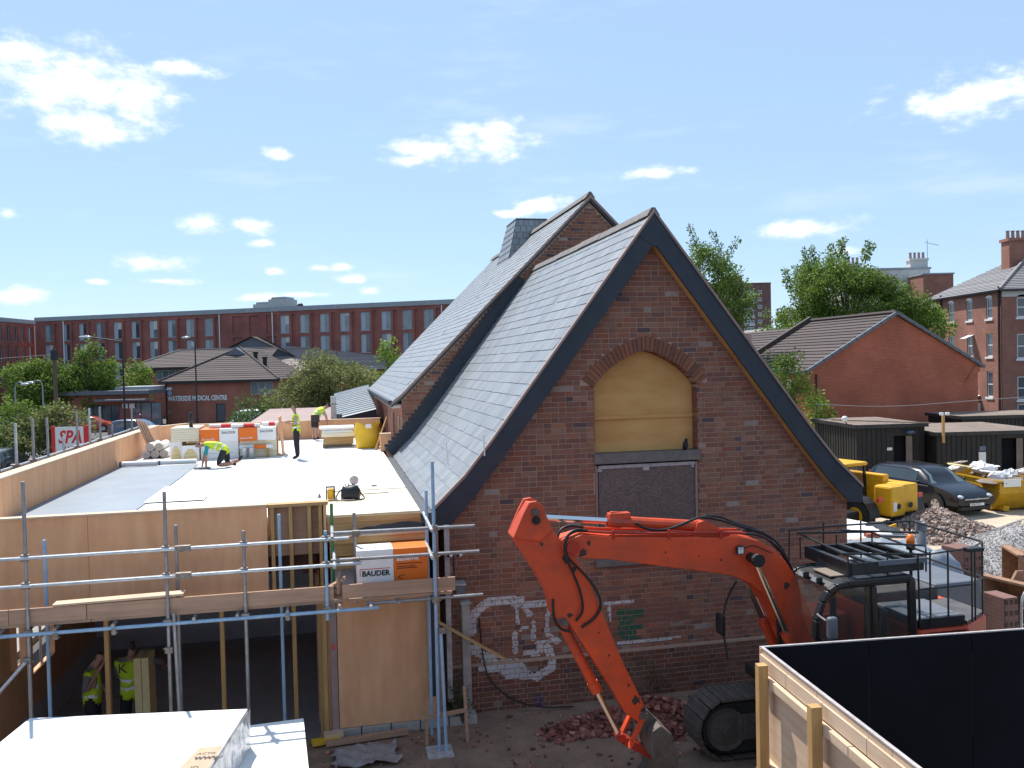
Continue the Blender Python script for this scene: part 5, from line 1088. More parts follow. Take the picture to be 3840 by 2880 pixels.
# tracks
def track(v0, v1):
    t = MB(BF); prof = [(3.06 + .36 - .40 * math.cos(a), .44 + .40 * math.sin(a)) for a in [PI * (1.5 - q / 8) for q in range(9)]]
    top = [(u_, .84) for u_ in (3.8, 4.4, 5.0, 5.6)]; rear = [(5.94 + .40 * math.sin(a), .44 + .40 * math.cos(a)) for a in [PI * q / 8 for q in range(9)]]; bot = [(u_, .04) for u_ in (5.4, 4.8, 4.2, 3.8)]
    loop = [(.36 + 3.06 - .40 * math.sin(PI * q / 8), .44 - .40 * math.cos(PI * q / 8)) for q in range(9)] + top + rear + bot
    L = [Vector(p) for p in loop]; d = [0]
    for a, b in zip(L, L[1:] + L[:1]): d.append(d[-1] + (b - a).length)
    n = 42; root_ = MB(BF); inner = [(p[0] * .965 + 4.68 * .035, .44 + (p[1] - .44) * .86) for p in loop]
    root_.prism(inner, v0 + .05, v1 - .05); ro = root_.build('track', 'rubber', ex)
    for i in range(n):
        t_ = d[-1] * i / n; k = max(j for j in range(len(L)) if d[j] <= t_); a, b = L[k], L[(k + 1) % len(L)]; q = (t_ - d[k]) / (d[k + 1] - d[k]); p = a.lerp(b, q); dr = (b - a).normalized()
        mb = MB(BF); mb.obox((p.x, (v0 + v1) / 2, p.y), (d[-1] / n * .93, v1 - v0, .03), (dr.x, 0, dr.y), (-dr.y, 0, dr.x)); nn = Vector((-dr.y, 0, dr.x))
        mb.obox(Vector((p.x, (v0 + v1) / 2, p.y)) + nn * .024 + Vector((dr.x, 0, dr.y)) * .02, (.018, (v1 - v0) * .98, .022), (dr.x, 0, dr.y), nn); mb.build('track_pad', 'track_steel', ro)
    for u_, r_ in ((3.42, .29), (5.94, .29)):
        mb = MB(BF); mb.lathe([(0, 0), (.08, 0), (.09, .03), (r_ * .8, .04), (r_, .02), (r_, .12), (0, .12)], (u_, v0 - .01, .44), 18, 'y'); mb.build('idler', 'track_steel', ro)
    mb = MB(BF); mb.box(3.6, 5.8, v0 + .015, v1 - .02, .26, .62); mb.build('track_frame', 'track_steel', ro, bevel=.02)
track(-2.62, -2.08); track(-4.62, -4.08)
mb = MB(BF); mb.box(4.0, 5.4, -4.1, -2.6, .42, .80); mb.lathe([(0, .80), (.55, .80), (.55, 1.0), (0, 1.0)], (4.7, XV, 0), 24); mb.build('undercarriage', 'track_steel', ex, bevel=.02)
# upper body
mb = MB(BF); mb.box(3.95, 6.35, -4.05, -2.1, 1.0, 1.16); mb.build('turntable', 'black_plastic', ex, bevel=.02)
mb = MB(BF); mb.prismz([(5.28, -4.08), (6.0, -4.08), (6.55, -3.75), (6.62, -3.1), (6.55, -2.4), (6.0, -2.08), (5.28, -2.08)], 1.162, 2.10); hb_ = mb.build('engine_cover', 'excavator_orange', ex, bevel=.05)
mb = MB(BF); mb.prismz([(5.30, -4.02), (6.0, -4.02), (6.05, -3.2), (5.30, -3.2)], 2.102, 2.20); mb.build('engine_lid', 'plastic_grey', hb_, bevel=.02)
mb = MB(BF); mb.box(5.32, 5.95, -4.085, -4.02, 2.10, 2.23); mb.build('lid_side', 'black_plastic', hb_, bevel=.01)
for k in range(16): mb = MB(BF); u_ = 5.42 + k * .033; mb.add([(u_, -4.088, 1.96), (u_ + .016, -4.088, 1.96), (u_ + .036, -4.088, 2.05), (u_ + .02, -4.088, 2.05), (u_, -4.078, 1.96), (u_ + .016, -4.078, 1.96), (u_ + .036, -4.078, 2.05), (u_ + .02, -4.078, 2.05)], [(0, 1, 2, 3), (0, 4, 5, 1), (1, 5, 6, 2), (2, 6, 7, 3), (3, 7, 4, 0)]); mb.build('vent_slot', 'hose', hb_)
mb = MB(BF); mb.prismz([(6.0, -4.06), (6.52, -3.74), (6.50, -3.1), (6.0, -3.1)], 2.10, 2.14); mb.build('rear_lid', 'chassis_grey', hb_)
mb = MB(BF); mb.box(5.3, 6.4, -3.05, -2.12, 2.102, 2.28); mb.build('engine_lid', 'chassis_grey', hb_, bevel=.03)
mb = MB(BF); mb.box(4.3, 5.2, -2.75, -2.1, 1.162, 1.95); mb.build('tank_box', 'excavator_orange', ex, bevel=.04)
# cab: rounded black frame with glazing
side = [(3.86, 1.17), (3.86, 2.13), (3.87, 2.35), (3.95, 2.56), (4.03, 2.68), (4.13, 2.735), (4.28, 2.765), (5.15, 2.775), (5.21, 2.72), (5.22, 1.17)]
cb = MB(BF); C0, C1 = -4.15, -3.20
def strip(p, q, w, v0, v1, name='cab_frame', mt='cab_black'):
    mb = MB(BF); mb.beam((p[0], (v0 + v1) / 2, p[1]), (q[0], (v0 + v1) / 2, q[1]), w, abs(v1 - v0), up=(0, 1, 0)); return mb.build(name, mt, ex, bevel=.012)
for v0 in (C0, C1 - .07):
    for a, b in zip(side[1:7], side[2:8]):
        mb = MB(BF); mb.beam((a[0], v0 + .035, a[1]), (b[0], v0 + .035, b[1]), .07, .085, up=(0, 1, 0)); mb.build('cab_frame', 'cab_black', ex, bevel=.015)
    strip((4.665, 1.2), (4.635, 2.70), .075, v0, v0 + .05); strip((5.19, 1.2), (5.16, 2.74), .09, v0, v0 + .07); strip((3.90, 1.16), (3.885, 2.15), .08, v0, v0 + .07)
mb = MB(BF); mb.box(3.88, 5.22, C0 + .01, C1 - .01, 1.162, 1.30); mb.build('cab_floor', 'cab_black', ex, bevel=.02)
mb = MB(BF); mb.box(3.885, 5.2, C0 + .01, C0 + .045, 1.30, 1.72); mb.build('cab_door_panel', 'excavator_deep', ex, bevel=.01)
mb = MB(BF); mb.prism([(4.06, 2.70), (4.15, 2.755), (4.30, 2.785), (5.16, 2.80), (5.22, 2.75), (5.2, 2.70)], C0 + .02, C1 - .02); mb.build('cab_roof', 'black_plastic', ex, bevel=.02)
mb = MB(BF); mb.box(4.20, 4.52, C0 + .25, C1 - .30, 2.79, 2.805); mb.build('roof_hatch', 'felt_brown', ex)
mb = MB(BF); mb.prism([(3.93, 1.72), (3.92, 2.2), (4.05, 2.60), (4.2, 2.70), (4.60, 2.70), (4.62, 1.72)], C0 + .03, C0 + .036); mb.build('side_window', 'cab_glass', ex)
mb = MB(BF); mb.box(4.71, 5.13, C0 + .03, C0 + .036, 1.40, 2.69); mb.build('side_window', 'cab_glass', ex)
mb = MB(BF); mb.prism([(3.93, 1.32), (3.92, 2.2), (4.05, 2.60), (4.2, 2.70), (5.12, 2.70), (5.14, 1.32)], C1 - .036, C1 - .03); mb.build('side_window', 'cab_glass', ex)
fg = [(3.875, 1.32), (3.875, 2.13), (3.885, 2.34), (3.96, 2.54), (4.05, 2.665)]
mb = MB(BF); mb.add([(a, C0 + .07, b) for a, b in fg] + [(a, C1 - .07, b) for a, b in fg], [(i, i + 1, 6 + i, 5 + i) for i in range(4)]); mb.build('windscreen', 'cab_glass', ex)
mb = MB(BF); mb.box(5.185, 5.195, C0 + .1, C1 - .1, 1.6, 2.66); mb.build('rear_window', 'cab_glass', ex)
mb = MB(BF); mb.box(4.55, 5.0, C0 + .28, C1 - .28, 1.31, 1.62); mb.prism([(4.95, 1.6), (5.05, 2.30), (4.95, 2.32), (4.86, 1.6)], C0 + .3, C1 - .3); mb.build('seat', 'black_plastic', ex, bevel=.04)
mb = MB(BF); mb.box(4.15, 4.3, C0 + .4, C1 - .45, 1.31, 1.95); mb.tube((4.22, C0 + .35, 1.95), (4.28, C0 + .35, 2.1), .02); mb.build('controls', 'cab_black', ex, bevel=.02)
mb = MB(BF); mb.path([(3.90, C0 + .05, 2.42), (3.80, C0 - .10, 2.46), (3.80, C0 - .28, 2.44)], .012, 6); mo = mb.build('mirror_arm', 'galv', ex)
mb = MB(BF); mb.box(3.78, 3.90, C0 - .38, C0 - .30, 2.24, 2.50); mb.build('mirror', 'plastic_grey', mo, bevel=.03)
mb = MB(BF); mb.path([(3.72, -2.05, 1.2), (3.68, -1.95, 1.7), (3.80, -1.9, 2.05), (3.9, -2.0, 2.3)], .015, 6); mo = mb.build('mirror_arm', 'hose', ex); mb = MB(BF); mb.box(3.60, 3.68, -2.1, -1.9, 1.55, 1.85); mb.build('mirror', 'black_plastic', mo, bevel=.03)
for q in (.25, .55): mb = MB(BF); mb.box(4.02, 4.10, C0 + q, C0 + q + .12, 2.72, 2.80); w_ = mb.build('work_light', 'black_plastic', ex, bevel=.015); mb = MB(BF); mb.box(4.012, 4.018, C0 + q + .015, C0 + q + .105, 2.735, 2.79); mb.build('lens', 'lamp_glass', w_)
# guard grille box on the roof, beacon and rear handrails
mb = MB(BF)
for a, b in (((4.40, C0 + .12), (5.40, C0 + .12)), ((5.40, C0 + .12), (5.40, C1 + .2)), ((5.40, C1 + .2), (4.40, C1 + .2)), ((4.40, C1 + .2), (4.40, C0 + .12))): mb.beam((a[0], a[1], 2.90), (b[0], b[1], 2.90), .03, .15)
gb = mb.build('roof_guard', 'black_plastic', ex, bevel=.008)
for k in range(5): mb = MB(BF); mb.beam((4.42 + k * .24, C0 + .13, 2.965), (4.42 + k * .24, C1 + .19, 2.965), .06, .03); mb.build('guard_bar', 'black_plastic', gb)
mb = MB(BF); mb.box(4.75, 5.42, C0 + .07, C0 + .10, 2.93, 2.99); mb.build('guard_lip', 'plastic_grey', gb)
def rail(pts, r=.014, mt='post_dark', nm='handrail'): mb = MB(BF); mb.path(pts, r, 6, smooth=0); return mb.build(nm, mt, ex)
rail([(4.35, C0 + .2, 3.08), (5.45, C0 + .05, 3.03), (5.45, C1 + .3, 3.08), (4.35, C1 + .3, 3.14), (4.35, C0 + .2, 3.08)]); rail([(4.85, C0 + .3, 3.16), (5.6, C0 + .4, 3.06)]); rail([(4.80, C1, 3.2), (5.9, C1 - .1, 3.12)])
for u_ in (4.36, 4.9, 5.44):
    for v_ in (C0 + .12, C1 + .25): rail([(u_, v_, 2.8), (u_, v_, 3.09)], .011)
ZR = 2.12
rail([(5.30, C0 + .06, ZR), (5.28, C0 + .06, 3.02), (6.1, C0 + .1, 3.06), (6.45, -3.8, 3.06), (6.55, -2.3, 3.06), (5.6, -2.0, 3.0), (4.75, -2.0, 2.98), (4.72, -2.0, 2.1)]); rail([(5.30, C0 + .06, 2.6), (6.08, C0 + .1, 2.6), (6.45, -3.8, 2.6), (6.52, -2.3, 2.6)])
for u_, v_ in ((5.45, C0 + .06), (5.72, C0 + .08), (6.08, C0 + .1), (6.16, C0 + .14), (6.45, -3.8), (6.52, -2.3), (5.9, -2.02), (5.3, -2.0)): rail([(u_, v_, ZR), (u_, v_, 3.06)], .012)
mb = MB(BF); mb.box(5.98, 6.20, C0 + .02, C0 + .14, 3.02, 3.07); mb.build('rail_clamp', 'black_plastic', ex, bevel=.008)
mb = MB(BF); mb.lathe([(0, 0), (.055, 0), (.058, .06), (0, .06)], (5.55, -3.6, 2.98), 14); mb.tube((5.55, -3.6, 2.3), (5.55, -3.6, 2.98), .02); bo_ = mb.build('beacon_base', 'hose', ex); mb = MB(BF); mb.lathe([(0, .06), (.052, .06), (.055, .13), (.04, .19), (0, .20)], (5.55, -3.6, 2.98), 14); mb.build('beacon_lens', 'beacon', bo_, smooth=True)
mb = MB(BF); mb.tube((6.15, -2.5, 2.1), (6.15, -2.5, 2.55), .05, 10); mb.build('exhaust', 'black_plastic', ex)

# grease and mud smears
rgm = random.Random(61)
def smear(u_, z_, r_, vv, par):
    n_ = 10; P = [(u_ + r_ * rgm.uniform(.35, 1.1) * math.cos(2 * PI * i / n_), z_ + r_ * rgm.uniform(.35, 1.2) * math.sin(2 * PI * i / n_)) for i in range(n_)]
    mb = MB(BF); mb.prism(P, vv - .0025, vv - .0005); return mb.build('grime_patch', 'grime', par)
for u_, z_, r_ in ((1.22, 3.16, .07), (1.30, 3.28, .04), (3.58, 2.88, .06), (3.95, 2.55, .05), (2.3, 3.10, .018), (2.75, 3.02, .015), (3.05, 2.95, .02)): smear(u_, z_, r_, XV - .19, bo)
for u_, z_, r_ in ((1.02, 3.10, .07), (1.12, 2.96, .045), (1.06, 2.40, .04), (1.9, 1.25, .07), (1.98, 1.12, .06), (1.80, 1.45, .025), (1.42, 2.15, .02), (1.55, 1.85, .02), (.72, 3.3, .03)): smear(u_, z_, r_, XV - .14, ao)
# ------------------------------------------------------------------ foreground: hoarding, foam stacks, debris
HM = frame(2.61, 9.06, 7.6)
ho = thing('hoarding', 'timber site hoarding painted black inside with pine posts outside', 'hoarding', (2.61, 9.06, 0))
for k in range(5):
    mb = MB(HM); mb.box(k * 1.22 + .004, (k + 1) * 1.22 - .004, 0, .018, -.05, 2.4); mb.build('panel', 'black_paint', ho)
mb = MB(HM); mb.box(0, 6.1, .02, .07, 2.30, 2.38); mb.build('rail', 'pine_long', ho)
mb = MB(HM); mb.box(-.02, 6.1, -.006, .024, 2.402, 2.415); mb.build('top_strip', 'dirty_white', ho)
LM = HM @ Matrix.Rotation(R(-90), 4, 'Z')          # left side: x runs towards the camera, outer face is +... -y
for k in range(5):
    a = k * 1.22
    mb = MB(LM); mb.box(a + .004, a + 1.216, -.008, .008, -.05, 2.4); mb.build('panel', 'plywood_pale', ho)
    mb = MB(LM); mb.box(a + .004, a + 1.216, .010, .016, -.05, 2.4); mb.build('inner_face', 'black_paint', ho)
mb = MB(LM); mb.box(-.01, 6.1, -.014, .022, 2.402, 2.414); mb.build('top_strip', 'dirty_white', ho)
for a, b in ((0, .62), (.63, 1.35), (1.36, 2.1), (2.11, 3.1), (3.11, 4.2), (4.21, 6.1)): mb = MB(LM); mb.box(a, b, -.030, -.009, 2.20, 2.34); mb.build('upper_rail', 'plywood_pale', ho)
for a, b in ((.02, 1.9), (1.91, 4.0), (4.01, 6.1)): mb = MB(LM); mb.box(a, b, -.085, -.031, 2.10, 2.19); mb.build('rail', 'plywood_pale', ho, bevel=.004)
for a, b in ((.12, 1.05), (1.28, 2.25), (2.4, 4.0)): mb = MB(LM); mb.box(a, b, -.085, -.009, 1.20, 1.29); mb.build('rail', 'plywood_pale', ho, bevel=.004)
for a in (.30, 1.43, 2.75, 4.1): mb = MB(LM); mb.box(a - .05, a + .05, -.19, -.088, -.4, 2.36 - (.02 if a < 1 else 0)); mb.build('post', 'pine', ho, bevel=.006)
for k in range(3): mb = MB(HM); mb.box(.6 + k * 1.9, .7 + k * 1.9, .075, .175, -.4, 2.3); mb.build('post', 'pine', ho, bevel=.006)
# big wrapped stack of white boards in the corner
FM = BF @ Matrix.Translation((-5.32, -2.34, 0)) @ Matrix.Rotation(R(-9), 4, 'Z')
fs_ = thing('foam_stack', 'large stack of white insulation boards wrapped in clear film', 'board stack', FM @ Vector((1.25, -1.2, 0)))
nl = 14
for k in range(nl):
    z0 = .1 + k * 1.35 / nl; j = random.uniform(-.004, .004); mb = MB(FM); mb.box(j, 2.53 + j, -2.45, 0, z0 + .003, z0 + 1.35 / nl); mb.build('board', 'insulation_white', fs_)
mb = MB(FM)
nx = 26
for s_ in range(nx):
    pass
Pw = []; rw = random.Random(2)
for j in range(12):
    for i in range(nx + 1): Pw.append((2.55 + rw.uniform(0, .028), -2.45 * i / nx, .1 + 1.35 * j / 11 + (.004 if j == 11 else 0)))
mb.add(Pw, [(j * (nx + 1) + i, j * (nx + 1) + i + 1, (j + 1) * (nx + 1) + i + 1, (j + 1) * (nx + 1) + i) for j in range(11) for i in range(nx)]); mb.build('film_side', 'shrink_film', fs_)
mb = MB(FM); rw = random.Random(31)
for k in range(60):
    x, y, w = rw.uniform(.05, 2.4), -rw.uniform(.05, 2.3), rw.uniform(.008, .035); a = rw.uniform(-.5, .5); mb.obox((x, y, 1.4515), (w, w * .35, .0012), (math.cos(a), math.sin(a), 0))
mb.build('scuffs', 'ink_grey', fs_, stuff=True)
mb = MB(FM); mb.add([(2.28, -1.02, 1.456), (2.52, -1.0, 1.456), (2.53, -2.0, 1.456), (2.16, -2.0, 1.456)], [(0, 3, 2, 1)]); mb.add([(2.28, -1.02, 1.454), (2.52, -1.0, 1.454), (2.53, -2.0, 1.454), (2.16, -2.0, 1.454)], [(0, 1, 2, 3)]); cl_ = mb.build('label_card', 'cardboard', fs_)
LT = FM @ Matrix.Translation((2.31, -1.20, 1.458))
text('label_print', 'ACTIS', LT, .07, 'ink', cl_, .0005); text('label_print', 'WWW', FM @ Matrix.Translation((2.31, -1.31, 1.458)), .09, 'ink', cl_, .0005, bold=.006); text('label_print', 'ID', FM @ Matrix.Translation((2.33, -1.52, 1.458)), .09, 'ink', cl_, .0005)
mb = MB(FM); mb.box(.1, .2, -2.4, -.05, .0, .098); mb.box(1.2, 1.3, -2.4, -.05, .0, .098); mb.box(2.3, 2.4, -2.4, -.05, .0, .098); mb.build('pallet', 'scaffold_board', fs_, stuff=True)
# lower stack beside it
F2 = BF @ Matrix.Translation((-3.0, -2.12, 0)) @ Matrix.Rotation(R(4), 4, 'Z')
f2 = thing('foam_stack', 'lower stack of bare white insulation boards beside the wrapped stack', 'board stack', F2 @ Vector((.4, -.6, 0)))
for k in range(8):
    for y0, y1 in ((-.50, 0.0), (-.83, -.506), (-2.3, -.836)):
        z0 = .1 + k * .112; mb = MB(F2); mb.box(-.15, .80, y0, y1, z0 + .003, z0 + .112); mb.build('board', 'insulation_white', f2)
mb = MB(F2); mb.box(-.1, .75, -2.2, -2.1, 0, .1); mb.box(-.1, .75, -.2, -.1, 0, .1); mb.build('bearer', 'pine_long', f2, stuff=True)
# red and white barrier board peeping past the stack
br = thing('barrier', 'orange and white striped barrier board behind the wrapped stack', 'barrier', bpt(-6.3, -2.2, 0))
for k, (z0, z1, mt) in enumerate(((1.02, 1.20, 'barrier_red'), (.93, 1.02, 'reflective'), (.78, .93, 'barrier_red'), (.70, .78, 'reflective'), (.55, .70, 'barrier_red'))):
    mb = MB(BF @ Matrix.Translation((-6.6, -2.5, 0)) @ Matrix.Rotation(R(12), 4, 'Z')); mb.box(0, .95, 0, .05, z0, z1); mb.build('stripe', mt, br)
for x in (.1, .85): mb = MB(BF @ Matrix.Translation((-6.6, -2.5, 0)) @ Matrix.Rotation(R(12), 4, 'Z')); mb.box(x - .03, x + .03, .052, .09, 0, 1.15); mb.box(x - .05, x + .05, -.25, .3, 0, .05); mb.build('leg', 'black_plastic', br)
# timber bits on the ground by the scaffold foot
def ground_timber(lab, p, q, w, h, mt='scaffold_board', cat='timber', nm='timber_offcut'):
    mb = MB(BF); mb.beam(p, q, w, h); return tag(mb.build(nm, mt), lab, cat)
ground_timber('long brown timber lying in front of the block plinth', (-1.95, -.72, .05), (-.75, -.60, .05), .08, .07)
ground_timber('short yellow painted timber beside the corner posts', (-2.15, -.62, .04), (-1.75, -.55, .04), .16, .05, 'yellow_bag')
ground_timber('pale block of timber at the foot of the corner posts', (-1.98, -.50, .06), (-1.70, -.48, .06), .16, .10, 'plywood_pale')
mb = MB(BF); mb.beam((-.34, -.40, 1.66), (.80, -.42, .92), .03, .10, up=(0, 1, 0)); tag(mb.build('raking_shore', 'pine_long'), 'diagonal yellow timber shore braced across the gable corner', 'timber')
t = thing('peg_frame', 'small wooden frame of two stakes and a rail by the scaffold foot', 'frame', bpt(-.2, -1.1, 0))
for p, q in (((-.52, -1.0, -.02), (-.50, -1.0, .62)), ((.08, -1.02, -.02), (.05, -1.02, .80))): mb = MB(BF); mb.beam(p, q, .045, .045); mb.build('stake', 'scaffold_board', t)
mb = MB(BF); mb.beam((-.60, -1.04, .40), (.06, -1.05, .46), .02, .06); mb.build('rail', 'scaffold_board', t)
mb = MB(BF); mb.box(-.55, -.18, -1.50, -1.12, -.01, .02); tag(mb.build('sole_board', 'dirty_white'), 'dusty sole board under the blue scaffold tube', 'board')
t = thing('concrete_post', 'weathered grey concrete post standing against the gable corner', 'post', bpt(.2, -.3, 0)); mb = MB(BF); mb.box(.14, .27, -.34, -.20, -.1, 1.80); mb.build('shaft', 'concrete', t, bevel=.01); mb = MB(BF); mb.box(.12, .29, -.36, -.18, 1.80, 1.84); mb.build('cap', 'concrete', t, bevel=.01)
t = thing('security_camera', 'pair of white dome cameras on a thin bracket near the scaffold', 'camera', bpt(.05, -.4, 2.2))
mb = MB(BF); mb.tube((.04, -.30, 2.20), (.03, -.34, 2.56), .012, 6); mb.build('bracket', 'post_dark', t)
for x in (-.03, .12): mb = MB(BF); mb.ball((x, -.36, 2.60), (.055, .06, .045), 12, 8); o_ = mb.build('housing', 'upvc', t, smooth=True); mb = MB(BF); mb.ball((x - .025, -.405, 2.59), (.026, .022, .024), 8, 6); mb.build('lens', 'hose', o_, smooth=True)
t = thing('junction_box', 'grey weatherproof box fixed to the corner below the cameras', 'junction box', bpt(.14, -.25, 1.95)); mb = MB(BF); mb.box(.06, .22, -.30, -.07, 1.95, 2.09); mb.build('box', 'plastic_grey', t, bevel=.02); mb = MB(BF); mb.box(.05, .23, -.31, -.06, 2.09, 2.12); mb.build('lid', 'dirty_white', t, bevel=.01)
mb = MB(BF); rp = random.Random(6); PW = []
for j in range(9):
    for i in range(13): PW.append((-1.85 + i * .075 + .05 * rp.uniform(-1, 1), -1.55 + j * .08 + .03 * math.sin(i), .02 + abs(.07 * math.sin(i * 1.3 + j) * math.cos(j * .9 + i * .4)) + rp.uniform(0, .03)))
mb.add(PW, [(j * 13 + i, j * 13 + i + 1, (j + 1) * 13 + i + 1, (j + 1) * 13 + i) for j in range(8) for i in range(12)]); tag(mb.build('plastic_sheet', 'plastic_sheet', smooth=True), 'crumpled clear plastic sheet on the ground by the brown timber', 'plastic sheet')
mb = MB(BF); mb.path([(.45, -.08, 1.5), (.50, -.10, .75), (.62, -.12, .45), (.95, -.15, .15), (1.4, -.25, .03), (1.9, -.3, .02)], .012, 5); tag(mb.build('loose_cable', 'hose'), 'black cable trailing down the low painted wall', 'cable')
# broken bricks at the foot of the gable
rr_ = random.Random(77)
def chunk(mb, c, s_, rnd, col, lo=.6):
    vs_ = []
    for a in (-1, 1):
        for b in (-1, 1):
            for d_ in (-1, 1): vs_.append(Vector((a * s_[0] * rnd.uniform(lo, 1), b * s_[1] * rnd.uniform(lo, 1), d_ * s_[2] * rnd.uniform(lo, 1))))
    e = Matrix.Rotation(rnd.uniform(0, 6.3), 3, 'Z') @ Matrix.Rotation(rnd.uniform(-.7, .7), 3, 'X') @ Matrix.Rotation(rnd.uniform(-.7, .7), 3, 'Y')
    mb.add([Vector(c) + e @ v_ for v_ in vs_], [(0, 1, 3, 2), (4, 6, 7, 5), (0, 4, 5, 1), (2, 3, 7, 6), (0, 2, 6, 4), (1, 5, 7, 3)], col)
def heap(name, lab, cat, spots, M, mt, size, cols, n, seed, kind='stuff'):
    rnd = random.Random(seed); mb = MB(M)
    for (cx, cy, rx, ry, h) in spots:
        m_ = int(n * rx * ry)
        g_ = 14; vs_ = []
        for j in range(g_ + 1):
            for i in range(g_ + 1):
                x, y = -1 + 2 * i / g_, -1 + 2 * j / g_; d = min(1, math.hypot(x, y)); vs_.append((cx + x * rx, cy + y * ry, h * (1 - d) ** .9 * rnd.uniform(.88, 1.08) - .03))
        mb.add(vs_, [(j * (g_ + 1) + i, j * (g_ + 1) + i + 1, (j + 1) * (g_ + 1) + i + 1, (j + 1) * (g_ + 1) + i) for j in range(g_) for i in range(g_)], tuple(c * .9 for c in cols[0]))
        for k in range(m_):
            a = rnd.uniform(0, 6.28); d = math.sqrt(rnd.random()) * 1.06; x, y = math.cos(a) * d, math.sin(a) * d; s_ = rnd.uniform(*size) * (1.4 if rnd.random() < .08 else 1)
            z_ = h * max(0, 1 - d) ** .9 + s_ * .25; c = rnd.choice(cols); q = rnd.uniform(.7, 1.2)
            chunk(mb, (cx + x * rx, cy + y * ry, z_), (s_, s_ * rnd.uniform(.5, .9), s_ * rnd.uniform(.4, .7)), rnd, tuple(u_ * q for u_ in c))
    o = mb.build(name, mt); o['label'] = lab; o['category'] = cat
    if kind: o['kind'] = kind
    return o
heap('brick_rubble', 'heap of broken red bricks at the foot of the gable wall', 'rubble', [(2.3, -1.05, .75, .42, .22), (3.0, -1.0, .8, .5, .34), (1.55, -1.2, .45, .28, .14), (2.7, -1.5, .5, .3, .12)], BF, 'brick_loose', (.02, .06), [(.7, .75, .8), (1.0, 1.1, 1.15), (1.2, 1.6, 1.8), (.5, .6, .65), (.8, .8, .8)], 900, 5)
mb = MB(BF)
for k in range(420):
    chunk(mb, (rr_.uniform(-2, 4.2), rr_.uniform(-3.6, -.2), .0), (s_ := rr_.uniform(.006, .028) * (1.6 if rr_.random() < .06 else 1), s_ * .8, s_ * .55), rr_, rr_.choice([(.9, .8, .8), (1.6, 1.8, 2.0), (.5, .6, .65), (.45, .5, .55), (.4, .45, .5)]))
o = mb.build('stones', 'brick_loose'); o['kind'] = 'stuff'; o['label'] = 'loose stones and brick bits scattered over the soil'; o['category'] = 'stones'
# weeds in the corner and by the wall
def weed(lab, u_, v_, h, n, spread, mt='leaf_dark', seed=1):
    rnd = random.Random(seed); t = thing('weed', lab, 'plant', bpt(u_, v_, 0)); st, lf = MB(BF), MB(BF)
    for k in range(n):
        a = rnd.uniform(0, 6.28); L = h * rnd.uniform(.5, 1); tip = Vector((u_ + math.cos(a) * spread * rnd.random(), v_ + math.sin(a) * spread * .4 * rnd.random(), L)); st.path([(u_, v_, 0), (u_ + (tip.x - u_) * .3, v_, L * .55), tip], .005, 4, smooth=1)
        for j in range(16):
            f_ = rnd.uniform(.25, 1); p = Vector((u_, v_, 0)).lerp(tip, f_) + Vector((rnd.uniform(-.06, .06), rnd.uniform(-.06, .06), rnd.uniform(-.04, .04))); d = Vector((rnd.uniform(-1, 1), rnd.uniform(-1, 1), rnd.uniform(-.3, .6))).normalized(); w_ = d.cross(Vector((0, 0, 1))).normalized(); l_ = rnd.uniform(.03, .07)
            lf.add([p, p + d * l_ * .5 + w_ * l_ * .3, p + d * l_, p + d * l_ * .5 - w_ * l_ * .3], [(0, 1, 2, 3)], (rnd.uniform(.6, 1.2),) * 3)
    st.build('stem', 'bark', t, stuff=True); lf.build('leaves', mt, t, stuff=True)
weed('dark green weed growing in the corner by the concrete post', .10, -.45, .75, 14, .38, 'leaf_dark', 3); weed('pale dry weed leaning on the low gable wall', 3.35, -.25, .85, 6, .55, 'leaf_olive', 9)
# jackdaw on the sill
bd = MB(BF); bd.ball((4.02, -.0, 4.085), (.045, .06, .07), 10, 8); bd.ball((4.02, -.03, 4.17), (.028, .034, .028), 8, 6); bd.tube((4.02, -.055, 4.168), (4.02, -.09, 4.16), .009, 6, .002); bd.prism([(4.0, 4.06), (4.04, 4.06), (4.035, 3.995), (4.005, 3.995)], .03, .09); bd.tube((4.005, -.01, 4.03), (4.005, -.015, 3.995), .005, 4); bd.tube((4.035, -.01, 4.03), (4.035, -.015, 3.995), .005, 4)
tag(bd.build('bird', 'bird', smooth=True), 'dark bird perched on the stone window sill', 'bird')
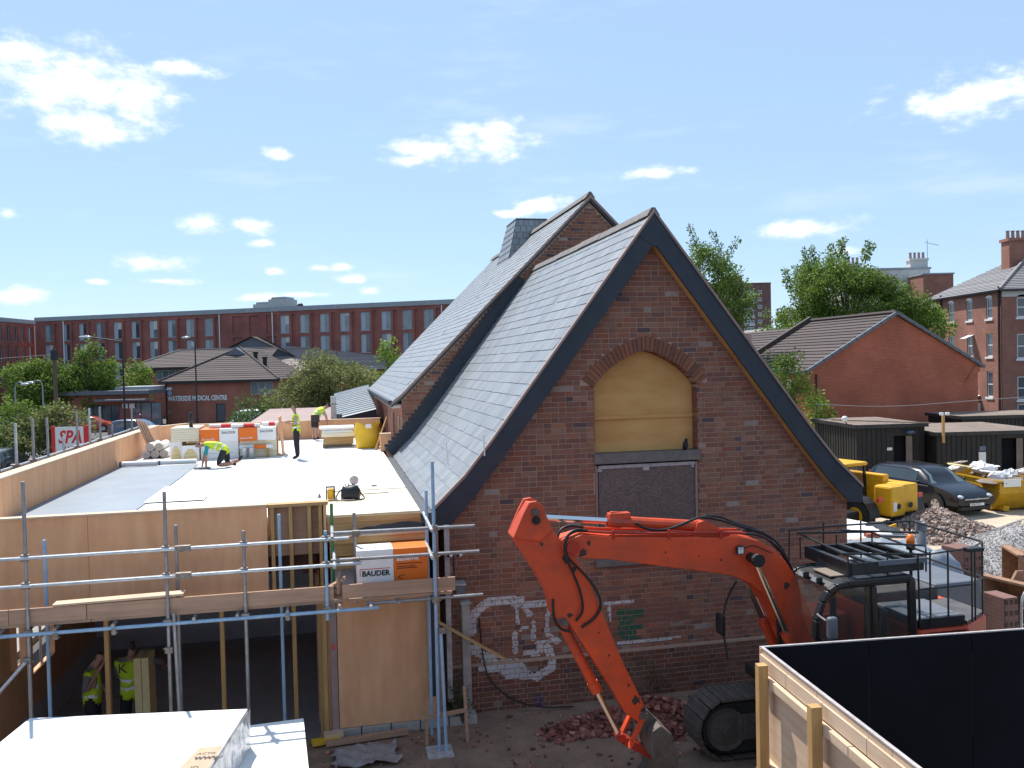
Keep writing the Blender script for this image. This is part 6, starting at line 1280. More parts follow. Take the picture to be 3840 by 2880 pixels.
# ------------------------------------------------------------------ vehicles
def car(name, label, cat, loc, heading, paint, L=4.5, W=1.75, Hh=1.48, style='estate', group=None, detail=True, plate=None, glass='car_glass'):
    """x runs from rear (0) to front (L); heading is the direction of the front in degrees (world)"""
    M = Matrix.Translation(loc) @ Matrix.Rotation(R(heading), 4, 'Z') @ Matrix.Translation((-L / 2, 0, 0))
    t = thing(name, label, cat, loc, group)
    w = W / 2
    if style == 'estate': st = [(0, .45, .86, .96, .70), (.03, .30, .9, 1.30, .90), (.10, .24, .93, 1.42, .96), (.25, .20, .95, 1.46, 1.0), (.45, .20, .955, 1.48, 1.0), (.58, .20, .95, 1.44, .98), (.655, .20, .945, 1.24, .93), (.72, .21, .935, .99, .90), (.80, .22, .90, .94, .88), (.92, .26, .80, .83, .82), (.975, .30, .70, .73, .74), (1.0, .38, .60, .62, .62)]
    elif style == 'hatch': st = [(0, .45, .88, .98, .72), (.03, .32, .92, 1.20, .88), (.14, .24, .95, 1.42, .95), (.30, .20, .96, 1.47, 1.0), (.48, .20, .96, 1.48, 1.0), (.60, .20, .95, 1.38, .97), (.68, .20, .94, 1.15, .92), (.74, .21, .93, .98, .90), (.84, .23, .88, .92, .87), (.94, .28, .78, .80, .8), (1.0, .38, .60, .62, .62)]
    elif style == 'mpv': st = [(0, .45, .9, 1.0, .8), (.02, .32, .95, 1.5, .92), (.10, .24, .98, 1.60, .97), (.30, .20, 1.0, 1.65, 1.0), (.52, .20, 1.0, 1.63, 1.0), (.66, .20, .99, 1.42, .96), (.76, .21, .97, 1.10, .92), (.84, .23, .93, .99, .90), (.94, .28, .82, .86, .82), (1.0, .38, .62, .64, .64)]
    else: st = [(0, .35, 1.1, 1.95, .92), (.02, .28, 1.12, 2.02, .96), (.2, .24, 1.14, 2.05, 1.0), (.6, .24, 1.14, 2.05, 1.0), (.72, .24, 1.14, 1.95, .97), (.82, .24, 1.12, 1.25, .93), (.92, .26, 1.0, 1.04, .88), (1.0, .36, .7, .72, .75)]
    hk = Hh / max(q[3] for q in st)
    def ring(q, off=0.0):
        x, zb, zs, zr, kw = q; x *= L; zb, zs, zr = zb * hk, zs * hk, zr * hk; ww = w * (kw * .35 + .65); flat = zr - zs < .12
        r_ = ww * (.97 if flat else .74)
        pts = [(ww * .86, zb), (ww * .99, zb + .10), (ww, zb + (zs - zb) * .55), (ww * .965, zs), (r_ + (.0 if flat else .02), zr - (.02 if flat else .07)), (r_ * .86, zr - (.008 if flat else .015)), (r_ * .45, zr)]
        pts = [(a + off, b + (off if i > 3 else 0)) for i, (a, b) in enumerate(pts)]
        return [(x, a, b) for a, b in pts] + [(x, -a, b) for a, b in reversed(pts)]
    mb = MB(M); rings = [ring(q) for q in st]; n = 14; vs_ = [p for r_ in rings for p in r_]
    fs_ = [(j * n + i, (j + 1) * n + i, (j + 1) * n + (i + 1) % n, j * n + (i + 1) % n) for j in range(len(st) - 1) for i in range(n)] + [tuple(range(n)), tuple(range(len(vs_) - 1, len(vs_) - 1 - n, -1))]
    mb.add(vs_, fs_); bo = mb.build('body', paint, t, smooth=True)
    em = bo.modifiers.new('split', 'EDGE_SPLIT'); em.split_angle = R(38)
    # glazing panels follow the body rings
    def glz(nm, j0, j1, i0, i1, f0=0.0, f1=1.0, mt=glass, s_=1):
        mb = MB(M); P = []
        js = list(range(j0, j1 + 1))
        for j in js:
            r_ = ring(st[j], .008); r_ = r_ if s_ > 0 else [(a, -b, c) for a, b, c in r_]
            a, b = Vector(r_[i0]), Vector(r_[i1]); P += [a.lerp(b, f0), a.lerp(b, f1)]
        mb.add(P, [(2 * k, 2 * k + 2, 2 * k + 3, 2 * k + 1) if s_ > 0 else (2 * k, 2 * k + 1, 2 * k + 3, 2 * k + 2) for k in range(len(js) - 1)]); return mb.build(nm, mt, t)
    jb = {'estate': (2, 4, 6), 'hatch': (2, 3, 6), 'mpv': (2, 3, 6), 'van': (3, 4, 5)}[style]
    for s_ in (1, -1):
        if style != 'van': glz('side_window', jb[0], jb[1], 3, 4, .10, .92, glass, s_)
        glz('side_window', jb[1], jb[2] - 1, 3, 4, .10, .92, glass, s_)
        for x in ((.20, .80) if style != 'van' else (.18, .80)):
            mb = MB(M); mb.lathe([(.0, -.10), (.30, -.10), (.315, -.06), (.315, .06), (.30, .10), (0, .10)], (x * L, s_ * (w - .09), .315), 20, 'y'); wo_ = mb.build('wheel', 'rubber', t)
            mb = MB(M); yy = s_ * (w + .012); mb.lathe([(0, -.005), (.20, -.005), (.20, .005), (0, .005)], (x * L, yy, .315), 16, 'y'); mb.build('rim', 'alloy', wo_)
            for k in range(5): a = 2 * PI * k / 5 + .3; mb = MB(M); mb.beam((x * L + .19 * math.cos(a + .55), yy + s_ * .006, .315 + .19 * math.sin(a + .55)), (x * L + .10 * math.cos(a + .62), yy + s_ * .006, .315 + .10 * math.sin(a + .62)), .05, .003, up=(0, 1, 0)); mb.build('rim_gap', 'hose', wo_)
            mb = MB(M); mb.lathe([(.32, -.004), (.375, -.004), (.375, .004), (.32, .004)], (x * L, s_ * (w - .002), .33), 20, 'y'); mb.build('wheel_arch', 'hose', t)
        if detail:
            mb = MB(M); mb.box(.60 * L, .655 * L, s_ * (w + .02) if s_ > 0 else -w - .16, w + .16 if s_ > 0 else -w - .02, .94 * hk, 1.06 * hk); mb.build('mirror', paint, t, bevel=.03)
            mb = MB(M); mb.ball((.95 * L, s_ * w * .68, .655 * hk), (.24, .18, .085), 10, 6); mb.build('headlight', 'lamp_glass', t, smooth=True)
            mb = MB(M); mb.box(-.01, .06, s_ * w * .74 - .06, s_ * w * .74 + .06, .80 * hk, 1.12 * hk); mb.build('tail_light', 'tail_red', t, bevel=.015)
            for z_ in ((.80),): mb = MB(M); mb.box(.12 * L, .72 * L, s_ * w * .985 - .006, s_ * w * .985 + .006, .905 * hk, .917 * hk); mb.build('waist_trim', 'alloy', t)
            for x in (.32, .52): mb = MB(M); mb.box(x * L, x * L + .16, s_ * w * 1.0 - .012, s_ * w * 1.0 + .012, .79 * hk, .82 * hk); mb.build('door_handle', paint, t)
            for x in (.40, .595): mb = MB(M); mb.box(x * L, x * L + .008, s_ * w * .999 - .004, s_ * w * .999 + .004, .30 * hk, .90 * hk); mb.build('door_gap', 'hose', t)
        else:
            mb = MB(M); mb.ball((.95 * L, s_ * w * .62, .68 * hk), (.14, .13, .07), 8, 5); mb.build('headlight', 'lamp_glass', t); mb = MB(M); mb.box(-.01, .06, s_ * w * .74 - .06, s_ * w * .74 + .06, .75 * hk, 1.0 * hk); mb.build('tail_light', 'tail_red', t)
    # windscreen and rear window
    j0, j1 = (5, 7) if style == 'estate' else (5, 7) if style in ('hatch',) else (4, 6) if style == 'mpv' else (4, 5)
    P = []
    for j in range(j0, j1 + 1):
        r_ = ring(st[j], .006); a, b = Vector(r_[5]), Vector(r_[8]); P += [a, b]
    mb = MB(M); mb.add(P, [(2 * k, 2 * k + 2, 2 * k + 3, 2 * k + 1) for k in range(j1 - j0)]); mb.build('windscreen', 'windscreen', t)
    P = []
    for j in ((1, 2) if style != 'van' else (0, 1)): r_ = ring(st[j], .008); P += [Vector(r_[4]) * .97 + Vector((0, 0, .0)), Vector(r_[9]) * .97]
    if detail:
        mb = MB(M); mb.prism([(.985 * L, .545 * hk), (1.0 * L + .01, .53 * hk), (1.0 * L + .012, .46 * hk), (.985 * L, .45 * hk)], -.45, .45); mb.build('grille', 'hose', t)
        mb = MB(M); mb.box(.985 * L, L + .03, -.50, .50, .565 * hk, .60 * hk); g_ = mb.build('grille_bar', 'alloy', t, bevel=.006)
        mb = MB(M); mb.prismx([(-.07, .62 * hk), (0, .54 * hk), (.07, .62 * hk), (0, .57 * hk)], L + .015, L + .028); mb.build('badge', 'chrome', t)
        mb = MB(M); mb.box(L * .985, L + .03, -.29, .29, .36 * hk, .45 * hk); po = mb.build('number_plate', 'plate_white', t, bevel=.004)
        text('plate_text', plate or 'BF06 DTX', M @ Matrix.Translation((L + .032, -.25, .378 * hk)) @ Matrix.Rotation(PI / 2, 4, 'Z') @ Matrix.Rotation(PI / 2, 4, 'X'), .088, 'ink', po, .001)
        mb = MB(M); mb.box(.955 * L, L - .02, -.62, .62, .20 * hk, .34 * hk); mb.build('lower_intake', 'hose', t, bevel=.02)
        mb = MB(M); mb.tube((.16 * L, -.50, 1.49 * hk), (.55 * L, -.52, 1.475 * hk), .014, 6); mb.build('roof_rail', 'hose', t); mb = MB(M); mb.tube((.16 * L, .50, 1.49 * hk), (.55 * L, .52, 1.475 * hk), .014, 6); mb.build('roof_rail', 'hose', t)
    return t
car('parked_car', 'dark navy estate car parked between the site cabins and the rubble heap', 'car', (15.05, 31.0, -.02), -74, 'car_navy', 4.5, 1.76, 1.48, 'estate')

# ------------------------------------------------------------------ yellow telehandler, half hidden by the hall
TM = frame(11.1, 28.0, -62)          # x towards its rear end
th = thing('telehandler', 'yellow telehandler with black cab standing beside the navy car', 'telehandler', (11.55, 28.6, 0))
def tp(nm, mt, *b, bevel=.03, parent=None): mb = MB(TM); mb.box(*b); return mb.build(nm, mt, parent or th, bevel=bevel)
tp('chassis', 'black_plastic', -2.2, 1.9, -.5, .5, .45, .85); eb = tp('engine_pod', 'plant_yellow', .10, 1.95, .02, .70, .62, 1.50, bevel=.06); tp('counterweight', 'plant_yellow', 1.35, 2.02, -.62, .015, .55, 1.48, bevel=.07)
tp('boom', 'plant_yellow', -3.2, 1.2, .02, .30, 1.45, 1.72, bevel=.03)
for y0 in (-1.02, .80):
    tp('tail_lamp', 'tail_red', 1.8, 1.87, y0, y0 + .22, 1.02, 1.16, bevel=.01)
tp('warning_plate', 'plate_white', 2.022, 2.03, -.55, -.40, .72, 1.0, bevel=0)
for q in (-.30, .25): mb = MB(TM); mb.lathe([(0, 0), (.09, 0), (.09, .012), (0, .012)], (2.015, q, .86), 12, 'x'); mb.build('tow_eye', 'hose', th)
for x, y in ((1.15, 1.05), (1.15, -1.05), (-1.75, 1.05), (-1.75, -1.05)):
    mb = MB(TM); mb.lathe([(.0, -.17), (.34, -.17), (.50, -.15), (.53, -.08), (.53, .08), (.50, .15), (.34, .17), (0, .17)], (x, y, .53), 22, 'y'); wo_ = mb.build('wheel', 'rubber', th)
    mb = MB(TM); mb.lathe([(0, -.175), (.28, -.175), (.28, .175), (0, .175)], (x, y, .53), 16, 'y'); mb.build('hub', 'plant_yellow', wo_)
    mb = MB(TM); ar = [(x + .62 * math.cos(a), .53 + .62 * math.sin(a)) for a in [PI * q / 8 for q in range(9)]] + [(x + .58 * math.cos(a), .53 + .58 * math.sin(a)) for a in [PI * (8 - q) / 8 for q in range(9)]]; mb.prism(ar, y - .22, y + .22); mb.build('mudguard', 'black_plastic', th)
tp('cab_lower', 'black_plastic', -.75, .65, -.95, -.05, .7, 1.30)
for x in (-.72, .60):
    for y in (-.92, -.08): mb = MB(TM); mb.beam((x, y, 1.25), (x + (.1 if x < 0 else -.04), y, 2.0), .07, .07); mb.build('cab_pillar', 'cab_black', th)
tp('cab_roof', 'plant_yellow', -.75, .68, -.98, -.02, 1.98, 2.10, bevel=.05); tp('rear_window', 'cab_glass', .56, .57, -.88, -.12, 1.32, 1.97, bevel=0); tp('side_window', 'cab_glass', -.6, .5, -.94, -.93, 1.32, 1.97, bevel=0)
text('decal', 'JCB', TM @ Matrix.Translation((.5, .704, 1.22)) @ Matrix.Rotation(PI, 4, 'Z') @ Matrix.Rotation(PI / 2, 4, 'X') @ Matrix.Translation((-.6, 0, 0)), .2, 'ink', eb, .001)

# ------------------------------------------------------------------ yellow skip full of rubbish
SK = frame(17.0, 29.5, -62)
sk_ = thing('skip', 'yellow rubbish skip heaped with white sacks and board offcuts', 'skip', (18.0, 31, 0))
def skp(nm, vs_, fs_): mb = MB(SK); mb.add(vs_, fs_); return mb.build(nm, 'skip_yellow', sk_)
Wd, Lk, Hk = 1.7, 3.6, 1.08
SK = frame(16.78, 29.4, 8)
end = [(0, .45, 0), (Wd, .45, 0), (Wd, 0, .62), (Wd, 0, Hk - .04), (0, 0, Hk - .04), (0, 0, .62)]
def slab(nm, pts, nrm, th_=.012, mt='skip_yellow', par=None):
    n_ = Vector(nrm).normalized() * th_; k = len(pts); mb = MB(SK); mb.add([Vector(p) for p in pts] + [Vector(p) + n_ for p in pts], [tuple(range(k)), tuple(range(2 * k - 1, k - 1, -1))] + [(i, k + i, k + (i + 1) % k, (i + 1) % k) for i in range(k)]); return mb.build(nm, mt, par or sk_)
slab('end_plate', [(0, .0, .62), (Wd, .0, .62), (Wd, 0, Hk), (0, 0, Hk)], (0, -1, 0)); slab('end_slope', [(0, .45, .02), (Wd, .45, .02), (Wd, 0, .62), (0, 0, .62)], (0, -1, -1))
slab('side_plate', [(0, .45, .02), (0, 0, .62), (0, 0, Hk), (0, Lk, Hk), (0, Lk, .62), (0, Lk - .45, .02)], (-1, 0, 0)); slab('side_plate', [(Wd, .45, .02), (Wd, 0, .62), (Wd, 0, Hk), (Wd, Lk, Hk), (Wd, Lk, .62), (Wd, Lk - .45, .02)], (1, 0, 0))
slab('end_slope', [(0, Lk - .45, .02), (Wd, Lk - .45, .02), (Wd, Lk, .62), (0, Lk, .62)], (0, 1, -1)); slab('end_plate', [(0, Lk, .62), (Wd, Lk, .62), (Wd, Lk, Hk), (0, Lk, Hk)], (0, 1, 0)); slab('floor_plate', [(0, .45, .02), (Wd, .45, .02), (Wd, Lk - .45, .02), (0, Lk - .45, .02)], (0, 0, -1))
for z_ in (Hk, .75): mb = MB(SK); mb.box(-.05, 0, -.01, Lk, z_ - .06, z_); mb.build('rib', 'skip_yellow', sk_)
mb = MB(SK); mb.box(-.05, Wd + .05, -.05, 0, Hk - .06, Hk); mb.build('rib', 'skip_yellow', sk_)
for y in (.7, 1.8, 2.9): mb = MB(SK); mb.box(-.045, 0, y, y + .06, .3, Hk - .06); mb.build('rib', 'skip_yellow', sk_)
for x in (.25, 1.25): mb = MB(SK); mb.box(x, x + .22, .15, .4, 0, .16); mb.build('foot', 'plant_yellow', sk_)
rk = random.Random(15)
def lump(mb, c, r_, rnd, n=9, m_=6, col=None):
    k = len(mb.v); mb.ball(c, r_, n, m_, col)
    for i in range(k, len(mb.v)):
        d = (mb.v[i] - mb.M @ Vector(c)); mb.v[i] = mb.M @ Vector(c) + d * rnd.uniform(.72, 1.18)
for k in range(16):
    mb = MB(SK); c = (rk.uniform(.35, Wd - .3), rk.uniform(.35, Lk - .4), Hk + rk.uniform(-.05, .30)); lump(mb, c, (rk.uniform(.2, .36), rk.uniform(.2, .36), rk.uniform(.12, .24)), rk)
    tag(mb.build('rubbish_sack', 'bag_white'), 'crumpled white sack heaped in the yellow skip', 'sack', 'white sacks in the skip')
for k in range(9):
    mb = MB(SK); c = Vector((rk.uniform(.3, Wd - .2), rk.uniform(.3, Lk - .4), Hk + rk.uniform(.05, .3))); a = rk.uniform(0, 6); mb.obox(c, (rk.uniform(.5, 1.0), rk.uniform(.2, .5), .03), (math.cos(a), math.sin(a), rk.uniform(-.4, .4)))
    tag(mb.build('board_offcut', rk.choice(['print_white', 'scaffold_board', 'cream_foam'])), 'flat board offcut sticking out of the heaped skip', 'board', 'board offcuts in the skip')
mb = MB(SK); mb.box(.1, .75, -.075, -.055, .86, 1.12); tag(mb.build('notice_sheet', 'plate_white'), 'white paper sheet hanging on the end of the skip', 'sheet')
mb = MB(SK); mb.ball((.2, .5, Hk - .1), (.62, .6, .1), 8, 4); mb.ball((1.2, 1.6, Hk - .1), (.6, 1.5, .12), 8, 4); o = mb.build('rubble_fill', 'felt_brown', sk_, stuff=True)

# ------------------------------------------------------------------ black site cabins
def cabin(label, M, Wd, Dp, Ht, roofmt, door=None, win=None):
    t = thing('site_cabin', label, 'cabin', M @ Vector((Wd / 2, Dp / 2, 0)))
    holes = [h for h in (door, win) if h]
    mb = MB(M); mb.wall(0, Wd, 0, Ht, 0, holes, .10); mb.box(0, .06, .001, Dp, 0, Ht); mb.box(Wd - .06, Wd, .001, Dp, 0, Ht); mb.box(.06, Wd - .06, Dp - .06, Dp, 0, Ht); mb.build('wall', 'cabin_black', t)
    k = int(Wd / .2)
    for i in range(k): mb = MB(M); x = i * Wd / k; (any(h[0] - .1 < x < h[1] + .05 for h in holes)) or (mb.box(x, x + .10, -.022, -.001, .1, Ht - .12), mb.build('cladding_rib', 'cabin_black', t))
    for i in range(int(Dp / .25)): mb = MB(M); y = i * .25; mb.box(-.022, -.001, y, y + .12, .1, Ht - .12); mb.build('cladding_rib', 'cabin_black', t)
    mb = MB(M); mb.box(-.12, Wd + .08, -.14, Dp + .08, Ht, Ht + .05); mb.build('roof', roofmt, t)
    mb = MB(M); mb.box(-.13, Wd + .09, -.16, -.141, Ht - .10, Ht + .055); mb.build('fascia', 'black_plastic', t); mb = MB(M); mb.box(-.14, -.121, -.14, Dp + .08, Ht - .10, Ht + .055); mb.build('fascia', 'black_plastic', t)
    for i in range(6): mb = MB(M); x = -.1 + i * (Wd + .15) / 6; mb.box(x, x + .05, -.13, Dp + .07, Ht + .051, Ht + .062); mb.build('roof_seam', 'felt_brown' if roofmt != 'felt_brown' else 'felt_pink', t)
    if door: mb = MB(M); mb.box(door[0] + .02, door[0] + .06, .03, .8, door[2], door[3] - .03); mb.build('door', 'cabin_black', t); mb = MB(M); mb.box(door[1] - .30, door[1] - .02, .04, .06, door[2], door[3] - .02); mb.build('door_panel', 'felt_brown', t)
    mb = MB(M); mb.box(0, Wd, -.02, Dp, -.05, .0); mb.build('skid', 'black_plastic', t)
    mb = MB(M); mb.box(.07, Wd - .07, .2, .24, 0, Ht); mb.build('inner_dark', 'black_paint', t)
    return t
c1_ = cabin('black site cabin with ribbed roof and open doorway behind the telehandler', frame(14.45, 35.8, 4), 2.95, 4.2, 2.56, 'felt_brown', (1.55, 2.45, .05, 2.1), None)
c2_ = cabin('long low black cabin with brown felt roof behind the navy car', frame(17.55, 35.3, 2), 4.6, 4.6, 2.22, 'felt_brown', (2.7, 3.7, .05, 1.95), None)
c3_ = cabin('black cabin with pale roof farther back behind the brown felt roof', frame(21.6, 41.0, 3), 5.5, 3.0, 2.45, 'felt_brown', None, None)
mb = MB(frame(14.45, 35.8, 4)); mb.box(1.28, 1.50, -.045, -.03, 1.5, 1.62); tag(mb.build('door_notice', 'plate_white'), 'small white notice beside the open cabin doorway', 'notice')
mb = MB(frame(17.55, 35.3, 2)); mb.box(1.75, 2.05, -.045, -.03, .95, 1.4); tag(mb.build('poster', 'plate_white'), 'white sheet pinned to the long low cabin', 'notice'); mb = MB(frame(17.55, 35.3, 2)); mb.box(1.78, 2.05, -.045, -.03, 1.45, 1.65); tag(mb.build('poster', 'car_blue'), 'blue sheet pinned above the white one on the cabin', 'notice')
mb = MB(frame(14.45, 35.8, 4)); mb.ball((2.2, -.25, 2.25), (.2, .12, .08), 8, 5); tag(mb.build('cloth_bundle', 'car_blue'), 'blue bundle hanging over the cabin doorway', 'bundle')
mb = MB(); mb.tube((14.0, 37.5, 2.72), (17.3, 35.3, 2.66), .03, 6); tag(mb.build('roof_pole', 'felt_brown'), 'thin pole laid across the ribbed cabin roof', 'pole')
t = thing('lamp_post', 'short timber post carrying two white floodlights by the cabins', 'lamp', (17.7, 33.6, 2.0)); mb = MB(); mb.beam((17.7, 35.05, 1.85), (17.7, 35.05, 3.0), .09, .09); mb.build('post', 'pine', t)
for q in (-.12, .12): mb = MB(); mb.obox((17.7 + q, 34.95, 3.05), (.16, .10, .12), (1, q, 0)); mb.build('floodlight', 'upvc', t, bevel=.02)
mb = MB(); mb.path([(13.5, 38, 3.4), (17, 38.5, 3.15), (21, 39.5, 3.3), (24, 40, 3.4)], .012, 5); tag(mb.build('overhead_cable', 'post_grey'), 'thin cable strung above the cabin roofs', 'cable')
t = thing('floodlight', 'white floodlight on the corner of the ribbed cabin roof', 'lamp', (14.0, 36.5, 2.6)); mb = MB(); mb.ball((14.1, 36.2, 2.85), (.14, .12, .12), 10, 6); mb.build('head', 'upvc', t, smooth=True); mb = MB(); mb.tube((14.2, 36.2, 2.6), (14.1, 36.2, 2.78), .02, 6); mb.build('arm', 'post_dark', t)

# ------------------------------------------------------------------ heaps and materials in the yard
heap('rubble_heap', 'heap of mixed pale rubble in front of the navy car', 'rubble heap', [(12.9, 26.0, 1.75, 1.35, .80), (13.9, 25.5, 1.0, .8, .38), (12.0, 26.6, 1.0, .8, .35)], ID, 'rubble', (.02, .085), [(1, .92, .88), (.8, .7, .66), (1.15, 1.1, 1.05), (.75, .66, .63)], 800, 3)
heap('gravel_heap', 'large grey heap of fine gravel beside the rubble heap', 'gravel heap', [(13.3, 21.8, 2.6, 2.2, 1.30), (15.0, 22.3, 2.2, 2.0, 1.35), (11.6, 21.4, 1.3, 1.2, .5)], ID, 'gravel', (.008, .022), [(1.1, 1.1, 1.1), (.9, .9, .92), (1.25, 1.25, 1.25), (.85, .85, .87)], 1500, 8)
heap('hardcore', 'strip of pale broken stone beside the excavator buckets', 'stones', [(10.8, 18.6, 1.6, 1.0, .16), (9.6, 17.4, 1.2, 1.0, .12)], ID, 'rubble', (.02, .06), [(1.2, 1.1, 1.0), (1.0, .9, .8)], 300, 12)
def crate(nm, lab, cat, c, sz, deg, mt, bevel=.02, extra=None):
    M = frame(c[0], c[1], deg, c[2]); t = thing(nm, lab, cat, c); mb = MB(M); mb.box(-sz[0] / 2, sz[0] / 2, -sz[1] / 2, sz[1] / 2, .1, sz[2]); mb.build('load', mt, t, bevel=bevel)
    for x in (-.4, 0, .4): mb = MB(M); mb.box(x * sz[0] - .05, x * sz[0] + .05, -sz[1] / 2, sz[1] / 2, 0, .1); mb.build('bearer', 'scaffold_board', t)
    return t, M
t, M = crate('brick_pallet', 'pallet of perforated red bricks beside the gravel heap', 'brick pallet', (9.45, 18.0, 0), (.5, .6, 1.42), 20, 'brick_tower'); 
for j in range(5):
    for i in range(4): mb = MB(M); mb.box(-.22 + i * .12, -.22 + i * .12 + .06, -.306, -.301, .3 + j * .22, .38 + j * .22); mb.build('brick_hole', 'hose', t)
t, M = crate('brick_pallet', 'low pallet of perforated red bricks by the metal barrier', 'brick pallet', (8.78, 15.4, 0), (.30, .5, 1.12), 15, 'brick_tower')
for j in range(4):
    for i in range(3): mb = MB(M); mb.box(-.15 + i * .11, -.15 + i * .11 + .06, -.256, -.251, .4 + j * .2, .48 + j * .2); mb.build('brick_hole', 'hose', t)
crate('plastic_tank', 'large grey plastic storage chest with flat lid', 'chest', (7.75, 15.8, 0), (1.0, 1.3, 1.42), 15, 'plastic_grey', .04)
def drape(nm, lab, cat, x0, x1, y0, y1, z_, amp, mt, seed, M=ID):
    rnd = random.Random(seed); n_ = 16; mb = MB(M); P = []
    for j in range(n_ + 1):
        for i in range(n_ + 1):
            x, y = x0 + (x1 - x0) * i / n_, y0 + (y1 - y0) * j / n_; e = min(i, j, n_ - i, n_ - j); zz = z_ + amp * (math.sin(i * .9 + j * .35 + seed) * .5 + math.sin(j * 1.1 - i * .5) * .35 + rnd.uniform(-.3, .3)) - (.55 if e == 0 else .12 if e == 1 else 0) * z_ * .6
            P.append((x, y, max(.01, zz)))
    mb.add(P, [(j * (n_ + 1) + i, j * (n_ + 1) + i + 1, (j + 1) * (n_ + 1) + i + 1, (j + 1) * (n_ + 1) + i) for j in range(n_) for i in range(n_)]); return tag(mb.build(nm, mt, smooth=True), lab, cat)
drape('tarpaulin', 'blue-grey tarpaulin thrown over stacked materials behind the cab', 'tarpaulin', 6.6, 9.0, 16.8, 19.0, 1.45, .15, 'tarp_blue', 2)
drape('tarpaulin', 'pale plastic sheet over materials at the corner of the hall', 'tarpaulin', 7.2, 9.2, 20.0, 22.5, 1.2, .10, 'bag_white', 7)
drape('tarpaulin', 'black tarpaulin over a low stack by the pale plastic sheet', 'tarpaulin', 8.6, 10.6, 22.2, 24.4, .75, .06, 'black_plastic', 4)
crate('white_box', 'white foam box lying near the telehandler', 'box', (9.9, 25.4, 0), (.9, .8, .55), 25, 'print_white', .02)
crate('wrapped_blocks', 'dark wrapped block stack behind the white foam box', 'block stack', (10.5, 26.7, 0), (1.3, .9, .7), 25, 'black_plastic', .03)
mb = MB(frame(10.9, 25.2, 30)); mb.prism([(-.6, 0), (.6, 0), (.6, .45), (.2, .4), (-.6, .1)], -.03, .03); tag(mb.build('ramp_plate', 'skip_yellow'), 'orange steel ramp plate lying by the white foam box', 'plate')
t = thing('duct_pipe', 'upright grey plastic pipe beside the blue-grey tarpaulin', 'pipe', (8.55, 18.0, 0)); mb = MB(); mb.lathe([(.10, 0), (.10, 1.95), (.085, 1.95), (.085, 1.2), (.0, 1.2)], (8.6, 18.0, 0), 14); mb.build('barrel', 'plastic_grey', t, smooth=True); mb = MB(); mb.lathe([(.115, 1.78), (.115, 1.96), (.10, 1.96), (.10, 1.78)], (8.6, 18.0, 0), 14); mb.build('socket', 'plastic_grey', t)
for k in range(6): mb = MB(); a = .3 + k * .12; mb.beam((7.2 + k * .22, 19.4, 1.25 + .03 * k), (8.5 + k * .12, 18.6 + .1 * k, 1.35 + .03 * (k % 3)), .12, .03); tag(mb.build('timber_length', rk.choice(['black_plastic', 'plywood_pale', 'plastic_grey'])), 'loose length lying across the stacked materials behind the hall corner', 'timber', 'loose lengths on the stacked materials')
mb = MB(); mb.box(7.5, 7.75, 18.1, 18.3, 1.62, 1.70); tag(mb.build('loose_brick', 'brick_house'), 'single red brick weighing down the blue-grey tarpaulin', 'brick')
# spare buckets and a steel barrier
def bucket(lab, M):
    t = thing('digger_bucket', lab, 'bucket', M @ Vector((0, 0, 0))); pr = [(0, .95), (.12, 1.0), (.5, .86), (.72, .55), (.66, .2), (.42, .02), (0, 0), (0, .03), (.40, .06), (.60, .24), (.65, .55), (.46, .80), (.10, .94)]
    mb = MB(M); mb.prism(pr, 0, 1.1); mb.build('shell', 'rust_steel', t)
    for y in (0, 1.08): mb = MB(M); mb.prism([(0, 0), (.42, .02), (.66, .2), (.72, .55), (.5, .86), (.12, 1.0), (0, .95)], y, y + .03); mb.build('side_plate', 'rust_steel', t)
    for y in (.35, .65): mb = MB(M); mb.prism([(.30, .92), (.66, .60), (.82, .86), (.66, 1.08), (.46, 1.10)], y, y + .05); mb.build('ear', 'rust_steel', t)
    mb = MB(M); mb.box(-.02, .05, .03, 1.07, .94, .985); mb.build('cutting_edge', 'rust_steel', t)
bucket('rusty digger bucket lying on its back by the gravel heap', frame(11.2, 18.9, -12)); bucket('rusty digger bucket behind the steel barrier frame', frame(9.95, 16.3, 25))
t = thing('steel_barrier', 'bent tubular steel barrier frame leaning beside the rusty buckets', 'barrier', (9.5, 15.4, 0)); GM = frame(9.25, 15.55, 12)
mb = MB(GM); mb.path([(.0, 0, .25), (0, 0, .95), (.08, 0, 1.12), (.25, 0, 1.18), (1.0, .1, 1.22), (1.12, .1, 1.12), (1.15, .1, .4), (1.05, .1, .28), (.2, 0, .2)], .022, 7, smooth=1); mb.build('frame', 'galv_bright', t, smooth=True)
for x in (.3, .55, .8): mb = MB(GM); mb.tube((x, .03, .22), (x, .05, 1.19), .012, 6); mb.build('bar', 'galv', t)
for z_ in (.5, .8): mb = MB(GM); mb.tube((0, .0, z_), (1.14, .1, z_ + .02), .012, 6); mb.build('bar', 'galv', t)
for x in (.1, 1.05): mb = MB(GM); mb.beam((x, -.3, .02), (x, .4, .02), .05, .03); mb.tube((x, .05, .02), (x, .05, .3), .016, 6); mb.build('foot', 'galv', t)
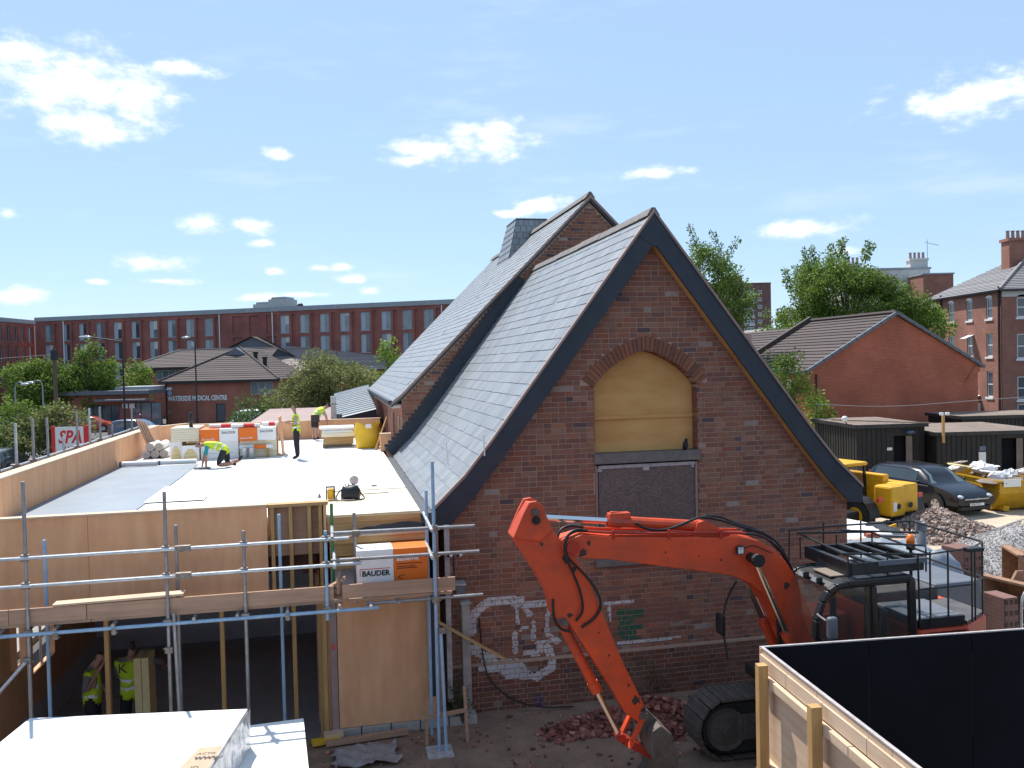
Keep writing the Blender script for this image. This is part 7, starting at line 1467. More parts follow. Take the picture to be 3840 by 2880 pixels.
# ------------------------------------------------------------------ far buildings on the left
def window(parent, M, x0, x1, z0, z1, y, fr='upvc', pane='window_glass', cols=2, rows=1, w=.06, left=None):
    mb = MB(M); mb.box(x0, x0 + w, y, y + .07, z0, z1); mb.box(x1 - w, x1, y, y + .07, z0, z1); mb.box(x0 + w, x1 - w, y, y + .07, z0, z0 + w); mb.box(x0 + w, x1 - w, y, y + .07, z1 - w, z1)
    for i in range(1, cols): x = x0 + (x1 - x0) * i / cols; mb.box(x - w * .4, x + w * .4, y + .004, y + .066, z0 + w, z1 - w)
    for i in range(1, rows): z_ = z0 + (z1 - z0) * i / rows; mb.box(x0 + w, x1 - w, y + .006, y + .064, z_ - w * .4, z_ + w * .4)
    o = mb.build('window', fr, parent)
    for i in range(cols):
        a, b = x0 + (x1 - x0) * i / cols, x0 + (x1 - x0) * (i + 1) / cols
        mb = MB(M); mb.box(a + .01, b - .01, y + .03, y + .045, z0 + .01, z1 - .01); mb.build('pane', left if (left and i == 0) else pane, o)
    return o
LH = frame(-70.0, 126.0, -15.3)
lh = thing('apartment_block', 'long red brick block with grey roof band and tall paired windows', 'building', LH @ Vector((35, 6, 0)))
rows_ = (10.35, 7.45, 4.55, 1.65); ss_ = [2.3 + 2.99 * k for k in range(10)] + [41.0 + 2.95 * k for k in range(10)]
holes = [(s_ - .69, s_ + .69, z_, z_ + 2.4) for s_ in ss_ for z_ in rows_]
rec = [(s_ + 1.05, s_ + 1.55, .6, 12.85) for s_ in ss_]; blind = [(33.0 + 2.6 * k, 34.6 + 2.6 * k, z_, z_ + 2.5) for k in range(3) for z_ in rows_[:3]]
mb = MB(LH); mb.wall(0, 75, 0, 13.3, 0, holes + blind + rec, .22); mb.build('wall', 'brick_hall', lh)
mb = MB(LH)
for h in blind + rec: mb.add([(h[0], .16, h[2]), (h[1], .16, h[2]), (h[1], .16, h[3]), (h[0], .16, h[3])], [(0, 1, 2, 3)])
mb.build('recess_brick', 'brick_hall', lh, stuff=True)
mb = MB(LH); mb.box(-.0, .3, .23, 14, 0, 13.3); mb.box(74.7, 75, .23, 14, 0, 13.3); mb.box(.3, 74.7, 13.7, 14, 0, 13.3); mb.build('side_walls', 'brick_hall', lh, stuff=True)
mb = MB(LH); mb.box(-.12, 75.1, -.12, 14.1, 13.3, 13.9); mb.build('roof_band', 'fascia_grey', lh)
rw2 = random.Random(12)
for i, s_ in enumerate(ss_):
    for z_ in rows_[:3]:
        lf = rw2.choice(['window_panel', 'window_panel', 'window_panel', 'fascia_grey']); p = 'window_glass_sky' if (i > 5 and z_ > 9) or rw2.random() < .35 else 'window_glass'
        window(lh, LH, s_ - .69, s_ + .69, z_, z_ + 2.4, .12, 'window_panel', p, 2, 1, .05, lf)
        if rw2.random() < .3: mb = MB(LH); hb2 = rw2.uniform(.3, 1.4); mb.box(s_ + .03, s_ + .63, .140, .148, z_ + 2.34 - hb2, z_ + 2.34); mb.build('blind', 'render_white', lh)
        mb = MB(LH); mb.box(s_ - .75, s_ + .75, -.04, .1, z_ - .08, z_ - .005); mb.build('sill', 'fascia_grey', lh)
for s_ in (5.0, 31.0, 39.2, 63.5): mb = MB(LH); mb.tube((s_, -.1, 0), (s_, -.1, 13.2), .07, 8); mb.build('downpipe', 'upvc', lh)
for a, b, h in ((34.4, 36.8, .75), (36.81, 39.6, 1.35)): mb = MB(LH); mb.box(a, b, 3, 6, 13.9, 13.9 + h); mb.box(a + .3, b - .3, 3.3, 5.7, 13.9 + h, 13.95 + h + .25); mb.build('plant_housing', 'fascia_grey', lh)
mb = MB(LH); mb.ball((41.2, 4, 14.2), .45, 10, 6); mb.build('roof_vent', 'hose', lh, smooth=True)
LW = frame(-72.8, 133.0, -90)
lw = thing('apartment_block', 'red brick wing with narrow dark windows at right angles to the long block', 'building', LW @ Vector((17, -6, 0)))
hs = [(1.0 + 1.95 * k, 1.95 + 1.95 * k, z_, z_ + 2.3) for k in range(17) for z_ in rows_]
LW = LW @ Matrix.Rotation(PI, 4, 'Z') @ Matrix.Translation((-34, 0, 0))
hs = [(34 - b, 34 - a, c, d) for a, b, c, d in hs]
mb = MB(LW); mb.wall(0, 34, 0, 13.2, 0, hs, .25); mb.build('wall', 'brick_hall', lw); mb = MB(LW); mb.box(0, 34, .26, 12, 0, 13.2) if False else mb.box(-.1, 34.1, -.1, 12, 13.2, 13.8); mb.build('roof_band', 'fascia_grey', lw); mb = MB(LW); mb.box(0, .3, .3, 12, 0, 13.2); mb.box(33.7, 34, .3, 12, 0, 13.2); mb.build('end_wall', 'brick_hall', lw, stuff=True)
for h in hs:
    if h[2] > 4: window(lw, LW, *h, .14, 'window_panel', 'window_glass', 1, 1, .07)
mb = MB(LW); mb.tube((31.5, -.1, 0), (31.5, -.1, 13), .07, 8); mb.build('downpipe', 'upvc', lw)

# ------------------------------------------------------------------ tiled roofs: each course of tiles a strip of its own
rtl = random.Random(40)
def course_roof(parent, quads_fn, n, mt, name='tile_course', th_=.035, tint=(.8, 1.15)):
    """quads_fn(t) gives left and right points of the roof plane at t from eaves (0) to ridge (1)"""
    for i in range(n):
        a0, b0 = quads_fn(i / n); a1, b1 = quads_fn(min(1.0, (i + 1.06) / n)); nn = (b0 - a0).cross(a1 - a0).normalized(); nn = nn if nn.z > 0 else -nn
        mb = MB(); k = rtl.uniform(*tint); l0, l1 = nn * (th_ + .02), nn * .012
        mb.add([a0 + l0, b0 + l0, b1 + l1, a1 + l1, a0 - nn * .01, b0 - nn * .01], [(0, 1, 2, 3), (4, 5, 1, 0)], (k, k, k)); mb.build(name, mt, parent)
def plane_roof(parent, M, e0, e1, r0, r1, n, mt='tile_brown'):
    e0, e1, r0, r1 = (M @ Vector(p) for p in (e0, e1, r0, r1))
    mb = MB(); mb.add([e0, e1, r1, r0] if (r1 - r0).length > .05 else [e0, e1, r1], [(0, 1, 2, 3)] if (r1 - r0).length > .05 else [(0, 1, 2)]); o = mb.build('roof', mt, parent)
    course_roof(o, lambda t: (e0.lerp(r0, t), e1.lerp(r1, t)), n, mt)
    return o
# ------------------------------------------------------------------ medical centre
MC = ID
mc = thing('medical_centre', 'low red brick medical centre with brown tiled hipped roofs', 'building', (-31, 96, 0))
fx0, fx1, fy0, fy1, ez = -36.6, -24.9, 90.0, 104.0, 4.45
hls = [(-27.6, -25.2, 2.9, 4.2), (-31.3, -30.3, 0.05, 2.0)]
mb = MB(); mb.wall(fx0, fx1, 0, ez, fy0, hls, .2); mb.box(fx0, fx0 + .3, fy0 + .01, fy1, 0, ez - .02); mb.box(fx1 - .3, fx1, fy0 + .01, fy1, 0, ez - .02); mb.build('wall', 'brick_medical', mc)
window(mc, ID, *hls[0], fy0 + .08, 'window_panel', 'window_glass_sky', 3, 1, .07); window(mc, ID, *hls[1], fy0 + .08, 'gutter_black', 'window_glass', 1, 1, .07)
E0, E1, E2, E3 = (fx0 - .45, fy0 - .45, ez), (fx1 + .45, fy0 - .45, ez), (fx1 + .45, fy1, ez), (fx0 - .45, fy1, ez); P0, P1 = (-30.75, 97.0, 8.0), (-30.75, 104.0, 8.0)
plane_roof(mc, ID, E0, E1, P0, P0, 16); plane_roof(mc, ID, E3, E0, P1, P0, 16); plane_roof(mc, ID, E1, E2, P0, P1, 16)
mb = MB(); mb.prism([(-32.0, 7.15), (-29.5, 7.15), (-30.75, 8.0)], 95.2, 96.6); mb.build('gablet', 'plastic_grey', mc)
mb = MB(); mb.box(fx0 - .5, fx1 + .5, fy0 - .52, fy0 - .42, ez - .22, ez + .02); mb.box(fx0 - .52, fx0 - .42, fy0 - .4, fy1, ez - .22, ez + .02); mb.build('fascia', 'gutter_black', mc)
for a, b in (((fx0 - .45, fy0 - .45, ez), P0), ((fx1 + .45, fy0 - .45, ez), P0)): mb = MB(); mb.tube(Vector(a) + Vector((0, 0, .07)), Vector(b) + Vector((0, 0, .07)), .12, 6); mb.build('hip_tiles', 'tile_brown', mc)
TXM = upright(Matrix.Translation((-36.33, fy0 - .03, 2.40)) @ Matrix.Rotation(R(.0), 4, 'Z'))
text('sign_letters', 'WATERSIDE MEDICAL CENTRE', TXM, .72, 'upvc', mc, .02, bold=.022, xs=.63)
mb = MB(); mb.lathe([(.10, 0), (.24, 0), (.24, .05), (.10, .05)], (-36.1, fy0 - .08, 3.2), 18, 'y'); mb.build('logo_ring', 'tube_blue', mc)
mb = MB(); mb.box(-36.4, -35.9, fy0 - .05, fy0 - .01, 3.55, 3.85); mb.build('alarm_box', 'upvc', mc); mb = MB(); mb.box(-36.5, -36.0, fy0 - .04, fy0 - .01, 1.1, 1.4); mb.build('plaque', 'verge_trim', mc); mb = MB(); mb.tube((-36.45, fy0 - .08, 0), (-36.45, fy0 - .08, ez - .2), .05, 6); mb.build('downpipe', 'gutter_black', mc)
# rear left range
mb = MB(); mb.wall(-46.2, -30, 0, 6.0, 104, [(-43.4, -40.2, 4.5, 5.7)], .2); mb.box(-46.2, -45.9, 104.01, 116, 0, 6); mb.build('wall', 'brick_medical', mc); window(mc, ID, -43.4, -40.2, 4.5, 5.7, 104.08, 'window_panel', 'window_glass_sky', 4, 1, .08)
plane_roof(mc, ID, (-46.7, 103.5, 6.0), (-30, 103.5, 6.0), (-42.6, 110, 8.2), (-30, 110, 8.2), 12); plane_roof(mc, ID, (-46.7, 116, 6.0), (-46.7, 103.5, 6.0), (-42.6, 110, 8.2), (-42.6, 110, 8.2), 12)
mb = MB(); mb.box(-46.8, -30, 103.4, 103.5, 5.78, 6.02); mb.build('fascia', 'gutter_black', mc); mb = MB(); mb.tube((-42.6, 110, 8.27), (-30, 110, 8.27), .12, 6); mb.build('ridge_tiles', 'tile_pale', mc)
mb = MB(); mb.tube((-46.7, 103.5, 6.07), (-42.6, 110, 8.27), .12, 6); mb.build('hip_tiles', 'tile_pale', mc)
# cross gable and long right range
mb = MB(); mb.prism([(-38.4, 7.7), (-33.9, 9.8), (-28.2, 7.0), (-28.2, 6.5), (-38.4, 6.5)], 112, 112.3); mb.build('gable_face', 'plastic_grey', mc)
plane_roof(mc, ID, (-38.8, 124, 7.6), (-38.8, 111.6, 7.6), (-33.9, 124, 9.85), (-33.9, 111.6, 9.85), 9); plane_roof(mc, ID, (-27.9, 111.6, 6.9), (-27.9, 124, 6.9), (-33.9, 111.6, 9.85), (-33.9, 124, 9.85), 9)
mb = MB(); mb.wall(-28, -12, 0, 5.3, 108.2, [], .1); mb.build('wall', 'brick_medical', mc)
plane_roof(mc, ID, (-31, 107.6, 5.2), (-11.5, 107.6, 5.2), (-31, 115, 8.5), (-15.5, 115, 8.5), 14, 'tile_pale')
for x, y, z_ in ((-28.6, 95.5, 6.5), (-27.2, 94.2, 5.9)): mb = MB(); mb.tube((x, y, z_), (x, y, z_ + .8), .22, 10); mb.tube((x, y, z_ + .8), (x, y, z_ + 1.0), .3, 10); mb.build('roof_vent', 'hose', mc)
# flat roofed entrance
hl2 = [(-43.2, -39.6, .6, 2.3), (-38.6, -35.4, .05, 2.5)]
mb = MB(); mb.wall(-45.3, -36.62, 0, 3.3, 86, hl2, .25); mb.box(-45.3, -45.0, 86.01, 93, 0, 3.3); mb.build('wall', 'brick_medical', mc)
window(mc, ID, *hl2[0], 86.1, 'gutter_black', 'window_glass', 4, 1, .08); window(mc, ID, *hl2[1], 86.1, 'gutter_black', 'window_glass_sky', 3, 1, .08)
mb = MB(); mb.box(-45.8, -36.4, 85.4, 93, 3.3, 3.72); mb.build('flat_roof', 'plastic_grey', mc, bevel=.03); mb = MB(); mb.box(-41.5, -36.4, 84.6, 86.0, 2.65, 2.85); mb.build('canopy', 'plastic_grey', mc, bevel=.03); mb = MB(); mb.box(-40.5, -36.6, 87, 92, 3.72, 4.05); mb.build('roof_upstand', 'fascia_grey', mc)
for x in (-39.3, -38.6): mb = MB(); mb.box(x, x + .55, 85.9, 85.95, 1.9, 2.4); mb.build('notice', 'upvc', mc)

# ------------------------------------------------------------------ street things on the left
def street_lamp(lab, x, y, h, arm, mt='post_dark', head='lamp_glass', grp=None, hook=False):
    t = thing('street_lamp', lab, 'street lamp', (x, y, 0), grp)
    mb = MB(); mb.tube((x, y, 0), (x, y, 1.4), .11, 10); mb.tube((x, y, 1.4), (x, y, h), .075, 10, .055); mb.build('column', mt, t)
    mb = MB(); (mb.path([(x, y, h - .1), (x + arm * .15, y, h + .35), (x + arm * .5, y, h + .45), (x + arm, y, h + .3)], .04, 7) if hook else mb.path([(x, y, h - .05), (x + arm * .1, y, h + .02), (x + arm, y, h + .36)], .045, 7, smooth=1)); mb.build('bracket', mt, t)
    mb = MB(); mb.ball((x + arm * 1.12, y, h + (.26 if hook else .36)), (abs(arm) * .06 + .35, .17, .10), 12, 6); mb.build('lantern', head, t, smooth=True)
    mb = MB(); mb.ball((x + arm * 1.1, y, h + (.34 if hook else .46)), (.05, .05, .06), 6, 4); mb.build('photocell', 'upvc', t)
street_lamp('tall black street lamp with long arm beside the medical centre entrance', -27.3, 60, 7.7, -2.3)
street_lamp('slim black street lamp in front of the medical centre lettering', -27.75, 75, 8.1, -.7)
street_lamp('grey hooked street lamp by the trees, arm towards the wing', -38.5, 70, 4.6, -.9, 'post_grey', 'lamp_glass', None, True); street_lamp('grey straight-armed street lamp close to the dark trees', -39.6, 68, 4.5, .7, 'post_grey', 'lamp_glass', None, True)
t = thing('telegraph_pole', 'weathered wooden telegraph pole in front of the trees', 'pole', (-34.77, 65, 0)); mb = MB(); mb.tube((-34.77, 65, 0), (-34.77, 65, 7.5), .17, 10, .13); mb.build('shaft', 'pole_wood', t); mb = MB(); mb.box(-34.95, -34.6, 64.8, 65.2, 6.6, 7.3); mb.build('junction', 'post_dark', t); mb = MB(); mb.path([(-34.77, 65, 7.0), (-46, 68, 6.6), (-60, 72, 7.2)], .015, 4); mb.build('wire', 'post_grey', t)
sp = thing('sign_board', 'white sign board with red borders reading SPA HAND CAR WASH', 'sign', (-12.46, 24, 0)); SPM = frame(-12.97, 24.0, 0)
mb = MB(SPM); mb.box(.0, 1.01, 0, .03, 2.5, 4.01); mb.build('face', 'plate_white', sp)
for a, b in ((-.03, .07), (.88, 1.06)): mb = MB(SPM); mb.box(a, b, -.012, .045, 2.45, 4.04); mb.build('border', 'print_red', sp)
text('lettering', 'SPA', upright(SPM @ Matrix.Translation((.15, -.006, 3.56))), .50, 'print_red', sp, .002, bold=.012, shear=.25, xs=.8); text('lettering', 'HAND', upright(SPM @ Matrix.Translation((.30, -.006, 3.27))), .26, 'print_red', sp, .002, bold=.006, shear=.2, xs=.75); text('lettering', 'CAR WASH', upright(SPM @ Matrix.Translation((.10, -.006, 2.97))), .26, 'print_red', sp, .002, bold=.006, shear=.2, xs=.62)
for x in (.08, .92): mb = MB(SPM); mb.tube((x, .07, -.05), (x, .07, 3.9), .035, 8); mb.build('post', 'post_grey', sp)
car('parked_car', 'orange red hatchback parked outside the flat-roofed entrance', 'car', (-39.9, 81, -.03), 8, 'car_red', 4.0, 1.72, 1.47, 'hatch', None, False)
car('parked_car', 'blue people carrier parked below the tall black street lamp', 'car', (-31.1, 71, -.03), 0, 'car_blue', 4.2, 1.78, 1.66, 'mpv', None, False)
car('parked_van', 'white van parked behind the insulation packs', 'van', (-21.4, 70, -.03), 180, 'car_white', 4.8, 1.95, 2.3, 'van', None, False)
car('parked_car', 'dark car parked beside the roadside hedge', 'car', (-28.9, 48, -.03), 100, 'car_dark', 4.2, 1.75, 1.47, 'hatch', None, False)
car('parked_car', 'grey car parked under the trees by the hooked street lamps', 'car', (-42.5, 78, -.03), 20, 'car_dark', 4.2, 1.75, 1.47, 'hatch', None, False)
for x, y, lab in ((-27.2, 69, 'brick planter wall beside the blue people carrier'),): mb = MB(); mb.box(-35.2, -32.2, 74, 74.4, 0, 1.1); tag(mb.build('low_wall', 'brick_medical'), 'low red brick wall between the red and blue parked cars', 'wall')
# low neighbouring roofs just behind the extension
t = thing('low_building', 'low building with wide pinkish felt roof behind the rear parapet', 'building', bpt(-2.5, 20, 0)); mb = MB(BF); mb.box(-4.7, -1.7, 14.8, 33, 0, 3.15); mb.build('wall', 'brick_medical', t); mb = MB(BF); mb.box(-4.9, -1.65, 14.6, 33.2, 3.15, 3.42); mb.build('felt_roof', 'felt_pink', t)
t = thing('sheet_roof_shed', 'shed with sloping grey profiled sheet roof against the hall', 'shed', bpt(-.9, 17, 0))
mb = MB(BF); mb.box(-1.40, -.1, 15.7, 20.5, 0, 3.7); mb.build('wall', 'brick_medical', t)
for k in range(14):
    a = 15.45 + k * .38; f0 = k / 14; mb = MB(BF); z0, z1 = 3.82 + f0 * .66, 4.10 + f0 * .70; mb.add([(-1.62, a, z0), (-.28, a, z1), (-.28, a + .30, z1 + .02), (-1.62, a + .30, z0 + .02), (-1.62, a + .34, z0 + .07), (-.28, a + .34, z1 + .07), (-.28, a + .39, z1 + .05), (-1.62, a + .39, z0 + .05)], [(0, 1, 2, 3), (3, 2, 5, 4), (4, 5, 6, 7)]); mb.build('roof_sheet', 'sheet_metal_grey', t)
mb = MB(BF); mb.add([(-1.62, 15.44, 3.82), (-.28, 15.44, 4.10), (-.28, 15.46, 3.6), (-1.62, 15.46, 3.6)], [(3, 2, 1, 0)]); mb.build('roof_end', 'navy_metal', t)
t = thing('air_duct', 'square grey metal duct rising beside the sheet roof', 'duct', bpt(-1.66, 15.1, 3.3)); mb = MB(BF); mb.box(-1.76, -1.58, 15.05, 15.25, 3.43, 4.58); mb.build('riser', 'galv_bright', t); mb = MB(BF); mb.box(-1.58, -1.40, 15.05, 15.25, 3.82, 4.0); mb.build('elbow', 'plastic_grey', t, bevel=.03); mb = MB(BF); mb.box(-1.78, -1.56, 15.03, 15.27, 4.30, 4.34); mb.build('flange', 'galv', t)
# ------------------------------------------------------------------ houses on the right
HO = frame(15.5, 44.2, 11.0)
h = thing('brick_house', 'plain red brick gabled house with dark tiled roof behind the cabins', 'house', HO @ Vector((4.9, 8, 0)))
HWd, HE, HAp = 9.85, 4.9, 7.62
def gable(W_, e, ap, y0, y1, mt, name, M): mb = MB(M); mb.prism([(0, -.05), (0, e), (W_ / 2, ap), (W_, e), (W_, -.05)], y0, y1); return mb.build(name, mt, h)
gable(HWd, HE, HAp, 0, .3, 'brick_house', 'gable_wall', HO)
mb = MB(HO @ Matrix.Translation((0, 20, 0)) @ Matrix.Rotation(-PI / 2, 4, 'Z')); mb.wall(0, 19.7, -.05, HE, 0, [(17.4, 18.2, 2.6, 4.3), (13, 14.4, 2.6, 4.0)], .15); mb.build('side_wall', 'brick_house', h)
window(h, HO @ Matrix.Translation((0, 20, 0)) @ Matrix.Rotation(-PI / 2, 4, 'Z'), 17.4, 18.2, 2.6, 4.3, .04, 'upvc', 'window_glass_sky', 2, 1, .07)
mb = MB(HO); mb.box(HWd - .3, HWd, .3, 20, -.05, HE); mb.build('side_wall', 'brick_house', h); gable(HWd, HE, HAp, 19.8, 20, 'brick_house', 'rear_wall', HO)
for y0, y1, dz in ((-.12, 8.3, 0), (8.6, 20.1, -.32)):
    plane_roof(h, HO, (-.3, y1, HE - .15 + dz), (-.3, y0, HE - .15 + dz), (HWd / 2, y1, HAp + .08 + dz), (HWd / 2, y0, HAp + .08 + dz), 17); plane_roof(h, HO, (HWd + .3, y0, HE - .15 + dz), (HWd + .3, y1, HE - .15 + dz), (HWd / 2, y0, HAp + .08 + dz), (HWd / 2, y1, HAp + .08 + dz), 17)
mb = MB(HO); mb.prism([(-.25, HE - .1), (HWd / 2, HAp + .1), (HWd / 2, HAp + .42), (-.3, HE + .18)], 8.3, 8.62); mb.build('parapet_upstand', 'tile_brown', h)
for sx in (0, 1):
    p, q = ((-.3, HE - .12) if not sx else (HWd + .3, HE - .12)), (HWd / 2, HAp + .12)
    for i in range(11): a = Vector((p[0] + (q[0] - p[0]) * i / 11, -.13, p[1] + (q[1] - p[1]) * i / 11)); b = Vector((p[0] + (q[0] - p[0]) * (i + .94) / 11, -.13, p[1] + (q[1] - p[1]) * (i + .94) / 11)); mb = MB(HO); mb.beam(a, b, .14, .16); mb.build('verge_tile', 'plastic_grey', h)
mb = MB(HO); mb.tube((-.35, -.1, HE - .22), (-.35, 20, HE - .22), .07, 8); mb.build('gutter', 'gutter_black', h); mb = MB(HO); mb.tube((.25, -.08, 0), (.25, -.08, HE - .3), .045, 8); mb.build('downpipe', 'gutter_black', h)
mb = MB(HO); mb.tube((HWd / 2, -.1, HAp + .16), (HWd / 2, 8.3, HAp + .16), .12, 6); mb.build('ridge_tiles', 'tile_brown', h)
mb = MB(HO); mb.prism([(HWd - .8, HE - .9), (HWd + .1, HE - .35), (HWd + .1, HE - .1), (HWd - .2, HE - .1)], -.06, -.002); mb.build('corbel_kneeler', 'brick_house', h)
# tall Victorian house
VA = frame(39.1, 80.0, -90); VB = frame(39.1, 68.0, 0)
vh = thing('victorian_house', 'tall red brick Victorian house with white sash windows and slate roof', 'house', (44, 74, 0))
VH = 10.5
colA = (1.0, 4.2, 7.2, 10.2); hA = [(c - .45, c + .45, z_, z_ + t_) for c in colA for z_, t_ in ((8.3, 1.7), (5.2, 1.9), (1.9, 2.1))]
mb = MB(VA); mb.wall(0, 12, 0, VH, 0, hA, .2); mb.build('wall', 'brick_victorian', vh)
colB = (1.7, 5.4, 9.0); hB = [(c - .5, c + .5, z_, z_ + t_) for c in colB for z_, t_ in ((8.3, 1.6), (5.0, 2.0), (1.7, 1.9), (-.2 + .3, 1.3))]
mb = MB(VB); mb.wall(0, 14, 0, VH, 0, hB, .2); mb.build('wall', 'brick_victorian', vh)
for M, hs_ in ((VA, hA), (VB, hB)):
    for q in hs_:
        o = window(vh, M, *q, .08, 'upvc', 'window_glass', 1, 2, .10); mb = MB(M); mb.box(q[0] - .12, q[1] + .12, -.08, .1, q[2] - .16, q[2] - .005); mb.build('sill', 'upvc', o)
        mb = MB(M); mb.prism([(q[0] - .05, q[3]), (q[1] + .05, q[3]), (q[1] - .1, q[3] + .16), ((q[0] + q[1]) / 2, q[3] + .22), (q[0] + .1, q[3] + .16)], -.03, .05); mb.build('window_head', 'upvc' if q[2] > 8 and M is VA else 'brick_victorian', o)
mb = MB(VA); mb.add([(7.0, -.02, 7.05), (7.9, -.02, 7.05), (7.9, -.75, 6.75), (7.0, -.75, 6.75)], [(0, 1, 2, 3)]); mb.add([(7.0, -.0, 7.08), (7.9, -.0, 7.08), (7.9, -.75, 6.78), (7.0, -.75, 6.78)], [(3, 2, 1, 0)]); mb.build('open_casement', 'upvc', vh)
for s_, M in ((2.6, VA), (11.8, VA), (3.4, VB)): mb = MB(M); mb.tube((s_, -.12, 0), (s_, -.12, VH + .3), .09, 8); mb.build('downpipe', 'gutter_black', vh)
mb = MB(); mb.box(38.75, 39.0, 67.7, 80.2, VH - .1, VH + .08); mb.box(38.75, 53.4, 67.6, 67.9, VH - .1, VH + .08); mb.build('eaves_gutter', 'gutter_black', vh); mb = MB(VB); mb.box(0, 14, -.03, -.001, VH - .55, VH - .1); mb.build('eaves_band', 'render_white', vh)
plane_roof(vh, ID, (38.7, 80.3, VH), (38.7, 67.6, VH), (44.0, 76.0, 13.4), (44.0, 73.0, 13.4), 18, 'tile_slate'); plane_roof(vh, ID, (38.7, 67.6, VH), (53.5, 67.6, VH), (44.0, 73.0, 13.4), (49, 73, 13.4), 18, 'tile_slate'); plane_roof(vh, ID, (53.5, 80.3, VH), (38.7, 80.3, VH), (49, 76, 13.4), (44, 76, 13.4), 6, 'tile_slate'); plane_roof(vh, ID, (44.0, 73.0, 13.35), (49, 73, 13.35), (44, 76, 13.4), (49, 76, 13.4), 3, 'tile_slate')
mb = MB(); mb.tube((38.75, 67.65, VH + .08), (44.0, 73.0, 13.5), .13, 6); mb.build('hip_tiles', 'tile_pale', vh)
def chimney(par, x, y, z0, z1, wx, wy, mt, pots):
    mb = MB(); mb.box(x - wx / 2, x + wx / 2, y - wy / 2, y + wy / 2, z0, z1); mb.box(x - wx / 2 - .12, x + wx / 2 + .12, y - wy / 2 - .12, y + wy / 2 + .12, z1 + .003, z1 + .25); o = mb.build('chimney', mt, par)
    for i in range(pots): mb = MB(); px_ = x - wx / 2 + wx * (i + .5) / pots; mb.lathe([(.10, 0), (.16, 0), (.13, .6), (.16, .62), (.16, .7), (.09, .7)], (px_, y, z1 + .25), 10); mb.build('chimney_pot', 'felt_pink', o)
    return o
chimney(vh, 43.9, 73.5, 12.6, 15.0, 2.6, 1.2, 'brick_victorian', 6)
mb = MB(VA); mb.add([(6.2, -1.6, 1.35), (8.8, -1.6, 1.35), (8.8, -.02, 2.0), (6.2, -.02, 2.0)], [(0, 1, 2, 3)]); mb.box(6.2, 6.3, -1.6, -.02, 0, 1.36); mb.box(8.7, 8.8, -1.6, -.02, 0, 1.36); mb.build('glazed_porch', 'upvc', vh)
# pale house and brick stack behind the tree
t = thing('pale_house', 'pale rendered house end with chimney pots rising behind the big tree', 'house', (44, 98, 0)); mb = MB(); mb.box(37, 46.7, 95, 103, 0, 15.0); mb.build('wall', 'render_white', t); mb = MB(); mb.box(36.9, 46.8, 94.9, 103.1, 15.0, 15.2); mb.build('coping', 'fascia_grey', t)
chimney(t, 45.7, 96, 15.2, 16.0, 1.9, 1.0, 'render_white', 4); chimney(t, 38.3, 96, 15.2, 15.6, 1.9, 1.0, 'render_white', 4)
mb = MB(); mb.tube((46.9, 96, 15.2), (46.9, 96, 18.4), .03, 5); mb.tube((46.6, 96, 18.1), (48.2, 96, 17.7), .025, 5)
for k in range(5): mb.tube((47.2 + k * .2, 95.7, 17.95 - k * .05), (47.2 + k * .2, 96.3, 17.95 - k * .05), .015, 4)
mb.build('aerial', 'post_grey', t)
t = thing('brick_annexe', 'square dark brick annexe in front of the pale house', 'house', (45.6, 92, 0)); mb = MB(); mb.box(44.0, 47.2, 91, 94.5, 0, 14.0); mb.build('wall', 'brick_victorian', t); mb = MB(); mb.box(43.9, 47.3, 90.9, 94.6, 14.0, 14.15); mb.build('coping', 'fascia_grey', t)
t = thing('terrace_chimney', 'row of chimney pots showing through the top of the big tree', 'house', (34, 97, 0)); mb = MB(); mb.box(33.4, 36.5, 95, 103, 0, 11.0); mb.build('wall', 'render_white', t); chimney(t, 34.4, 97, 11.0, 14.2, 1.8, 1, 'brick_victorian', 4); mb = MB(); mb.box(33.2, 36.7, 94.8, 103.2, 11.0, 11.2); mb.build('coping', 'tile_slate', t)
# distant tower block
TB = frame(72, 330, 3); tb_ = thing('tower_block', 'distant brown brick tower block with rows of white balconies', 'building', TB @ Vector((14, 6, 0)))
hT = [(a, b, 2.0 + 2.85 * k, 3.4 + 2.85 * k) for k in range(11) for a, b in ((18.5, 22.5), (24.0, 25.6))]
mb = MB(TB); mb.wall(0, 29.2, 0, 34.3, 0, hT, .3); mb.build('wall', 'brick_tower', tb_); mb = MB(TB); mb.box(0, .3, .31, 14, 0, 34.3); mb.box(28.9, 29.2, .31, 14, 0, 34.3); mb.build('end_wall', 'brick_tower', tb_, stuff=True); mb = MB(TB); mb.box(-.1, 29.3, -.1, 14, 34.3, 34.8); mb.box(12, 19, 3, 9, 34.8, 38); mb.build('roof', 'brick_tower', tb_)
for q in hT:
    o = window(tb_, TB, *q, .15, 'upvc', 'window_glass', 3 if q[1] - q[0] > 2 else 1, 1, .22)
    if q[1] - q[0] > 2: mb = MB(TB); mb.box(q[0] - .2, q[1] + .2, -.25, -.15, q[2] - 1.0, q[2] - .1); mb.build('balcony_front', 'render_white', o)
t = thing('flat_roof_building', 'low brown flat-roofed building beyond the house roof', 'building', (34, 110, 0)); mb = MB(); mb.box(28.5, 42, 108, 118, 0, 8.8); mb.build('wall', 'brick_tower', t); mb = MB(); mb.box(32.2, 42.2, 107.8, 118.2, 8.8, 9.3); mb.build('parapet', 'render_white', t)
mb = MB(BF); mb.tube((10.2, 10, 4.3), (10.2, 10, 6.2), .28, 14); tag(mb.build('flue', 'verge_trim'), 'stubby round clay flue beside the far roof slope', 'flue')
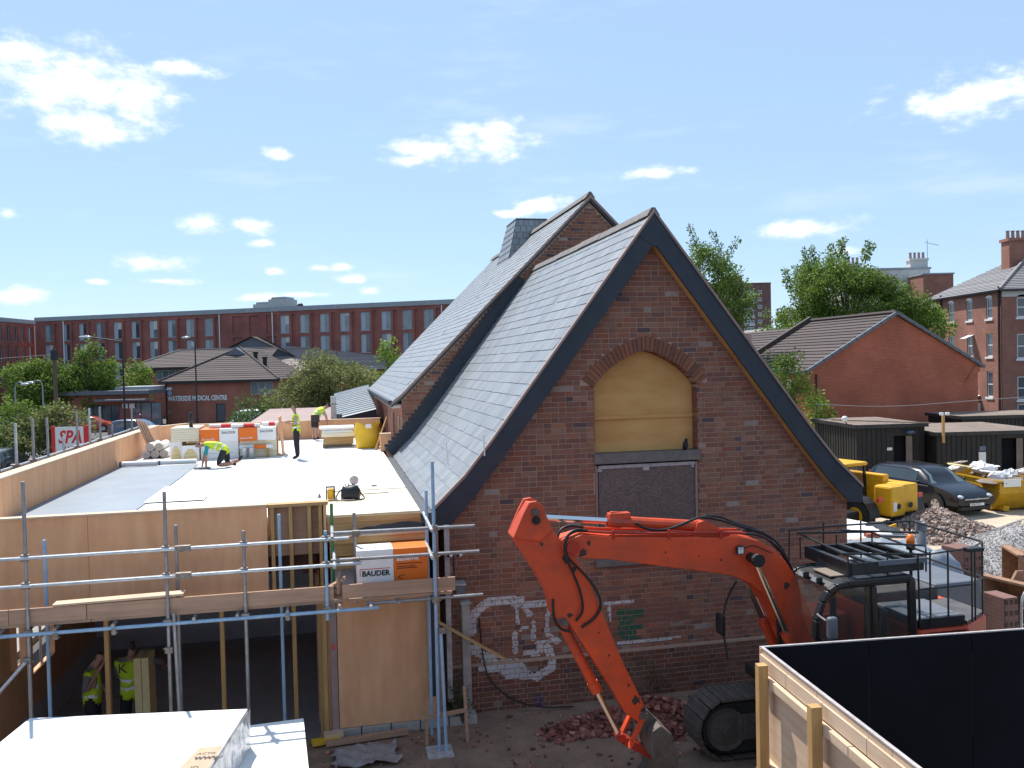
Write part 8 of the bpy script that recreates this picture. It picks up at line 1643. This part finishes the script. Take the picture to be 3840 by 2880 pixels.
# ------------------------------------------------------------------ trees and shrubs
def tree(label, x, y, h, cz, rx, ry, rz, leaf, mt, seed, clumps=90, per=70, cat='tree', name='tree', shape=1.0, sprigs=0, trunk_r=.22, crad=.75):
    rnd = random.Random(seed); t = thing(name, label, cat, (x, y, 0))
    tk = MB(); tk.path([(x, y, -.1), (x + rnd.uniform(-.2, .2), y, cz * .4), (x + rnd.uniform(-.3, .3), y, cz)], lambda q: trunk_r * (1 - .6 * q), 8, smooth=1); cs = []
    for i in range(clumps):
        while True:
            p = Vector((rnd.uniform(-1, 1), rnd.uniform(-1, 1), rnd.uniform(-1, 1)))
            if .25 < p.length < 1: break
        p = p.normalized() * (p.length ** .45); k = 1 + .22 * math.sin(3 * p.x + 5 * p.z + seed) + rnd.uniform(-.12, .12)
        c = Vector((x + p.x * rx * k * (1 - .25 * max(0, p.z) * shape), y + p.y * ry * k, cz + p.z * rz * k)); cs.append((c, crad * rnd.uniform(.65, 1.25)))
        if i % 5 == 0: tk.path([(x, y, cz * rnd.uniform(.45, .8)), Vector((x, y, cz)).lerp(c, .5) + Vector((0, 0, -.2)), c], lambda q: trunk_r * .32 * (1 - .85 * q), 5, smooth=1)
    for i in range(sprigs):
        a = rnd.uniform(-1, 1); c = Vector((x + a * rx * .85, y + rnd.uniform(-.5, .5) * ry, cz + rz * (1.02 + .12 * rnd.random()) * math.sqrt(max(.05, 1 - a * a * .75)))); d = Vector((rnd.uniform(-.6, .6), rnd.uniform(-.3, .3), 1)).normalized()
        for j in range(4): cs.append((c + d * .38 * j, .22))
        tk.path([Vector((x, y, cz)).lerp(c, .6), c, c + d * 1.5], .02, 4, smooth=0)
    tk.build('trunk', 'bark', t, smooth=True)
    vs_, fs_, cl = [], [], []
    for c, r_ in cs:
        tone = rnd.uniform(.72, 1.25)
        for j in range(int(per * (1 if r_ > .3 else .35))):
            d = Vector((rnd.gauss(0, 1), rnd.gauss(0, 1), rnd.gauss(0, .75))).normalized(); p = c + d * r_ * rnd.random() ** .4
            ax = (d + Vector((rnd.uniform(-.9, .9), rnd.uniform(-.9, .9), rnd.uniform(-.9, .5)))).normalized(); w_ = ax.cross(Vector((rnd.uniform(-1, 1), rnd.uniform(-1, 1), rnd.uniform(-.3, 1)))).normalized(); l_ = leaf * rnd.uniform(.6, 1.3); n = len(vs_)
            vs_ += [p, p + ax * l_ * .5 + w_ * l_ * .32, p + ax * l_, p + ax * l_ * .5 - w_ * l_ * .32]; fs_.append((n, n + 1, n + 2, n + 3)); q = tone * rnd.uniform(.75, 1.25); cl.append((q * rnd.uniform(.9, 1.15), q, q * rnd.uniform(.7, 1.1)))
    L = WL[t.name]; me = bpy.data.meshes.new('crown'); me.from_pydata([v_ - L for v_ in vs_], [], fs_); me.materials.append(MATS[mt])
    uvl = me.uv_layers.new(name='UVMap'); uvl.data.foreach_set('uv', [q for f_ in fs_ for i in f_ for q in (vs_[i].x, vs_[i].z)])
    at = me.attributes.new('tint', 'FLOAT_COLOR', 'CORNER'); at.data.foreach_set('color', [q for c in cl for _ in range(4) for q in (*c, 1)])
    o = bpy.data.objects.new('crown', me); COL.objects.link(o); o.parent = t
    return t
tree('bushy green tree in front of the brick wing, beside the telegraph pole', -47.8, 86, 8, 4.1, 2.9, 2.5, 2.9, .26, 'leaf_mid', 1, 130, 85)
tree('rounded dark green tree between the telegraph pole and the tall lamp', -43.6, 88, 9, 4.3, 2.9, 2.5, 3.5, .26, 'leaf_mid', 2, 140, 85)
tree('dark tree filling the gap behind the telegraph pole', -46.0, 91, 7, 2.6, 4.8, 2.5, 2.5, .28, 'leaf_dark', 3, 80, 60)
tree('smaller bright green tree beside the medical centre corner', -42.6, 97, 7, 4.2, 1.3, 1.2, 2.2, .26, 'leaf_bright', 4, 45, 60)
tree('broad olive green spreading tree behind the grey sheet roof', -12.3, 58, 7, 3.7, 3.6, 2.6, 2.4, .17, 'leaf_olive', 5, 220, 110, shape=.6)
tree('low leafy shrub beside the medical centre window', -17.2, 59, 4, 2.2, 2.3, 1.6, 1.5, .18, 'leaf_dark', 6, 60, 70, 'shrub', 'shrub', crad=.6, trunk_r=.1)
tree('slender young tree growing beside the hall roof edge', -6.8, 48, 8, 5.6, .55, .5, 1.7, .16, 'leaf_bright', 7, 26, 55, crad=.38, trunk_r=.06)
tree('roadside hedge clump behind the dark parked car', -31.5, 54, 3.6, 2.0, 2.6, 1.8, 1.6, .20, 'leaf_mid', 8, 90, 75, 'hedge', 'hedge', crad=.6, trunk_r=.1)
tree('roadside hedge clump nearest the sign board', -28.6, 53, 3.2, 1.8, 2.3, 1.8, 1.4, .20, 'leaf_olive', 9, 70, 75, 'hedge', 'hedge', crad=.6, trunk_r=.1)
tree('small green bush at the foot of the medical centre wall', -24.0, 84, 2, 1.4, 1.2, .9, .9, .2, 'leaf_bright', 10, 26, 50, 'shrub', 'shrub', crad=.5, trunk_r=.06)
tree('tall light green tree rising behind the right roof slope', 12.1, 52, 13, 8.7, 2.1, 2.0, 3.5, .15, 'leaf_mid', 11, 230, 100, crad=.55, sprigs=3)
tree('big round green tree behind the plain brick house', 26.0, 66, 14, 8.4, 5.7, 4.0, 4.4, .20, 'leaf_mid', 12, 460, 120, sprigs=8, crad=.75)
tree('right hand shoulder of foliage between the brick house and the Victorian house', 31.0, 66, 9, 6.2, 2.6, 2.4, 2.8, .24, 'leaf_bright', 16, 110, 100, crad=.75, sprigs=3)
tree('dark distant tree at the left of the big round tree', 35.5, 112, 11, 8.5, 2.6, 2.0, 3.6, .35, 'leaf_dark', 13, 60, 60)
tree('pale green shrub growing by the house side window', 13.5, 41.5, 6, 4.0, .9, .9, 1.8, .13, 'leaf_mid', 14, 50, 80, 'shrub', 'shrub', crad=.5, trunk_r=.1)
tree('small leafy shoot in front of the house side wall', 15.3, 42.5, 4, 2.9, .6, .5, .8, .16, 'leaf_bright', 15, 18, 60, 'shrub', 'shrub', crad=.4, trunk_r=.05)
